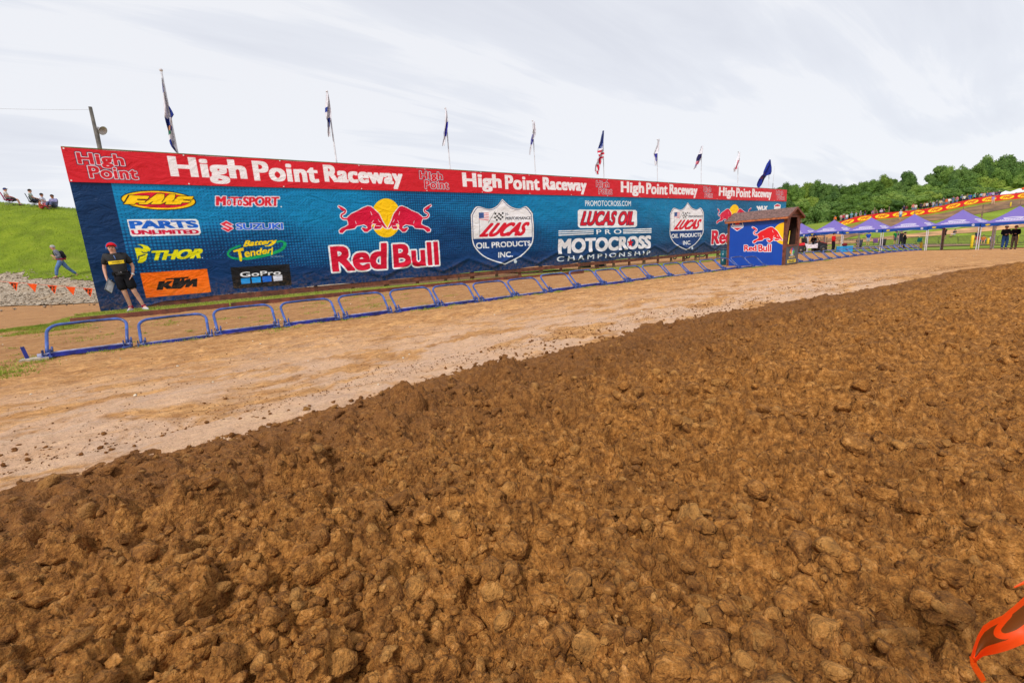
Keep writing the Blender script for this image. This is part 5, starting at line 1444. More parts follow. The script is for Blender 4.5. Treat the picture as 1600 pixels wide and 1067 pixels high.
# joints: front of the figure is -Y, its own left is +X
BASEJ = dict(pelvis=(0, 0, .96), belly=(0, 0, 1.12), chest=(0, .01, 1.34), neck=(0, .0, 1.49), chin=(0, -.015, 1.555), crown=(0, .0, 1.69),
             hipL=(.085, 0, .90), kneeL=(.10, -.01, .50), ankL=(.11, .03, .09), toeL=(.12, -.13, .035), hipR=(-.085, 0, .90), kneeR=(-.10, -.01, .50), ankR=(-.11, .03, .09), toeR=(-.12, -.13, .035),
             shL=(.185, .01, 1.43), elL=(.25, .04, 1.14), wrL=(.25, -.05, .90), haL=(.25, -.07, .81), shR=(-.185, .01, 1.43), elR=(-.25, .04, 1.14), wrR=(-.25, -.05, .90), haR=(-.25, -.07, .81))
def build_figure(name, over, fingers=False, shorts=True, sleeves=.72, fat=1.):
    P = dict(BASEJ); P.update(over)
    R = dict(pelvis=(.135 * fat, .105 * fat), belly=(.135 * fat, .11 * fat), chest=(.15 * fat, .11 * fat), neck=.055, chin=(.066, .075), crown=(.066, .078), hipL=.09, kneeL=.058, ankL=.038, toeL=.034, hipR=.09, kneeR=.058, ankR=.038, toeR=.034,
             shL=.058, elL=.042, wrL=.026, haL=(.032, .022), shR=.058, elR=.042, wrR=.026, haR=(.032, .022))
    J = {k: (P[k], R[k]) for k in ['pelvis'] + [q for q in P if q != 'pelvis' and q in R]}
    hd = lerp(P['chin'], P['crown'], .5); J['head'] = ((hd[0], hd[1], hd[2]), (.096, .112))
    for s in 'LR':
        k_, a_ = P['knee' + s], P['ank' + s]; J['calf' + s] = (tuple(x + y for x, y in zip(lerp(k_, a_, .3), (0, .015, 0))), .056)
        J['thigh' + s] = (lerp(P['hip' + s], k_, .45), .082); J['uparm' + s] = (lerp(P['sh' + s], P['el' + s], .5), .050); J['fore' + s] = (lerp(P['el' + s], P['wr' + s], .35), .042)
    E = [('pelvis', 'belly'), ('belly', 'chest'), ('chest', 'neck'), ('neck', 'chin'), ('chin', 'head'), ('head', 'crown')]
    for s in 'LR': E += [('pelvis', 'hip' + s), ('hip' + s, 'thigh' + s), ('thigh' + s, 'knee' + s), ('knee' + s, 'calf' + s), ('calf' + s, 'ank' + s), ('ank' + s, 'toe' + s), ('chest', 'sh' + s), ('sh' + s, 'uparm' + s), ('uparm' + s, 'el' + s), ('el' + s, 'fore' + s), ('fore' + s, 'wr' + s), ('wr' + s, 'ha' + s)]
    if fingers:
        for s in 'LR':
            w, h = Vector(P['wr' + s]), Vector(P['ha' + s]); d = (h - w).normalized(); side = Vector((0, 1, 0)).cross(d).normalized() if abs(d.y) < .9 else Vector((1, 0, 0)); side = d.cross(side).normalized()
            for q, (o_, l_) in enumerate(((-.030, .066), (-.010, .076), (.010, .070), (.030, .055))):
                a = h + side * o_ + d * .012; b = a + d * l_ * .5 + Vector((0, -.004, 0)); c = a + d * l_ + Vector((0, -.018, 0)) if True else a
                J[f'fa{s}{q}'] = (tuple(a), .0095); J[f'fb{s}{q}'] = (tuple(b), .0088); J[f'fc{s}{q}'] = (tuple(c), .0075)
                E += [('ha' + s, f'fa{s}{q}'), (f'fa{s}{q}', f'fb{s}{q}'), (f'fb{s}{q}', f'fc{s}{q}')]
            a = w.lerp(h, .45) - side * .034; b = a + d * .03 - side * .014; c = b + d * .028
            J[f'ta{s}'] = (tuple(a), .011); J[f'tb{s}'] = (tuple(b), .010); J[f'tc{s}'] = (tuple(c), .0085); E += [('wr' + s, f'ta{s}'), (f'ta{s}', f'tb{s}'), (f'tb{s}', f'tc{s}')]
    body = skin_mesh(name + '_body', J, E, 1)
    # face: nose, brow, ears, mouth
    bm = bmesh.new(); bm.from_mesh(body)
    def bl(c, r):
        n0 = len(bm.verts); g_ = bmesh.ops.create_uvsphere(bm, u_segments=8, v_segments=6, radius=1.)
        for v in g_['verts']: v.co = Vector(c) + Vector((v.co.x * r[0], v.co.y * r[1], v.co.z * r[2]))
        for v in g_['verts']:
            for f in v.link_faces: f.smooth = True
        return g_['verts']
    fx = P.get('face', (0, -1)); hv = Vector((fx[0], fx[1], 0)).normalized(); sv = Vector((-hv.y, hv.x, 0)); hc = Vector(hd)
    bl(hc + hv * .098 + Vector((0, 0, -.012)), (.014, .016, .022)); bl(hc + hv * .080 + Vector((0, 0, .028)), (.045, .03, .012) if abs(hv.y) > .7 else (.03, .045, .012))
    for q in (-1, 1): bl(hc + sv * q * .088 + Vector((0, 0, -.005)), (.012, .02, .03) if abs(hv.y) > .7 else (.02, .012, .03))
    dark = []
    for q in (-1, 1):
        for v in bl(hc + hv * .088 + sv * q * .032 + Vector((0, 0, .008)), (.012, .010, .008)): dark += list(v.link_faces)
    mo = []
    for v in bl(hc + hv * .088 + Vector((0, 0, -.052)), (.024, .010, .006) if abs(hv.y) > .7 else (.010, .024, .006)): mo += list(v.link_faces)
    for f in dark: f.material_index = 1
    for f in mo: f.material_index = 2
    bm.to_mesh(body); bm.free()
    g = .020
    S_ = dict(belly=(P['belly'], (.135 * fat + g + .02, .11 * fat + g + .012)), low=(lerp(P['pelvis'], P['belly'], -.12), (.15 * fat + g + .02, .12 * fat + g + .014)), chest=(P['chest'], (.15 * fat + g, .11 * fat + g)), col=(lerp(P['chest'], P['neck'], .78), (.092, .082)))
    ES = [('belly', 'low'), ('belly', 'chest'), ('chest', 'col')]
    for s in 'LR':
        S_['sh' + s] = (P['sh' + s], .072 + g); S_['ua' + s] = (lerp(P['sh' + s], P['el' + s], min(1, sleeves)), .05 + g + .006); ES += [('chest', 'sh' + s), ('sh' + s, 'ua' + s)]
        if sleeves > 1: S_['el' + s] = (P['el' + s], .044 + g); S_['wr' + s] = (lerp(P['el' + s], P['wr' + s], .92), .03 + g * .7); S_['ua' + s] = (lerp(P['sh' + s], P['el' + s], .6), .05 + g); ES += [('ua' + s, 'el' + s), ('el' + s, 'wr' + s)]
    shirt = skin_mesh(name + '_shirt', S_, ES, 1)
    g = .030 if shorts else .022
    T_ = dict(pelvis=(P['pelvis'], (.148 * fat + g, .118 * fat + g)), waist=(lerp(P['pelvis'], P['belly'], .8), (.132 * fat + g, .105 * fat + g))); ET = [('pelvis', 'waist')]
    for s in 'LR':
        T_['hip' + s] = (P['hip' + s], .098 + g); T_['th' + s] = (lerp(P['hip' + s], P['knee' + s], .5), .088 + g); ET += [('pelvis', 'hip' + s), ('hip' + s, 'th' + s)]
        T_['kn' + s] = (lerp(P['hip' + s], P['knee' + s], .92 if shorts else 1.), (.092 + g) if shorts else .064 + g); ET += [('th' + s, 'kn' + s)]
        if not shorts: T_['an' + s] = (lerp(P['knee' + s], P['ank' + s], .93), .05 + g); ET += [('kn' + s, 'an' + s)]
    trs = skin_mesh(name + '_trousers', T_, ET, 1)
    shoe_l = []
    for s in 'LR':
        sh = MB()
        a, t = Vector(P['ank' + s]), Vector(P['toe' + s]); d = (t - a); d.z = 0; L_ = d.length; d.normalize(); c = (a + t) / 2 + d * .01
        zf = min(a.z, t.z) - .035; n = 12; ring = []
        for (hh, k_) in ((0, 1.), (.02, 1.04), (.055, .88), (.085, .5)):
            ring.append([(c.x + d.x * (L_ * .5 + .075) * math.cos(2 * PI * i / n) * k_ + -d.y * .048 * math.sin(2 * PI * i / n) * k_ - d.x * (.05 if hh > .05 else 0), c.y + d.y * (L_ * .5 + .075) * math.cos(2 * PI * i / n) * k_ + d.x * .048 * math.sin(2 * PI * i / n) * k_ - d.y * (.05 if hh > .05 else 0), zf + hh) for i in range(n)])
        v = [p for r_ in ring for p in r_]; f = [(i * n + k_, i * n + (k_ + 1) % n, (i + 1) * n + (k_ + 1) % n, (i + 1) * n + k_) for i in range(3) for k_ in range(n)] + [tuple(range(n))[::-1], tuple(range(3 * n, 4 * n))]
        sh.add(v, f)
        tmp = sh.build(name + '_shoe', cloth_mat((60, 60, 64)), None, True); shoe_l.append(tmp.data); bpy.data.objects.remove(tmp)
    hr = MB(); C3 = Vector(P['crown'])
    hc2 = Vector(hd)
    n, m_ = 14, 6; v = []; f = []
    for i in range(m_ + 1):
        a = (PI * .56) * i / m_
        for k_ in range(n):
            b = 2 * PI * k_ / n; dx, dy = math.cos(b), math.sin(b)
            fr = max(0, dx * hv.x + dy * hv.y); aa = a * (1 - .28 * fr)
            v.append(hc2 + Vector((.108 * math.sin(aa) * dx, .112 * math.sin(aa) * dy, .022 + .116 * math.cos(aa))))
    for i in range(m_):
        for k_ in range(n): f.append((i * n + k_, (i + 1) * n + k_, (i + 1) * n + (k_ + 1) % n, i * n + (k_ + 1) % n))
    hr.add(v, f); tmp = hr.build(name + '_hair', cloth_mat((60, 44, 32)), None, True); hair = tmp.data; bpy.data.objects.remove(tmp)
    bd = Vector((hv.x, hv.y, 0)); br = MB(); br.add([hc2 + bd * .075 + sv * .07 + Vector((0, 0, .062)), hc2 + bd * .165 + sv * .045 + Vector((0, 0, .062)), hc2 + bd * .165 - sv * .045 + Vector((0, 0, .062)), hc2 + bd * .075 - sv * .07 + Vector((0, 0, .062)),
        hc2 + bd * .075 + sv * .07 + Vector((0, 0, .072)), hc2 + bd * .165 + sv * .045 + Vector((0, 0, .071)), hc2 + bd * .165 - sv * .045 + Vector((0, 0, .071)), hc2 + bd * .075 - sv * .07 + Vector((0, 0, .072))], [(0, 3, 2, 1), (4, 5, 6, 7), (0, 1, 5, 4), (1, 2, 6, 5), (2, 3, 7, 6), (3, 0, 4, 7)])
    tmp = br.build(name + '_brim', cloth_mat((60, 44, 32)), None); brim = tmp.data; bpy.data.objects.remove(tmp)
    return dict(body=body, shirt=shirt, trousers=trs, shoes=shoe_l, hair=hair, brim=brim, P=P, head=hd, hv=hv)
def skin_mat(name, c):
    t = NT(name); t.col(t.ramp(t.noise(t.pos(obj=True), 8, 4), [(.3, tuple(int(v * .88) for v in c)), (.7, c)])); t.rough(.55)
    t.b.inputs['Subsurface Weight'].default_value = .08; t.b.inputs['Subsurface Radius'].default_value = (.03, .012, .006); return t.m
SK = [skin_mat('fair_skin', (214, 158, 130)), skin_mat('tanned_skin', (186, 126, 96)), skin_mat('ruddy_skin', (220, 166, 142))]
M_eye, M_lips = cloth_mat((40, 30, 28)), cloth_mat((160, 80, 76))
HAIRC = [(70, 50, 36), (120, 92, 60), (40, 32, 28), (150, 148, 146), (30, 30, 34)]
def person(fig, loc, rz, label, shirt, trousers, hair=None, cap=None, shoes=(70, 68, 70), skin=0, scale=1., group=None):
    root = empty('person', loc, rz, label, 'person', group); root.scale = (scale,) * 3
    def part(nm, me, mt):
        o = bpy.data.objects.new(nm, me); COL.objects.link(o); o.parent = root
        if len(me.materials) < len(mt):
            for m in mt[len(me.materials):]: me.materials.append(m)
        for i, m in enumerate(mt): o.material_slots[i].link = 'OBJECT'; o.material_slots[i].material = m
        return o
    b = part('body', fig['body'], [SK[skin % 3], M_eye, M_lips])
    part('shirt', fig['shirt'], [shirt if not isinstance(shirt, tuple) else cloth_mat(shirt)]); part('trousers', fig['trousers'], [trousers if not isinstance(trousers, tuple) else cloth_mat(trousers)]); [part('shoe', m_, [cloth_mat(shoes)]) for m_ in fig['shoes']]
    if cap is not None: c = part('cap', fig['hair'], [cloth_mat(cap)]); b2 = part('cap_brim', fig['brim'], [cloth_mat(cap)]); b2.parent = c
    else: part('hair', fig['hair'], [cloth_mat(hair or HAIRC[0])])
    return root

# -- the marshal by the wall: weight on his right leg, left leg out to the side, hand in pocket
mar = build_figure('marshal', dict(pelvis=(-.05, 0, .95), belly=(-.07, 0, 1.12), chest=(-.10, .01, 1.34), neck=(-.115, 0, 1.49), chin=(-.125, -.02, 1.555), crown=(-.13, 0, 1.69),
    hipL=(.04, 0, .90), kneeL=(.13, -.05, .50), ankL=(.25, .0, .09), toeL=(.32, -.14, .035), hipR=(-.13, 0, .90), kneeR=(-.07, -.02, .49), ankR=(-.02, .04, .09), toeR=(-.06, -.13, .035),
    shL=(.09, .01, 1.42), elL=(.20, .05, 1.15), wrL=(.17, -.03, .94), haL=(.13, -.06, .87), shR=(-.29, .01, 1.43), elR=(-.37, .05, 1.14), wrR=(-.36, -.02, .89), haR=(-.345, -.05, .80)), fingers=True, shorts=True, sleeves=.80, fat=1.08)
tsh = NT('black_shirt_yellow_band'); P_ = tsh.new('TexCoord').outputs['Object']; sp = tsh.new('SeparateXYZ'); tsh.w(P_, sp.inputs[0])
lean_z = tsh.math('SUBTRACT', sp.outputs[2], tsh.math('MULTIPLY', sp.outputs[0], .06))
band = tsh.math('MULTIPLY', tsh.math('MULTIPLY', tsh.math('GREATER_THAN', lean_z, 1.225), tsh.math('LESS_THAN', lean_z, 1.305)), tsh.math('MULTIPLY', tsh.math('LESS_THAN', sp.outputs[1], -.01), tsh.math('LESS_THAN', tsh.math('ABSOLUTE', tsh.math('ADD', sp.outputs[0], .09)), .155)))
lett = tsh.math('MULTIPLY', tsh.math('MULTIPLY', tsh.math('GREATER_THAN', lean_z, 1.25), tsh.math('LESS_THAN', lean_z, 1.282)), tsh.math('MULTIPLY', tsh.math('LESS_THAN', tsh.math('ABSOLUTE', tsh.math('ADD', sp.outputs[0], .075)), .105), tsh.math('GREATER_THAN', tsh.math('FRACT', tsh.math('MULTIPLY', sp.outputs[0], 62.)), .35)))
cc = tsh.mix(tsh.math('MULTIPLY', band, tsh.math('SUBTRACT', 1., tsh.math('MULTIPLY', lett, .8))), tsh.ramp(tsh.noise(P_, 9, 4), [(.3, (14, 14, 17)), (.7, (30, 30, 34))]), (238, 204, 20)); tsh.col(cc); tsh.rough(.8)
mp_loc = at_depth(205, 486, 11.75)
# feet at the photo place: his right foot (image left) stands there
mz = gz1(mp_loc[0], mp_loc[1]) + .012
mrz = facing(mp_loc, -.12)
off = Matrix.Rotation(mrz, 3, 'Z') @ Vector((-.03, 0, 0))
marshal = person(mar, (mp_loc[0] - off.x, mp_loc[1] - off.y, mz), mrz, 'man in red cap, headphones and black shirt with a yellow band standing before the wall', tsh.m, (24, 24, 30), cap=(206, 20, 36), shoes=(196, 190, 196), skin=2, scale=1.0)
def mpart(mb, nm, m, smooth=True): return mb.build(nm, m, marshal, smooth)
hc = Vector(mar['head'])
hp = MB()
for q in (-1, 1): hp.lathe([(.038, -.02), (.048, 0), (.046, .025), (.03, .035)], 14, hc + Vector((q * .082, .0, -.005)), Matrix.Rotation(q * PI / 2, 3, 'Y'))
hp.tube([hc + Vector((.115 * math.cos(a), .01, .01 + .135 * math.sin(a))) for a in np.linspace(0, PI, 12)], .009, 6)
mpart(hp, 'headphones', cloth_mat((74, 112, 168)))
bt = MB(); pc = lerp(mar['P']['pelvis'], mar['P']['belly'], .32)
n = 20; bv = []
for z_ in (-.018, .018):
    for rr_ in (0, .012): bv += [(pc[0] + (.172 + rr_) * math.cos(2 * PI * k / n), pc[1] + (.142 + rr_) * math.sin(2 * PI * k / n), pc[2] + z_) for k in range(n)]
bf = []
for k in range(n):
    k2 = (k + 1) % n; bf += [(n + k, n + k2, 3 * n + k2, 3 * n + k), (2 * n + k, 2 * n + k2, k2, k), (k, k2, n + k2, n + k), (3 * n + k, 3 * n + k2, 2 * n + k2, 2 * n + k)]
bt.add(bv, bf); belt = mpart(bt, 'belt', cloth_mat((18, 16, 16)), False)
MB().box((pc[0], pc[1] - .156, pc[2]), (.05, .012, .034)).build('buckle', plain('steel_buckle', (170, 170, 176), .3, .8), belt)
MB().box((pc[0] - .145, pc[1] - .09, pc[2] - .03), (.05, .05, .09)).build('radio_pouch', cloth_mat((22, 22, 22)), belt)
mpart(MB().tube([Vector(mar['P']['neck']) + Vector((.062 * math.cos(a), -.02 + .06 * math.sin(a), -.045)) for a in np.linspace(0, 2 * PI, 14)], .014, 6), 'collar', cloth_mat((30, 30, 34)))
mpart(MB().tube([Vector(mar['P']['neck']) + Vector((.0, -.09, -.05)), Vector(mar['P']['neck']) + Vector((.02, -.125, -.11)), Vector(mar['P']['neck']) + Vector((.03, -.135, -.16))], .009, 5), 'microphone_cord', cloth_mat((110, 140, 200)))
wt = MB(); wl_ = Vector(mar['P']['wrL']); wt.lathe([(.036, -.018), (.040, -.015), (.040, .015), (.036, .018)], 14, wl_, (Vector(mar['P']['haL']) - wl_).to_track_quat('Z', 'Y').to_matrix()); mpart(wt, 'wristwatch', cloth_mat((220, 226, 230)))
for s in 'LR':
    a = Vector(mar['P']['ank' + s]); mpart(MB().lathe([(.050, -.03), (.052, .0), (.048, .045)], 12, a + Vector((0, 0, .0)), (Vector(mar['P']['knee' + s]) - a).to_track_quat('Z', 'Y').to_matrix()), 'sock', cloth_mat((150, 30, 60)))
hm = Matrix.Rotation(mrz, 4, 'Z'); hm.translation = marshal.location
hpos = hm @ (Vector(mar['P']['haR']) + Vector((-.0, -.045, -.10)))
clip = MB().box((0, 0, 0), (.22, .03, .31)).build('clipboard', cloth_mat((96, 100, 104)), None); tag(clip, 'grey clipboard held low, edge on, by the man in the red cap', 'clipboard')
MB().box((0, -.018, -.01), (.20, .004, .27)).build('sheet', cloth_mat((226, 228, 240)), clip); MB().box((0, -.02, .14), (.09, .014, .03)).build('clip', plain('steel_clip', (160, 160, 166), .3, .8), clip)
clip.location = hpos + Vector((.02, 0, -.02)); clip.rotation_euler = (.1, .55, mrz + 1.15)

# -- walker with backpack
wk = build_figure('walker', dict(pelvis=(0, 0, .93), belly=(0, -.02, 1.09), chest=(0, -.08, 1.30), neck=(0, -.13, 1.45), chin=(0, -.17, 1.51), crown=(0, -.17, 1.645),
    hipL=(.08, 0, .88), kneeL=(.09, -.22, .52), ankL=(.09, -.30, .11), toeL=(.09, -.46, .05), hipR=(-.08, 0, .88), kneeR=(-.09, .20, .50), ankR=(-.09, .50, .16), toeR=(-.09, .40, .04),
    shL=(.17, -.09, 1.39), elL=(.22, .02, 1.12), wrL=(.16, -.17, 1.10), haL=(.12, -.24, 1.16), shR=(-.17, -.09, 1.39), elR=(-.22, .05, 1.12), wrR=(-.20, -.12, 1.02), haR=(-.19, -.20, 1.03)), fingers=True, shorts=False, sleeves=1.2)
wp = drop(102, 436, 24)
wkr = person(wk, (wp[0], wp[1], GZ1 if False else gz1(wp[0], wp[1]) + .03), facing(wp, -PI / 2), 'grey haired walker in a grey hoodie, jeans and black backpack striding left below the hill', (124, 128, 142), (96, 126, 172), hair=(176, 174, 170), shoes=(120, 90, 70), skin=0, scale=1.02)
bp = MB(); bp.ball((0, .10, 1.20), (.16, .12, .22), 14, 10); pk_ = bp.build('backpack', cloth_mat((34, 36, 44)), None, True)
tag(pk_, 'black backpack worn by the grey haired walker', 'backpack'); pk_.matrix_world = Matrix.Translation(wkr.location) @ Matrix.Rotation(wkr.rotation_euler.z, 4, 'Z') @ Matrix.Scale(1.02, 4)
MB().ball((0, .21, 1.12), (.10, .05, .10), 10, 8).build('front_pocket', cloth_mat((50, 52, 60)), pk_, True)
st = MB()
for q in (-1, 1): st.tube([(q * .09, .02, 1.38), (q * .11, -.10, 1.46), (q * .12, -.22, 1.34), (q * .13, -.17, 1.15), (q * .12, .04, 1.06)], .018, 6)
st.build('strap', cloth_mat((30, 32, 40)), pk_, True)
rj = MB(); rj.lathe([(.162, 0), (.17, .03), (.166, .07)], 14, (0, 0, .95)); rj.box((0, .19, .98), (.22, .05, .10)); j_ = rj.build('tied_jacket', cloth_mat((176, 36, 70)), wkr, True)

# shared figures for everyone else
stand = build_figure('stander', {}, shorts=True)
stand2 = build_figure('stander_b', dict(elL=(.26, -.02, 1.13), wrL=(.10, -.20, 1.14), haL=(.03, -.22, 1.16), elR=(-.26, -.02, 1.13), wrR=(-.10, -.20, 1.10), haR=(-.03, -.22, 1.12), kneeL=(.12, -.04, .5)), shorts=False, sleeves=1.2)
stand3 = build_figure('stander_c', dict(elL=(.30, -.05, 1.25), wrL=(.14, -.16, 1.50), haL=(.08, -.15, 1.56), ankL=(.20, .03, .09), toeL=(.22, -.13, .035), kneeL=(.15, -.02, .5)), shorts=False)
seat = build_figure('sitter', dict(pelvis=(0, .06, .40), belly=(0, .10, .56), chest=(0, .14, .78), neck=(0, .13, .94), chin=(0, .10, 1.01), crown=(0, .11, 1.14), hipL=(.09, .02, .38), hipR=(-.09, .02, .38), kneeL=(.12, -.40, .44), kneeR=(-.12, -.40, .44),
    ankL=(.12, -.46, .09), toeL=(.12, -.62, .035), ankR=(-.12, -.44, .09), toeR=(-.12, -.60, .035), shL=(.18, .13, .87), shR=(-.18, .13, .87), elL=(.24, .02, .62), elR=(-.24, .02, .62), wrL=(.16, -.20, .56), wrR=(-.16, -.20, .56), haL=(.14, -.28, .53), haR=(-.14, -.28, .53)), shorts=True)
ground_seat = build_figure('ground_sitter', dict(pelvis=(0, .05, .13), belly=(0, .10, .28), chest=(0, .10, .50), neck=(0, .06, .66), chin=(0, .02, .73), crown=(0, .03, .86), hipL=(.09, .0, .13), hipR=(-.09, .0, .13), kneeL=(.12, -.30, .40), kneeR=(-.12, -.30, .40),
    ankL=(.12, -.52, .09), toeL=(.12, -.68, .035), ankR=(-.12, -.50, .09), toeR=(-.12, -.66, .035), shL=(.18, .09, .59), shR=(-.18, .09, .59), elL=(.24, -.05, .38), elR=(-.24, -.05, .38), wrL=(.12, -.26, .42), wrR=(-.12, -.26, .42), haL=(.08, -.32, .44), haR=(-.08, -.32, .44)), shorts=False, sleeves=1.2)
M_chairf = plain('chair_frame', (60, 60, 66), .4, .5)
def camp_chair(loc, rz, col, label, tall=.9):
    r_ = empty('camp_chair', loc, rz, label, 'folding chair')
    MB().box((0, .02, .36), (.50, .46, .025)).build('seat', cloth_mat(col), r_)
    MB().box((0, .30, .62), (.50, .03, .55), Matrix.Rotation(-.25, 3, 'X')).build('backrest', cloth_mat(col), r_)
    for a, b in (((-.25, -.2, 0), (-.25, .3, .40)), ((.25, -.2, 0), (.25, .3, .40)), ((-.25, .28, 0), (-.25, -.2, .36)), ((.25, .28, 0), (.25, -.2, .36))): MB().tube([a, b], .014, 6).build('leg', M_chairf, r_)
    for q in (-1, 1): MB().box((q * .27, .02, .56), (.05, .42, .02)).build('armrest', cloth_mat(col), r_); MB().tube([(q * .27, -.18, .34), (q * .27, -.18, .56)], .012, 6).build('arm_post', M_chairf, r_)
    return r_
# hill top watchers on the left
def crest(px, Z=31.2): p = at_depth(px, 300, Z); return (p[0], p[1], gz1(p[0], p[1]) + .05)
def crest_py(px, Z):
    p = at_depth(px, 300, Z); return p
c1 = crest(12); camp_chair(c1, facing(c1, PI / 2 - .1), (196, 40, 110), 'magenta folding chair on top of the grass hill at far left')
person(seat, c1, facing(c1, PI / 2 - .1), 'spectator in navy cap and pale shirt reclining on the magenta chair on the hill', (206, 204, 200), (60, 58, 66), cap=(40, 54, 110), skin=2, scale=.98)
c2 = crest(50); camp_chair(c2, facing(c2, PI / 2), (40, 44, 60), 'dark folding chair on the hill top, right of the magenta one')
person(seat, c2, facing(c2, PI / 2), 'dark haired spectator in a grey shirt and dark shorts seated upright on the hill', (160, 172, 168), (40, 44, 62), hair=(44, 34, 30), skin=2)
c3 = crest(59, 30.6); person(ground_seat, c3, facing(c3, PI / 2 - .2), 'small brown haired child sitting on the hill next to the grey shirted man', (190, 100, 70), (170, 60, 60), hair=(120, 80, 50), scale=.66)
c4 = crest(66.5); person(seat, (c4[0], c4[1], c4[2] - .16), facing(c4, PI / 2 - .3), 'spectator in a white shirt and dark hair sitting third along the hill crest', (212, 214, 232), (180, 90, 110), hair=(36, 30, 30), skin=1, scale=.95)
c5 = crest(79); person(ground_seat, (c5[0], c5[1], c5[2] + .02), facing(c5, -.6), 'hunched spectator in a lilac grey shirt at the right end of the hill group', (138, 138, 180), (90, 96, 130), hair=(52, 48, 52), skin=1, scale=1.0)

# ------------------------------------------------------------------ people by the tents
def gat(px, Z): p = at_depth(px, 370, Z); return (p[0], p[1], gz1(p[0], p[1]) + .06)
GP = 'people near the tents'
def tp_(px, Z, fig, turn, lab, sh, tr, **k): c = gat(px, Z); return person(fig, c, facing(c, turn), lab, sh, tr, **k)
tp_(1303, 41, stand2, 1.2, 'person in a bright red jacket and black trousers under the purple tents', (214, 26, 30), (24, 24, 30), cap=(24, 24, 28), group=GP)
tp_(1357, 58, stand, .4, 'spectator in a blue shirt standing beyond the steel barricades', (26, 74, 176), (170, 170, 176), cap=(30, 70, 170), group=GP)
tp_(1400, 56, stand, 2.8, 'spectator in a green shirt standing between the tents and hillside', (22, 120, 60), (90, 92, 96), hair=HAIRC[0], skin=1, group=GP)
tp_(1408, 50, stand3, .5, 'dark clad spectator filming beside the green shirted one', (36, 34, 40), (40, 40, 48), cap=(30, 30, 34), group=GP)
tp_(1414, 43, stand2, 1.6, 'person in black bending at the far end of the gates', (20, 20, 24), (26, 26, 32), cap=(20, 20, 22), group=GP, scale=.95)
tp_(1571, 33.5, stand2, .5, 'person in a black jacket and blue jeans standing under the right tent', (26, 26, 32), (44, 76, 130), cap=(30, 20, 22), group=GP)
tp_(1586, 33.8, stand2, -.4, 'person in a black jacket and khaki trousers beside the one in jeans', (16, 16, 20), (126, 110, 96), cap=(14, 14, 18), group=GP)
tp_(1476, 70, stand, -.8, 'person in a black shirt and pink cap on the slope above the tents', (22, 20, 24), (26, 26, 30), cap=(214, 150, 170), group=GP)
tp_(1490, 71, seat, -.8, 'person in dark clothes sitting on the slope behind a tent', (60, 62, 74), (190, 190, 196), hair=HAIRC[4], group=GP)
tp_(1527, 60, stand, .3, 'person in a navy shirt standing behind the double tent post', (36, 40, 70), (170, 60, 60), hair=HAIRC[0], group=GP)
c = gat(1537, 60); camp_chair(c, facing(c, 0), (40, 130, 170), 'teal folding chair behind the barricades near the right tents'); person(seat, c, facing(c, 0), 'seated spectator in a striped orange and teal shirt', (196, 110, 50), (60, 60, 70), hair=HAIRC[2], group=GP)
c = gat(1551, 60); camp_chair(c, facing(c, 0), (30, 40, 60), 'navy folding chair right of the teal one'); person(seat, c, facing(c, .3), 'seated blonde spectator in a lilac shirt', (190, 180, 214), (60, 120, 170), hair=(214, 180, 130), group=GP)
c = gat(1370, 57); camp_chair(c, facing(c, .3), (110, 72, 120), 'empty purple folding chair beyond the barricades')
c = gat(1436, 60); camp_chair(c, facing(c, -.4), (12, 92, 84), 'empty green folding chair beyond the barricades')

# spectators behind the red barrier, one by one along the slope
cols = [(240, 110, 30), (226, 214, 220), (214, 60, 90), (210, 208, 216), (120, 150, 180), (60, 90, 140), (150, 130, 150)]
crowd = [(1306, 'orange', (240, 110, 30)), (1315, 'pale pink', (222, 170, 178)), (1319, 'crimson', (190, 50, 80)), (1324, 'white', (226, 224, 232)), (1331, 'teal', (110, 160, 176)), (1338, 'pale blue', (150, 176, 206)), (1345, 'grey', (120, 120, 130)), (1352, 'black', (44, 40, 50)),
         (1364, 'mauve', (150, 110, 150)), (1369, 'brown', (110, 80, 70)), (1377, 'lilac', (190, 170, 200)), (1381, 'charcoal', (60, 58, 66)), (1412, 'navy', (40, 44, 80)), (1416, 'maroon', (110, 40, 50)), (1426, 'salmon', (226, 130, 120)), (1430, 'cream', (224, 214, 196)),
         (1438, 'dark navy', (36, 40, 66)), (1443, 'tan', (180, 140, 110)), (1447, 'white and grey', (200, 200, 204)), (1452, 'jet black', (26, 24, 28)), (1457, 'silver', (176, 178, 190)), (1462, 'black and white', (70, 70, 80)), (1468, 'beige', (200, 180, 150)), (1472, 'slate', (80, 90, 104)),
         (1477, 'bright orange', (238, 96, 30)), (1481, 'bright white', (238, 236, 240)), (1487, 'dusky blue', (90, 110, 150)), (1493, 'rose', (200, 120, 130)), (1500, 'steel blue', (84, 110, 140)), (1504, 'ivory', (220, 216, 206)), (1508, 'olive', (96, 100, 70)), (1513, 'royal blue', (30, 80, 190)),
         (1520, 'aqua', (110, 190, 184)), (1524, 'dark green', (40, 70, 56)), (1530, 'powder blue', (160, 184, 214)), (1534, 'peach', (230, 180, 160)), (1539, 'denim', (70, 96, 140)), (1544, 'violet', (150, 110, 190)), (1548, 'lavender', (196, 180, 220)), (1553, 'plum', (90, 50, 90)), (1557, 'ink blue', (30, 34, 80))]
GC = 'spectators behind the red barrier'
figs = [stand, stand2, stand3]
rr = random.Random(5)
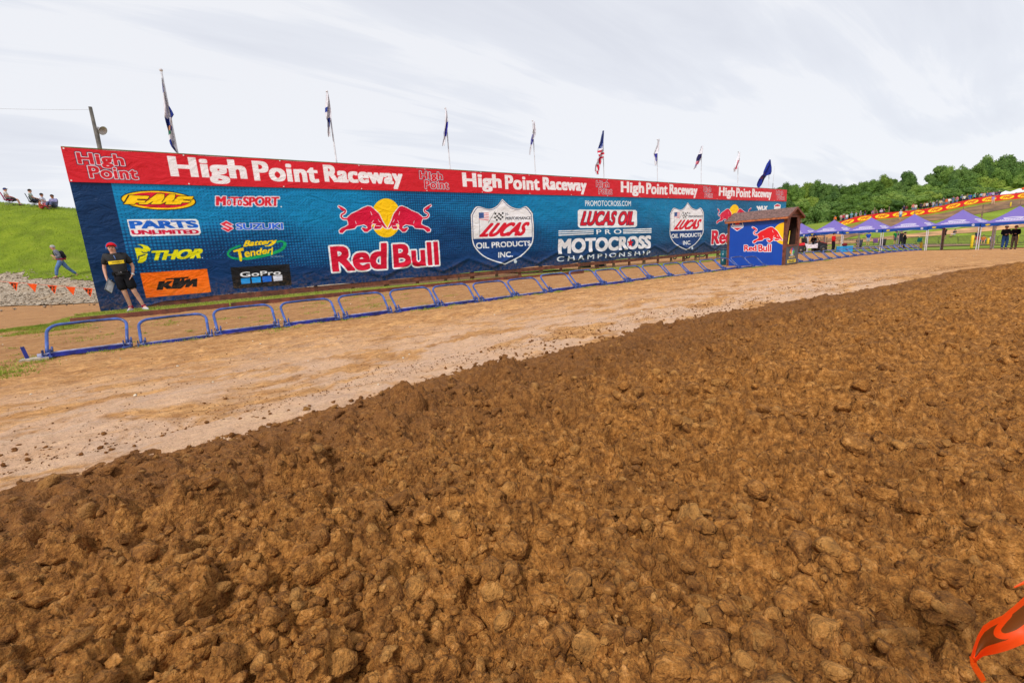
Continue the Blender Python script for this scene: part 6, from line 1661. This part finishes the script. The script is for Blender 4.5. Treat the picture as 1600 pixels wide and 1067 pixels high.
for i, (px, nm, c_) in enumerate(crowd):
    Z = 92.5 + rr.uniform(0, 2.5); p = at_depth(px, 330, Z); sit = rr.random() < .2 and i < 24
    f_ = figs[i % 3]
    person(f_, (p[0], p[1], gz1(p[0], p[1]) + .05), facing(p, rr.uniform(-.8, .8)), f'spectator in a {nm} top behind the red barrier', c_, rr.choice([(50, 60, 90), (150, 140, 120), (40, 40, 46), (110, 130, 170)]), hair=rr.choice(HAIRC) if i % 2 else None, cap=None if i % 2 else rr.choice([(40, 40, 50), (200, 200, 206), (150, 30, 40), (60, 80, 130)]), skin=i, group=GC)
p = at_depth(1552, 312, 86); person(stand3, (p[0], p[1], gz1(p[0], p[1]) + .06), facing(p), 'person in a purple and white top walking in front of the red barrier', (170, 150, 220), (214, 170, 150), hair=HAIRC[2])
p = at_depth(1406, 345, 86); person(stand, (p[0], p[1], gz1(p[0], p[1]) + .06), facing(p, .6), 'person in a pale top and jeans standing at the gap in the red barrier', (200, 210, 220), (80, 120, 180), cap=(210, 205, 210), scale=1.1)

# ------------------------------------------------------------------ the red barrier on the hillside
BPc = Print(0, 0, 3.5, 1.1, 120, (222, 22, 26)); BPc.poly(ell(1.75, .55, 1.42, .40), (250, 214, 20)); BPc.text('FMF', [(.80, .30), (2.7, .30), (2.85, .80), (.95, .80)], (224, 90, 24), (6, 4), .3)
img_b = BPc.image('barrier_print', False); M_bar = print_mat('barrier_vinyl', img_b, .5)
bpts = []
x_ = 1283.
while x_ < 1640:
    p = at_depth(x_, 340, 90); bpts.append((p[0], p[1], gz1(p[0], p[1]) + .04)); x_ += 27.2
bsec = None
for i in range(len(bpts) - 1):
    a, b = bpts[i], bpts[i + 1]; L_ = math.dist(a[:2], b[:2]); root = empty('barrier_banner', a, math.atan2(b[1] - a[1], b[0] - a[0]), f'{ordn(i)} red banner section with a yellow oval along the hillside, counted from the left', 'barrier banner', 'red banner sections along the hillside')
    me = bpy.data.meshes.new('banner'); dz = b[2] - a[2]; h_ = 1.12
    me.from_pydata([(0, 0, 0), (L_, 0, dz), (L_, 0, dz + h_), (0, 0, h_), (0, .03, 0), (L_, .03, dz), (L_, .03, dz + h_), (0, .03, h_)], [], [(0, 1, 2, 3), (5, 4, 7, 6), (3, 2, 6, 7), (4, 5, 1, 0)])
    uv = me.uv_layers.new(name='UVMap')
    for k_, c_ in enumerate([(0, 0), (1, 0), (1, 1), (0, 1), (1, 0), (0, 0), (0, 1), (1, 1), (0, .99), (1, .99), (1, 1), (0, 1), (0, 0), (1, 0), (1, .01), (0, .01)]): uv.data[k_].uv = c_
    link('banner', me, root, M_bar)
    MB().box((0, .07, .6), (.08, .08, 1.35)).build('post', M_frame, root)
# wooden posts and yellow pads
M_pad = plain('yellow_pad', (236, 196, 30), .55)
for i, (px, py, Z, hgt, lab) in enumerate([(1520, 378, 40, 1.15, 'tall yellow padded stake in front of the barricades'), (1545, 370, 52, .75, 'short yellow padded stake behind the tents'), (1590, 372, 50, 1.1, 'yellow padded stake right of the black jacket couple'), (1441, 386, 38.5, .7, 'yellow stake at the far end of the gate line'),
        (1480.5, 335, 80, .75, 'yellow stake on the slope above the fourth tent'), (1571.5, 318, 84, .8, 'leaning yellow stake beside the far brown track')]):
    c = gat(px, Z); r_ = empty('padded_stake', c, 0, lab, 'yellow stake'); MB().lathe([(.085, .02), (.10, .05), (.10, hgt - .04), (.08, hgt)], 12).build('pad', M_pad, r_, True); MB().box((0, 0, hgt / 2 + .05), (.04, .04, hgt + .25)).build('stake', M_frame, r_)
M_post = plain('grey_brown_post', (128, 104, 84), .85, var=.25, scale=5, bump=.4)
for i, (px, Z, hgt, lab) in enumerate([(1474, 38, 1.9, 'dark wooden post under the fourth tent'), (1551, 37, 2.0, 'wooden post left of the black jacket couple'), (1287, 43, 1.5, 'rough wooden post by the pallets'), (1529.5, 60, 5.2, 'tall wooden post rising behind the right tents'), (1318, 91, 2.2, 'grey post at the left end of the red barrier'),
        (1362.5, 91, 2.4, 'grey post with spectators left of the barrier gap'), (1385, 91, 2.3, 'stout wooden post behind the red barrier'), (1597, 86, 1.9, 'yellowish wooden post on the upper slope at right')]):
    c = gat(px, Z); o = MB().box((0, 0, hgt / 2 - .05), (.14, .14, hgt)).build('wooden_post', M_post); o.location = c; tag(o, lab, 'wooden post')

# ------------------------------------------------------------------ steel barricades
M_steel = plain('galvanised_steel', (58, 56, 54), .6, .2)
def make_barricade():
    r_ = empty('barricade', (0, 0, 0)); tag(r_, None, 'barricade', 'steel barricades behind the tents'); w = 2.44
    fr = MB(); fr.tube([(.04, 0, .12), (.04, 0, 1.02), (.10, 0, 1.08), (w - .10, 0, 1.08), (w - .04, 0, 1.02), (w - .04, 0, .12), (.04, 0, .12)], .032, 6); fr.build('frame', M_steel, r_, True)
    bar0 = None
    for k in range(14):
        xx_ = .04 + (w - .08) * (k + 1) / 15
        if bar0 is None: bar0 = MB().tube([(0, 0, .12), (0, 0, 1.08)], .017, 5).build('bar', M_steel, r_); bar0.location.x = xx_
        else: c = bar0.copy(); COL.objects.link(c); c.parent = r_; c.location.x = xx_
    for xx_ in (.35, w - .35): MB().tube([(xx_, -.28, .01), (xx_, -.04, .16), (xx_, .04, .16), (xx_, .28, .01)], .02, 6).build('foot', M_steel, r_, True)
    return r_
bc0 = None; a0_ = at_depth(1316, 380, 62); b0_ = at_depth(1700, 380, 60); dd = (b0_ - a0_)[:2]; nb = int(np.hypot(*dd) / 2.5); dd /= np.hypot(*dd)
for i in range(nb):
    b_ = make_barricade() if bc0 is None else copy_tree(bc0)
    if bc0 is None: bc0 = b_
    q = a0_[:2] + dd * 2.5 * i; q2 = q + dd * 2.44; z1_, z2_ = gz1(*q), gz1(*q2)
    b_.location = (q[0], q[1], z1_ + .05); b_.rotation_euler = (0, -math.atan2(z2_ - z1_, 2.44), math.atan2(dd[1], dd[0]))
    b_['label'] = f'{ordn(i)} steel barricade behind the tents, counted from the left'

# ------------------------------------------------------------------ trees
def leaf_mat(name, dark, mid_, light):
    t = NT(name); oi = t.new('ObjectInfo'); n = t.noise(t.pos(), .35, 4, .7); n2 = t.noise(t.pos(), 2.5, 3, .7)
    f_ = t.math('ADD', t.math('MULTIPLY', n, .5), t.math('ADD', t.math('MULTIPLY', n2, .4), t.math('MULTIPLY', t.math('SUBTRACT', oi.outputs['Random'], .5), .14)))
    c = t.ramp(f_, [(.30, dark), (.45, mid_), (.62, light)]); t.col(c); t.rough(.7); t.b.inputs['Specular IOR Level'].default_value = .2
    tr = t.new('BsdfTranslucent'); t.w(c, tr.inputs[0]); mx = t.new('MixShader'); mx.inputs[0].default_value = .25
    t.w(t.b.outputs[0], mx.inputs[1]); t.w(tr.outputs[0], mx.inputs[2]); t.w(mx.outputs[0], t.out.inputs[0]); return t.m
LM = [leaf_mat('mid_green_leaves', (70, 98, 44), (110, 142, 62), (158, 180, 92)), leaf_mat('deep_green_leaves', (56, 84, 46), (92, 124, 60), (134, 160, 84)), leaf_mat('light_green_leaves', (92, 116, 46), (132, 156, 62), (172, 186, 92))]
M_bark = plain('bark', (92, 78, 62), .9, var=.3, scale=3, bump=.6)
V1, FF1 = ico(2)
def crown_mesh(seed, nl, leaves, spread=(.36, .36, .34), zc=.60, sparse=False):
    r = np.random.default_rng(seed); L_ = []
    for k in range(nl):
        d = r.normal(size=3); d /= np.linalg.norm(d); rad = r.uniform(.3, 1.) ** .6
        c = np.array([d[0] * spread[0] * rad, d[1] * spread[1] * rad, zc + d[2] * spread[2] * rad * (1.0 if d[2] > 0 else .9)]); L_.append((c, r.uniform(.10, .17) * (1.15 - .3 * rad)))
    VV, FFs = [], []; nb_ = 0
    if not sparse:
        for c, q in L_:
            vv = V1 * (q * .86 * (1 + .16 * r.normal(size=(len(V1), 1)))) + c; VV.append(vv); FFs.append(FF1 + nb_); nb_ += len(vv)
        FFs = [np.c_[f, f[:, 2]] for f in FFs]
    w = np.array([q ** 2 for _, q in L_]); w /= w.sum(); ch = r.choice(len(L_), leaves, p=w)
    d = r.normal(size=(leaves, 3)); d /= np.linalg.norm(d, axis=1)[:, None]; d[:, 2] = np.where(d[:, 2] < -.3, -d[:, 2], d[:, 2])
    C_ = np.array([L_[i][0] for i in ch]) + d * (np.array([L_[i][1] for i in ch]) * r.uniform(.75, 1.30, leaves))[:, None]
    nrm = d + r.normal(size=(leaves, 3)) * .55; nrm /= np.linalg.norm(nrm, axis=1)[:, None]
    a = np.cross(nrm, r.normal(size=(leaves, 3))); a /= np.linalg.norm(a, axis=1)[:, None]; b = np.cross(nrm, a); s_ = r.uniform(.012, .026, leaves)[:, None]
    Q = np.stack([C_ - a * s_, C_ - b * s_ * .7, C_ + a * s_, C_ + b * s_ * .7], 1).reshape(-1, 3)
    VV.append(Q); FFs.append(np.arange(leaves * 4).reshape(-1, 4) + nb_)
    V = np.concatenate(VV); F = np.concatenate(FFs)
    me = bpy.data.meshes.new('crown'); fl = F.tolist(); me.from_pydata(V.tolist(), [], [tuple(dict.fromkeys(f)) for f in fl]); me.update(); return me
def trunk_mesh(seed):
    r = random.Random(seed); m_ = MB(); m_.tube([(0, 0, -.03), (.004, 0, .15), (-.006, .004, .35), (.01, 0, .6)], [.030, .022, .017, .008], 8)
    for k in range(5):
        a = r.uniform(0, 2 * PI); z = r.uniform(.22, .42); l = r.uniform(.15, .28); m_.tube([(0, 0, z), (l * .5 * math.cos(a), l * .5 * math.sin(a), z + l * .5), (l * math.cos(a), l * math.sin(a), z + l * 1.1)], [.012, .008, .004], 6)
    tmp = m_.build('trunk', M_bark, None, True); me = tmp.data; bpy.data.objects.remove(tmp); return me
crowns = [crown_mesh(1, 40, 9000), crown_mesh(2, 34, 8500, (.40, .38, .30), .62), crown_mesh(3, 46, 9500, (.33, .35, .38), .56), crown_mesh(4, 26, 8000, (.38, .36, .34), .60), crown_mesh(5, 16, 3200, (.36, .36, .30), .66, True), crown_mesh(6, 50, 10000, (.40, .40, .42), .50)]
trunks = [trunk_mesh(k) for k in range(3)]
TREES = [(1196, 302, 15, 180, 0, 0, ''), (1211, 296, 13, 185, 1, 1, ''), (1226, 291, 15, 180, 0, 1, ''), (1243, 289, 15, 175, 2, 0, ''), (1261, 287, 15, 190, 1, 2, ''), (1279, 286, 14, 185, 0, 1, ''), (1296, 290, 14, 180, 3, 1, ''), (1311, 285, 10, 190, 4, 1, ''), (1329, 289, 14, 185, 2, 0, ''), (1345, 286, 12, 192, 1, 0, ''),
         (1361, 282, 16, 172, 5, 0, ''), (1378, 278, 15, 172, 0, 2, ''), (1393, 281, 14, 175, 1, 0, ''), (1419, 271, 14, 190, 3, 1, ''), (1406, 288, 14, 165, 0, 1, ''), (1437, 289, 17, 160, 2, 0, ''), (1454, 281, 14, 165, 1, 1, ''), (1470, 262, 18, 172, 3, 1, ''), (1488, 264, 15, 166, 0, 0, ''), (1504, 263, 15, 160, 5, 1, ''),
         (1519, 252, 15, 166, 4, 1, ''), (1520, 262, 15, 168, 1, 0, ''), (1537, 256, 14, 185, 0, 1, ''), (1553, 245, 21, 190, 1, 0, ''), (1573, 247, 20, 190, 3, 1, ''), (1591, 253, 17, 192, 2, 1, ''), (1609, 254, 18, 186, 0, 0, ''), (1628, 250, 18, 186, 1, 1, ''), (1598, 272, 11, 142, 5, 0, ''), (1625, 268, 14, 142, 2, 1, ''),
         (1207, 322, 18, 150, 0, 0, ''), (1228, 316, 18, 152, 3, 1, ''), (1247, 312, 16, 154, 1, 0, ''), (1266, 309, 17, 160, 2, 2, ''), (1300, 304, 17, 156, 0, 1, ''), (1322, 306, 17, 150, 3, 0, ''), (1340, 303, 20, 142, 5, 0, ''), (1362, 300, 20, 142, 1, 1, ''), (1386, 299, 21, 138, 0, 0, ''), (1410, 303, 21, 134, 2, 1, ''),
         (1432, 303, 19, 134, 1, 0, ''), (1452, 300, 19, 132, 3, 1, ''), (1472, 290, 21, 130, 5, 0, ''), (1495, 286, 21, 128, 0, 1, ''), (1517, 275, 22, 128, 2, 0, ''), (1545, 276, 17, 124, 1, 2, ''), (1563, 268, 16, 124, 3, 0, ''), (1640, 280, 16, 130, 1, 0, ''),
         (1288, 315, 29, 112, 5, 1, 'large dark round'), (1331, 320, 24, 110, 1, 0, 'light topped'), (1356, 322, 18, 112, 3, 1, ''), (1384, 316, 19, 114, 0, 0, ''), (1408, 318, 17, 112, 2, 1, ''), (1432, 315, 17, 112, 1, 2, ''), (1456, 312, 17, 110, 3, 0, ''), (1480, 300, 17, 112, 0, 1, ''), (1504, 296, 16, 110, 5, 0, ''), (1526, 290, 15, 110, 1, 1, '')]
TREES.sort(key=lambda t: (round(t[3] / 22), t[0]))
cn = {0: 'mid green', 1: 'deep green', 2: 'pale yellow green'}; rown = {5: 'nearest row', 6: 'middle row', 7: 'upper row', 8: 'skyline row', 9: 'farthest row'}
cnt = {}
for i, (px, yt, hw, Z, cr_, mt_, lab) in enumerate(TREES):
    b = at_depth(px, yt, Z); gz_ = gz1(b[0], b[1]); h_ = max(2.5, b[2] - gz_); w_ = 2 * hw * Z / 700.; rw = min(9, max(5, round(Z / 22))); cnt[rw] = cnt.get(rw, 0) + 1
    h_ = max(h_, 1.12 * w_); gz_ = b[2] - h_
    kind = 'sparse airy' if cr_ == 4 else cn[mt_]
    r_ = empty('tree', (b[0], b[1], gz_ - .1), rr.uniform(0, 6.28), (lab + ' ' if lab else '') + f'{kind} leafy tree, {ordn(cnt[rw] - 1)} from the left in the {rown[rw]}', 'tree', 'trees on the far hillside')
    zs = h_ / .97
    if h_ > w_ * 1.5: zs = h_ / .97
    c = link('crown', crowns[cr_], r_); c.scale = (w_ / .86, w_ / .86, zs)
    if len(crowns[cr_].materials) == 0: crowns[cr_].materials.append(LM[0])
    c.material_slots[0].link = 'OBJECT'; c.material_slots[0].material = LM[mt_]
    t_ = link('trunk', trunks[i % 3], r_); t_.scale = (zs, zs, zs)

for i, x_ in enumerate(range(1326, 1610, 15)):
    Z = 103 + rr.uniform(-2, 2); b = at_depth(x_, 330, Z); gz_ = gz1(b[0], b[1]); w_ = rr.uniform(4.5, 6.5); h_ = rr.uniform(2.6, 4.2) * (1 if x_ < 1500 else .8)
    if 1560 < x_: continue
    r_ = empty('bush', (b[0], b[1], gz_ - h_ * .25), rr.uniform(0, 6.28), f'{ordn(i)} leafy bush from the left, right behind the hillside crowd', 'bush', 'bushes behind the hillside crowd')
    c = link('foliage', crowns[(5, 0, 3, 2)[i % 4]], r_); c.scale = (w_ / .8, w_ / .8, h_ * 1.25); c.material_slots[0].link = 'OBJECT'; c.material_slots[0].material = LM[(0, 1, 0, 2, 1)[i % 5]]
    t_ = link('stem', trunks[i % 3], r_); t_.scale = (h_, h_, h_)

# ------------------------------------------------------------------ vehicle, crates, cooler, bins
ut = gat(1265, 43); utv = empty('utility_buggy', ut, facing(ut, PI / 2 + .35), 'red and white side by side buggy with black roll cage between hut and tents', 'buggy')
M_red, M_wht, M_blk = plain('red_body_plastic', (206, 28, 44), .35), plain('white_panel_plastic', (220, 214, 224), .4), plain('black_plastic', (28, 28, 32), .6)
b_ = MB(); b_.add([(x_ * .62, y_, z_) for x_ in (-1, 1) for (y_, z_) in ((-1.35, .55), (-1.30, .80), (-.70, 1.0), (-.55, .72), (.45, .70), (.55, .95), (1.30, .95), (1.30, .55))], [tuple(range(8)), tuple(range(15, 7, -1))] + [(k, (k + 1) % 8, 8 + (k + 1) % 8, 8 + k) for k in range(8)]); b_.build('body', M_blk, utv)
MB().add([(x_, y_, z_ + e_) for e_ in (0, .03) for (x_, y_, z_) in ((-.60, -1.34, .80), (.60, -1.34, .80), (.56, -.68, 1.01), (-.56, -.68, 1.01))], [(0, 3, 2, 1), (4, 5, 6, 7), (0, 1, 5, 4), (1, 2, 6, 5), (2, 3, 7, 6), (3, 0, 4, 7)]).build('hood', M_red, utv)
for q in (-1, 1):
    MB().add([(q * (.63 + e_), y_, z_) for e_ in (0, .03) for (y_, z_) in ((-.50, .45), (.42, .45), (.60, .92), (-.10, .78), (-.50, .90))], [(0, 1, 2, 3, 4), (9, 8, 7, 6, 5)] + [(k, (k + 1) % 5, 5 + (k + 1) % 5, 5 + k) for k in range(5)]).build('side_panel', M_wht, utv)
    MB().add([(q * (.63 + e_), y_, z_) for e_ in (0, .035) for (y_, z_) in ((.60, .75), (1.30, .75), (1.30, 1.0), (.60, 1.0))], [(0, 1, 2, 3), (7, 6, 5, 4)] + [(k, (k + 1) % 4, 4 + (k + 1) % 4, 4 + k) for k in range(4)]).build('rear_panel', M_red, utv)
    for y_ in (-.95, .95):
        wh = MB().lathe([(.20, -.13), (.31, -.13), (.335, -.08), (.335, .08), (.31, .13), (.20, .13)], 20, (q * .66, y_, .335), Matrix.Rotation(PI / 2, 3, 'Y')).build('wheel', M_blk, utv, True)
        MB().lathe([(.05, -.135), (.19, -.12), (.19, .12), (.05, .135)], 14, (q * .66, y_, .335), Matrix.Rotation(PI / 2, 3, 'Y')).build('rim', plain('alloy_rim', (150, 140, 130), .4, .6), wh, True)
    MB().tube([(q * .58, -.70, .98), (q * .50, -.25, 1.80), (q * .50, .55, 1.80), (q * .58, .80, .95)], .028, 8).build('roll_bar', M_blk, utv, True)
    MB().add([(q * .3 + x_, y_, z_) for x_ in (-.22, .22) for (y_, z_) in ((-.05, .75), (-.05, .86), (.32, .88), (.42, 1.45), (.52, 1.43), (.46, .75))], [tuple(range(6)), tuple(range(11, 5, -1))] + [(k, (k + 1) % 6, 6 + (k + 1) % 6, 6 + k) for k in range(6)]).build('seat', M_blk, utv)
MB().tube([(-.5, -.25, 1.8), (.5, -.25, 1.8)], .028, 8).build('cross_bar', M_blk, utv, True); MB().tube([(-.5, .55, 1.8), (.5, .55, 1.8)], .028, 8).build('cross_bar', M_blk, utv, True)
MB().lathe([(.15, -.01), (.17, 0), (.15, .01)], 16, (-.3, -.45, 1.12), Matrix.Rotation(-.9, 3, 'X')).build('steering_wheel', M_blk, utv)
c = gat(1258, 45.5); person(stand2, c, facing(c, .5), 'helper in a bright blue jacket behind the red and white buggy', (40, 120, 190), (40, 40, 60), cap=(190, 60, 60), group=GP)
c = gat(1272, 45); person(stand2, c, facing(c, -.5), 'helper in a black and lime vest beside the buggy roll cage', (30, 30, 34), (36, 36, 40), cap=(30, 30, 34), group=GP)
M_plk = plain('pallet_wood', (150, 120, 92), .85, var=.25, scale=6)
c = gat(1283, 47); pl_ = empty('pallet_stack', c, facing(c, .3), 'stacked grey brown wooden pallets standing behind the buggy', 'pallets')
for k in range(8): MB().box((0, -.02, .12 + .19 * k), (1.2, .03, .10)).build('slat', M_plk, pl_)
for x_ in (-.55, 0, .55): MB().box((x_, .06, .75), (.09, .10, 1.5)).build('upright', M_plk, pl_)
c = gat(1294, 52); wf = empty('rail_fence', c, facing(c, 0), 'low wooden rail fence behind the tents left of the barricades', 'fence')
for k in range(3): MB().box((1.1, 0, .35 + .35 * k), (3.6, .04, .14)).build('rail', M_plk, wf)
for x_ in (-.6, 1.1, 2.8): MB().box((x_, .06, .6), (.10, .10, 1.25)).build('post', M_plk, wf)
c = gat(1321, 40.5); cl = empty('cooler', c, facing(c, .1), 'bright blue plastic cooler box on the ground under the tents', 'cooler')
MB().box((0, 0, .24), (1.2, .55, .46)).build('box', plain('cooler_blue', (20, 140, 206), .4), cl, False, .02); MB().box((0, 0, .50), (1.24, .58, .06)).build('lid', plain('cooler_lid', (36, 160, 220), .4), cl, False, .01)
c2_ = (c[0], c[1], c[2] + .53); bg_ = MB(); bg_.ball((0, 0, .14), (.34, .2, .15), 12, 8); bg_.ball((.3, .05, .10), (.2, .16, .11), 10, 6); o = bg_.build('duffel_bag', cloth_mat((120, 34, 40)), None, True); o.location = c2_; tag(o, 'dark red and black bag lying on top of the blue cooler', 'bag')
for i, (px, Z, col, lab) in enumerate([(1343.5, 54, (70, 80, 96), 'grey blue trash can left of the purple chair'), (1380, 52, (56, 58, 64), 'dark grey trash can right of the purple chair')]):
    c = gat(px, Z); tc = empty('trash_can', c, 0, lab, 'trash can'); MB().lathe([(.27, 0), (.33, .8), (.33, .85)], 18).build('body', plain('bin%d' % i, col, .5), tc, True); MB().lathe([(.35, .84), (.35, .90), (.30, .92)], 18).build('rim', M_blk, tc, True)
# things glimpsed below the wall
for i, (px, Z, col, lab) in enumerate([(915, 24.5, (46, 92, 66), 'green barrel seen below the banner wall'), (937, 25.0, (52, 84, 96), 'dark teal barrel with a white mark below the banner wall')]):
    p = at_depth(px, 415, Z); p = (p[0], p[1], gz1(p[0], p[1])); tc = empty('barrel', p, 0, lab, 'barrel'); MB().lathe([(.27, 0), (.29, .03), (.28, .3), (.29, .32), (.28, .58), (.29, .85), (.27, .88)], 18).build('body', plain('barrel%d' % i, col, .5), tc, True)
    MB().lathe([(.293, .30), (.30, .32), (.293, .34)], 18).build('hoop', M_steel, tc, True)
def motorcycle(px, Z, turn, col, lab):
    p = at_depth(px, 400, Z); z_ = gz1(p[0], p[1]); r_ = empty('motorcycle', (p[0], p[1], z_), facing(p, turn), lab, 'motorcycle')
    for y_ in (-.70, .70):
        w_ = MB(); n_ = 22; w_.tube([(0, y_ + .31 * math.cos(2 * PI * k / n_), .345 + .31 * math.sin(2 * PI * k / n_)) for k in range(n_ + 1)], .042, 8, False); wo = w_.build('wheel', M_blk, r_, True)
        MB().lathe([(.05, -.05), (.06, 0), (.05, .05)], 10, (0, y_, .345), Matrix.Rotation(PI / 2, 3, 'Y')).build('hub', M_steel, wo)
        sp2 = MB()
        for k in range(9): sp2.tube([(0, y_, .345), (0, y_ + .29 * math.cos(k * .7), .345 + .29 * math.sin(k * .7))], .006, 4)
        sp2.build('spokes', M_steel, wo)
    MB().tube([(.07, -.70, .345), (.07, -.42, 1.0)], .025, 8).build('fork', M_steel, r_, True); MB().tube([(-.07, -.70, .345), (-.07, -.42, 1.0)], .025, 8).build('fork', M_steel, r_, True)
    MB().box((0, -.02, .42), (.2, .36, .34)).build('engine', M_steel, r_, False, .03); MB().tube([(0, .70, .345), (0, .12, .42)], .035, 8).build('swingarm', M_steel, r_, True)
    MB().add([(x_ * .11, y_, zz) for x_ in (-1, 1) for (y_, zz) in ((-.45, .95), (-.2, .98), (.75, .92), (.95, 1.0), (.6, .78), (-.1, .68), (-.4, .70))], [tuple(range(7)), tuple(range(13, 6, -1))] + [(k, (k + 1) % 7, 7 + (k + 1) % 7, 7 + k) for k in range(7)]).build('tank_and_seat', cloth_mat(col), r_)
    MB().add([(x_ * .05, y_, zz) for x_ in (-1, 1) for (y_, zz) in ((-1.0, .74), (-.55, .80), (-.55, .83), (-1.0, .77))], [(0, 1, 2, 3), (7, 6, 5, 4)] + [(k, (k + 1) % 4, 4 + (k + 1) % 4, 4 + k) for k in range(4)]).build('front_fender', cloth_mat(col), r_)
    MB().tube([(-.38, -.36, 1.10), (0, -.40, 1.04), (.38, -.36, 1.10)], .015, 8).build('handlebar', M_steel, r_, True)
motorcycle(1062, 31.5, .5, (190, 40, 40), 'motorcycle with a red tank, lower half seen below the banner wall')
motorcycle(1083, 33, -.5, (230, 120, 30), 'motorcycle with an orange tank parked behind the banner wall')
motorcycle(1112, 34.5, 1.3, (40, 90, 190), 'motorcycle with a blue tank and big wheels left of the hut, behind the wall')
# white awnings and a van on the upper slope, right
for px, Z, w_, h_, col, lab in ((1571, 98, 2.4, 1.7, (232, 230, 240), 'small white awning left of the larger one up the slope'), (1592, 98, 3.4, 1.9, (240, 238, 242), 'large white awning up the slope at the right edge'), (1606, 97, 2.0, 2.5, (240, 90, 40), 'orange awning at the very right edge up the slope')):
    p = at_depth(px, 300, Z); z_ = gz1(p[0], p[1]); r_ = empty('awning', (p[0], p[1], z_), facing(p, .2), lab, 'awning')
    h2 = w_ / 2; MB().add([(-h2, -h2, h_ - .7), (h2, -h2, h_ - .7), (h2, h2, h_ - .7), (-h2, h2, h_ - .7), (0, 0, h_), (-h2, -h2, h_ - .95), (h2, -h2, h_ - .95), (h2, h2, h_ - .95), (-h2, h2, h_ - .95)], [(0, 1, 4), (1, 2, 4), (2, 3, 4), (3, 0, 4), (5, 6, 1, 0), (6, 7, 2, 1), (7, 8, 3, 2), (8, 5, 0, 3)]).build('roof_cloth', cloth_mat(col), r_)
    for a, b in ((-1, -1), (1, -1), (1, 1), (-1, 1)): MB().box((a * (h2 - .05), b * (h2 - .05), (h_ - .8) / 2), (.06, .06, h_ - .8)).build('leg', M_leg, r_)
bpy.context.view_layer.update()
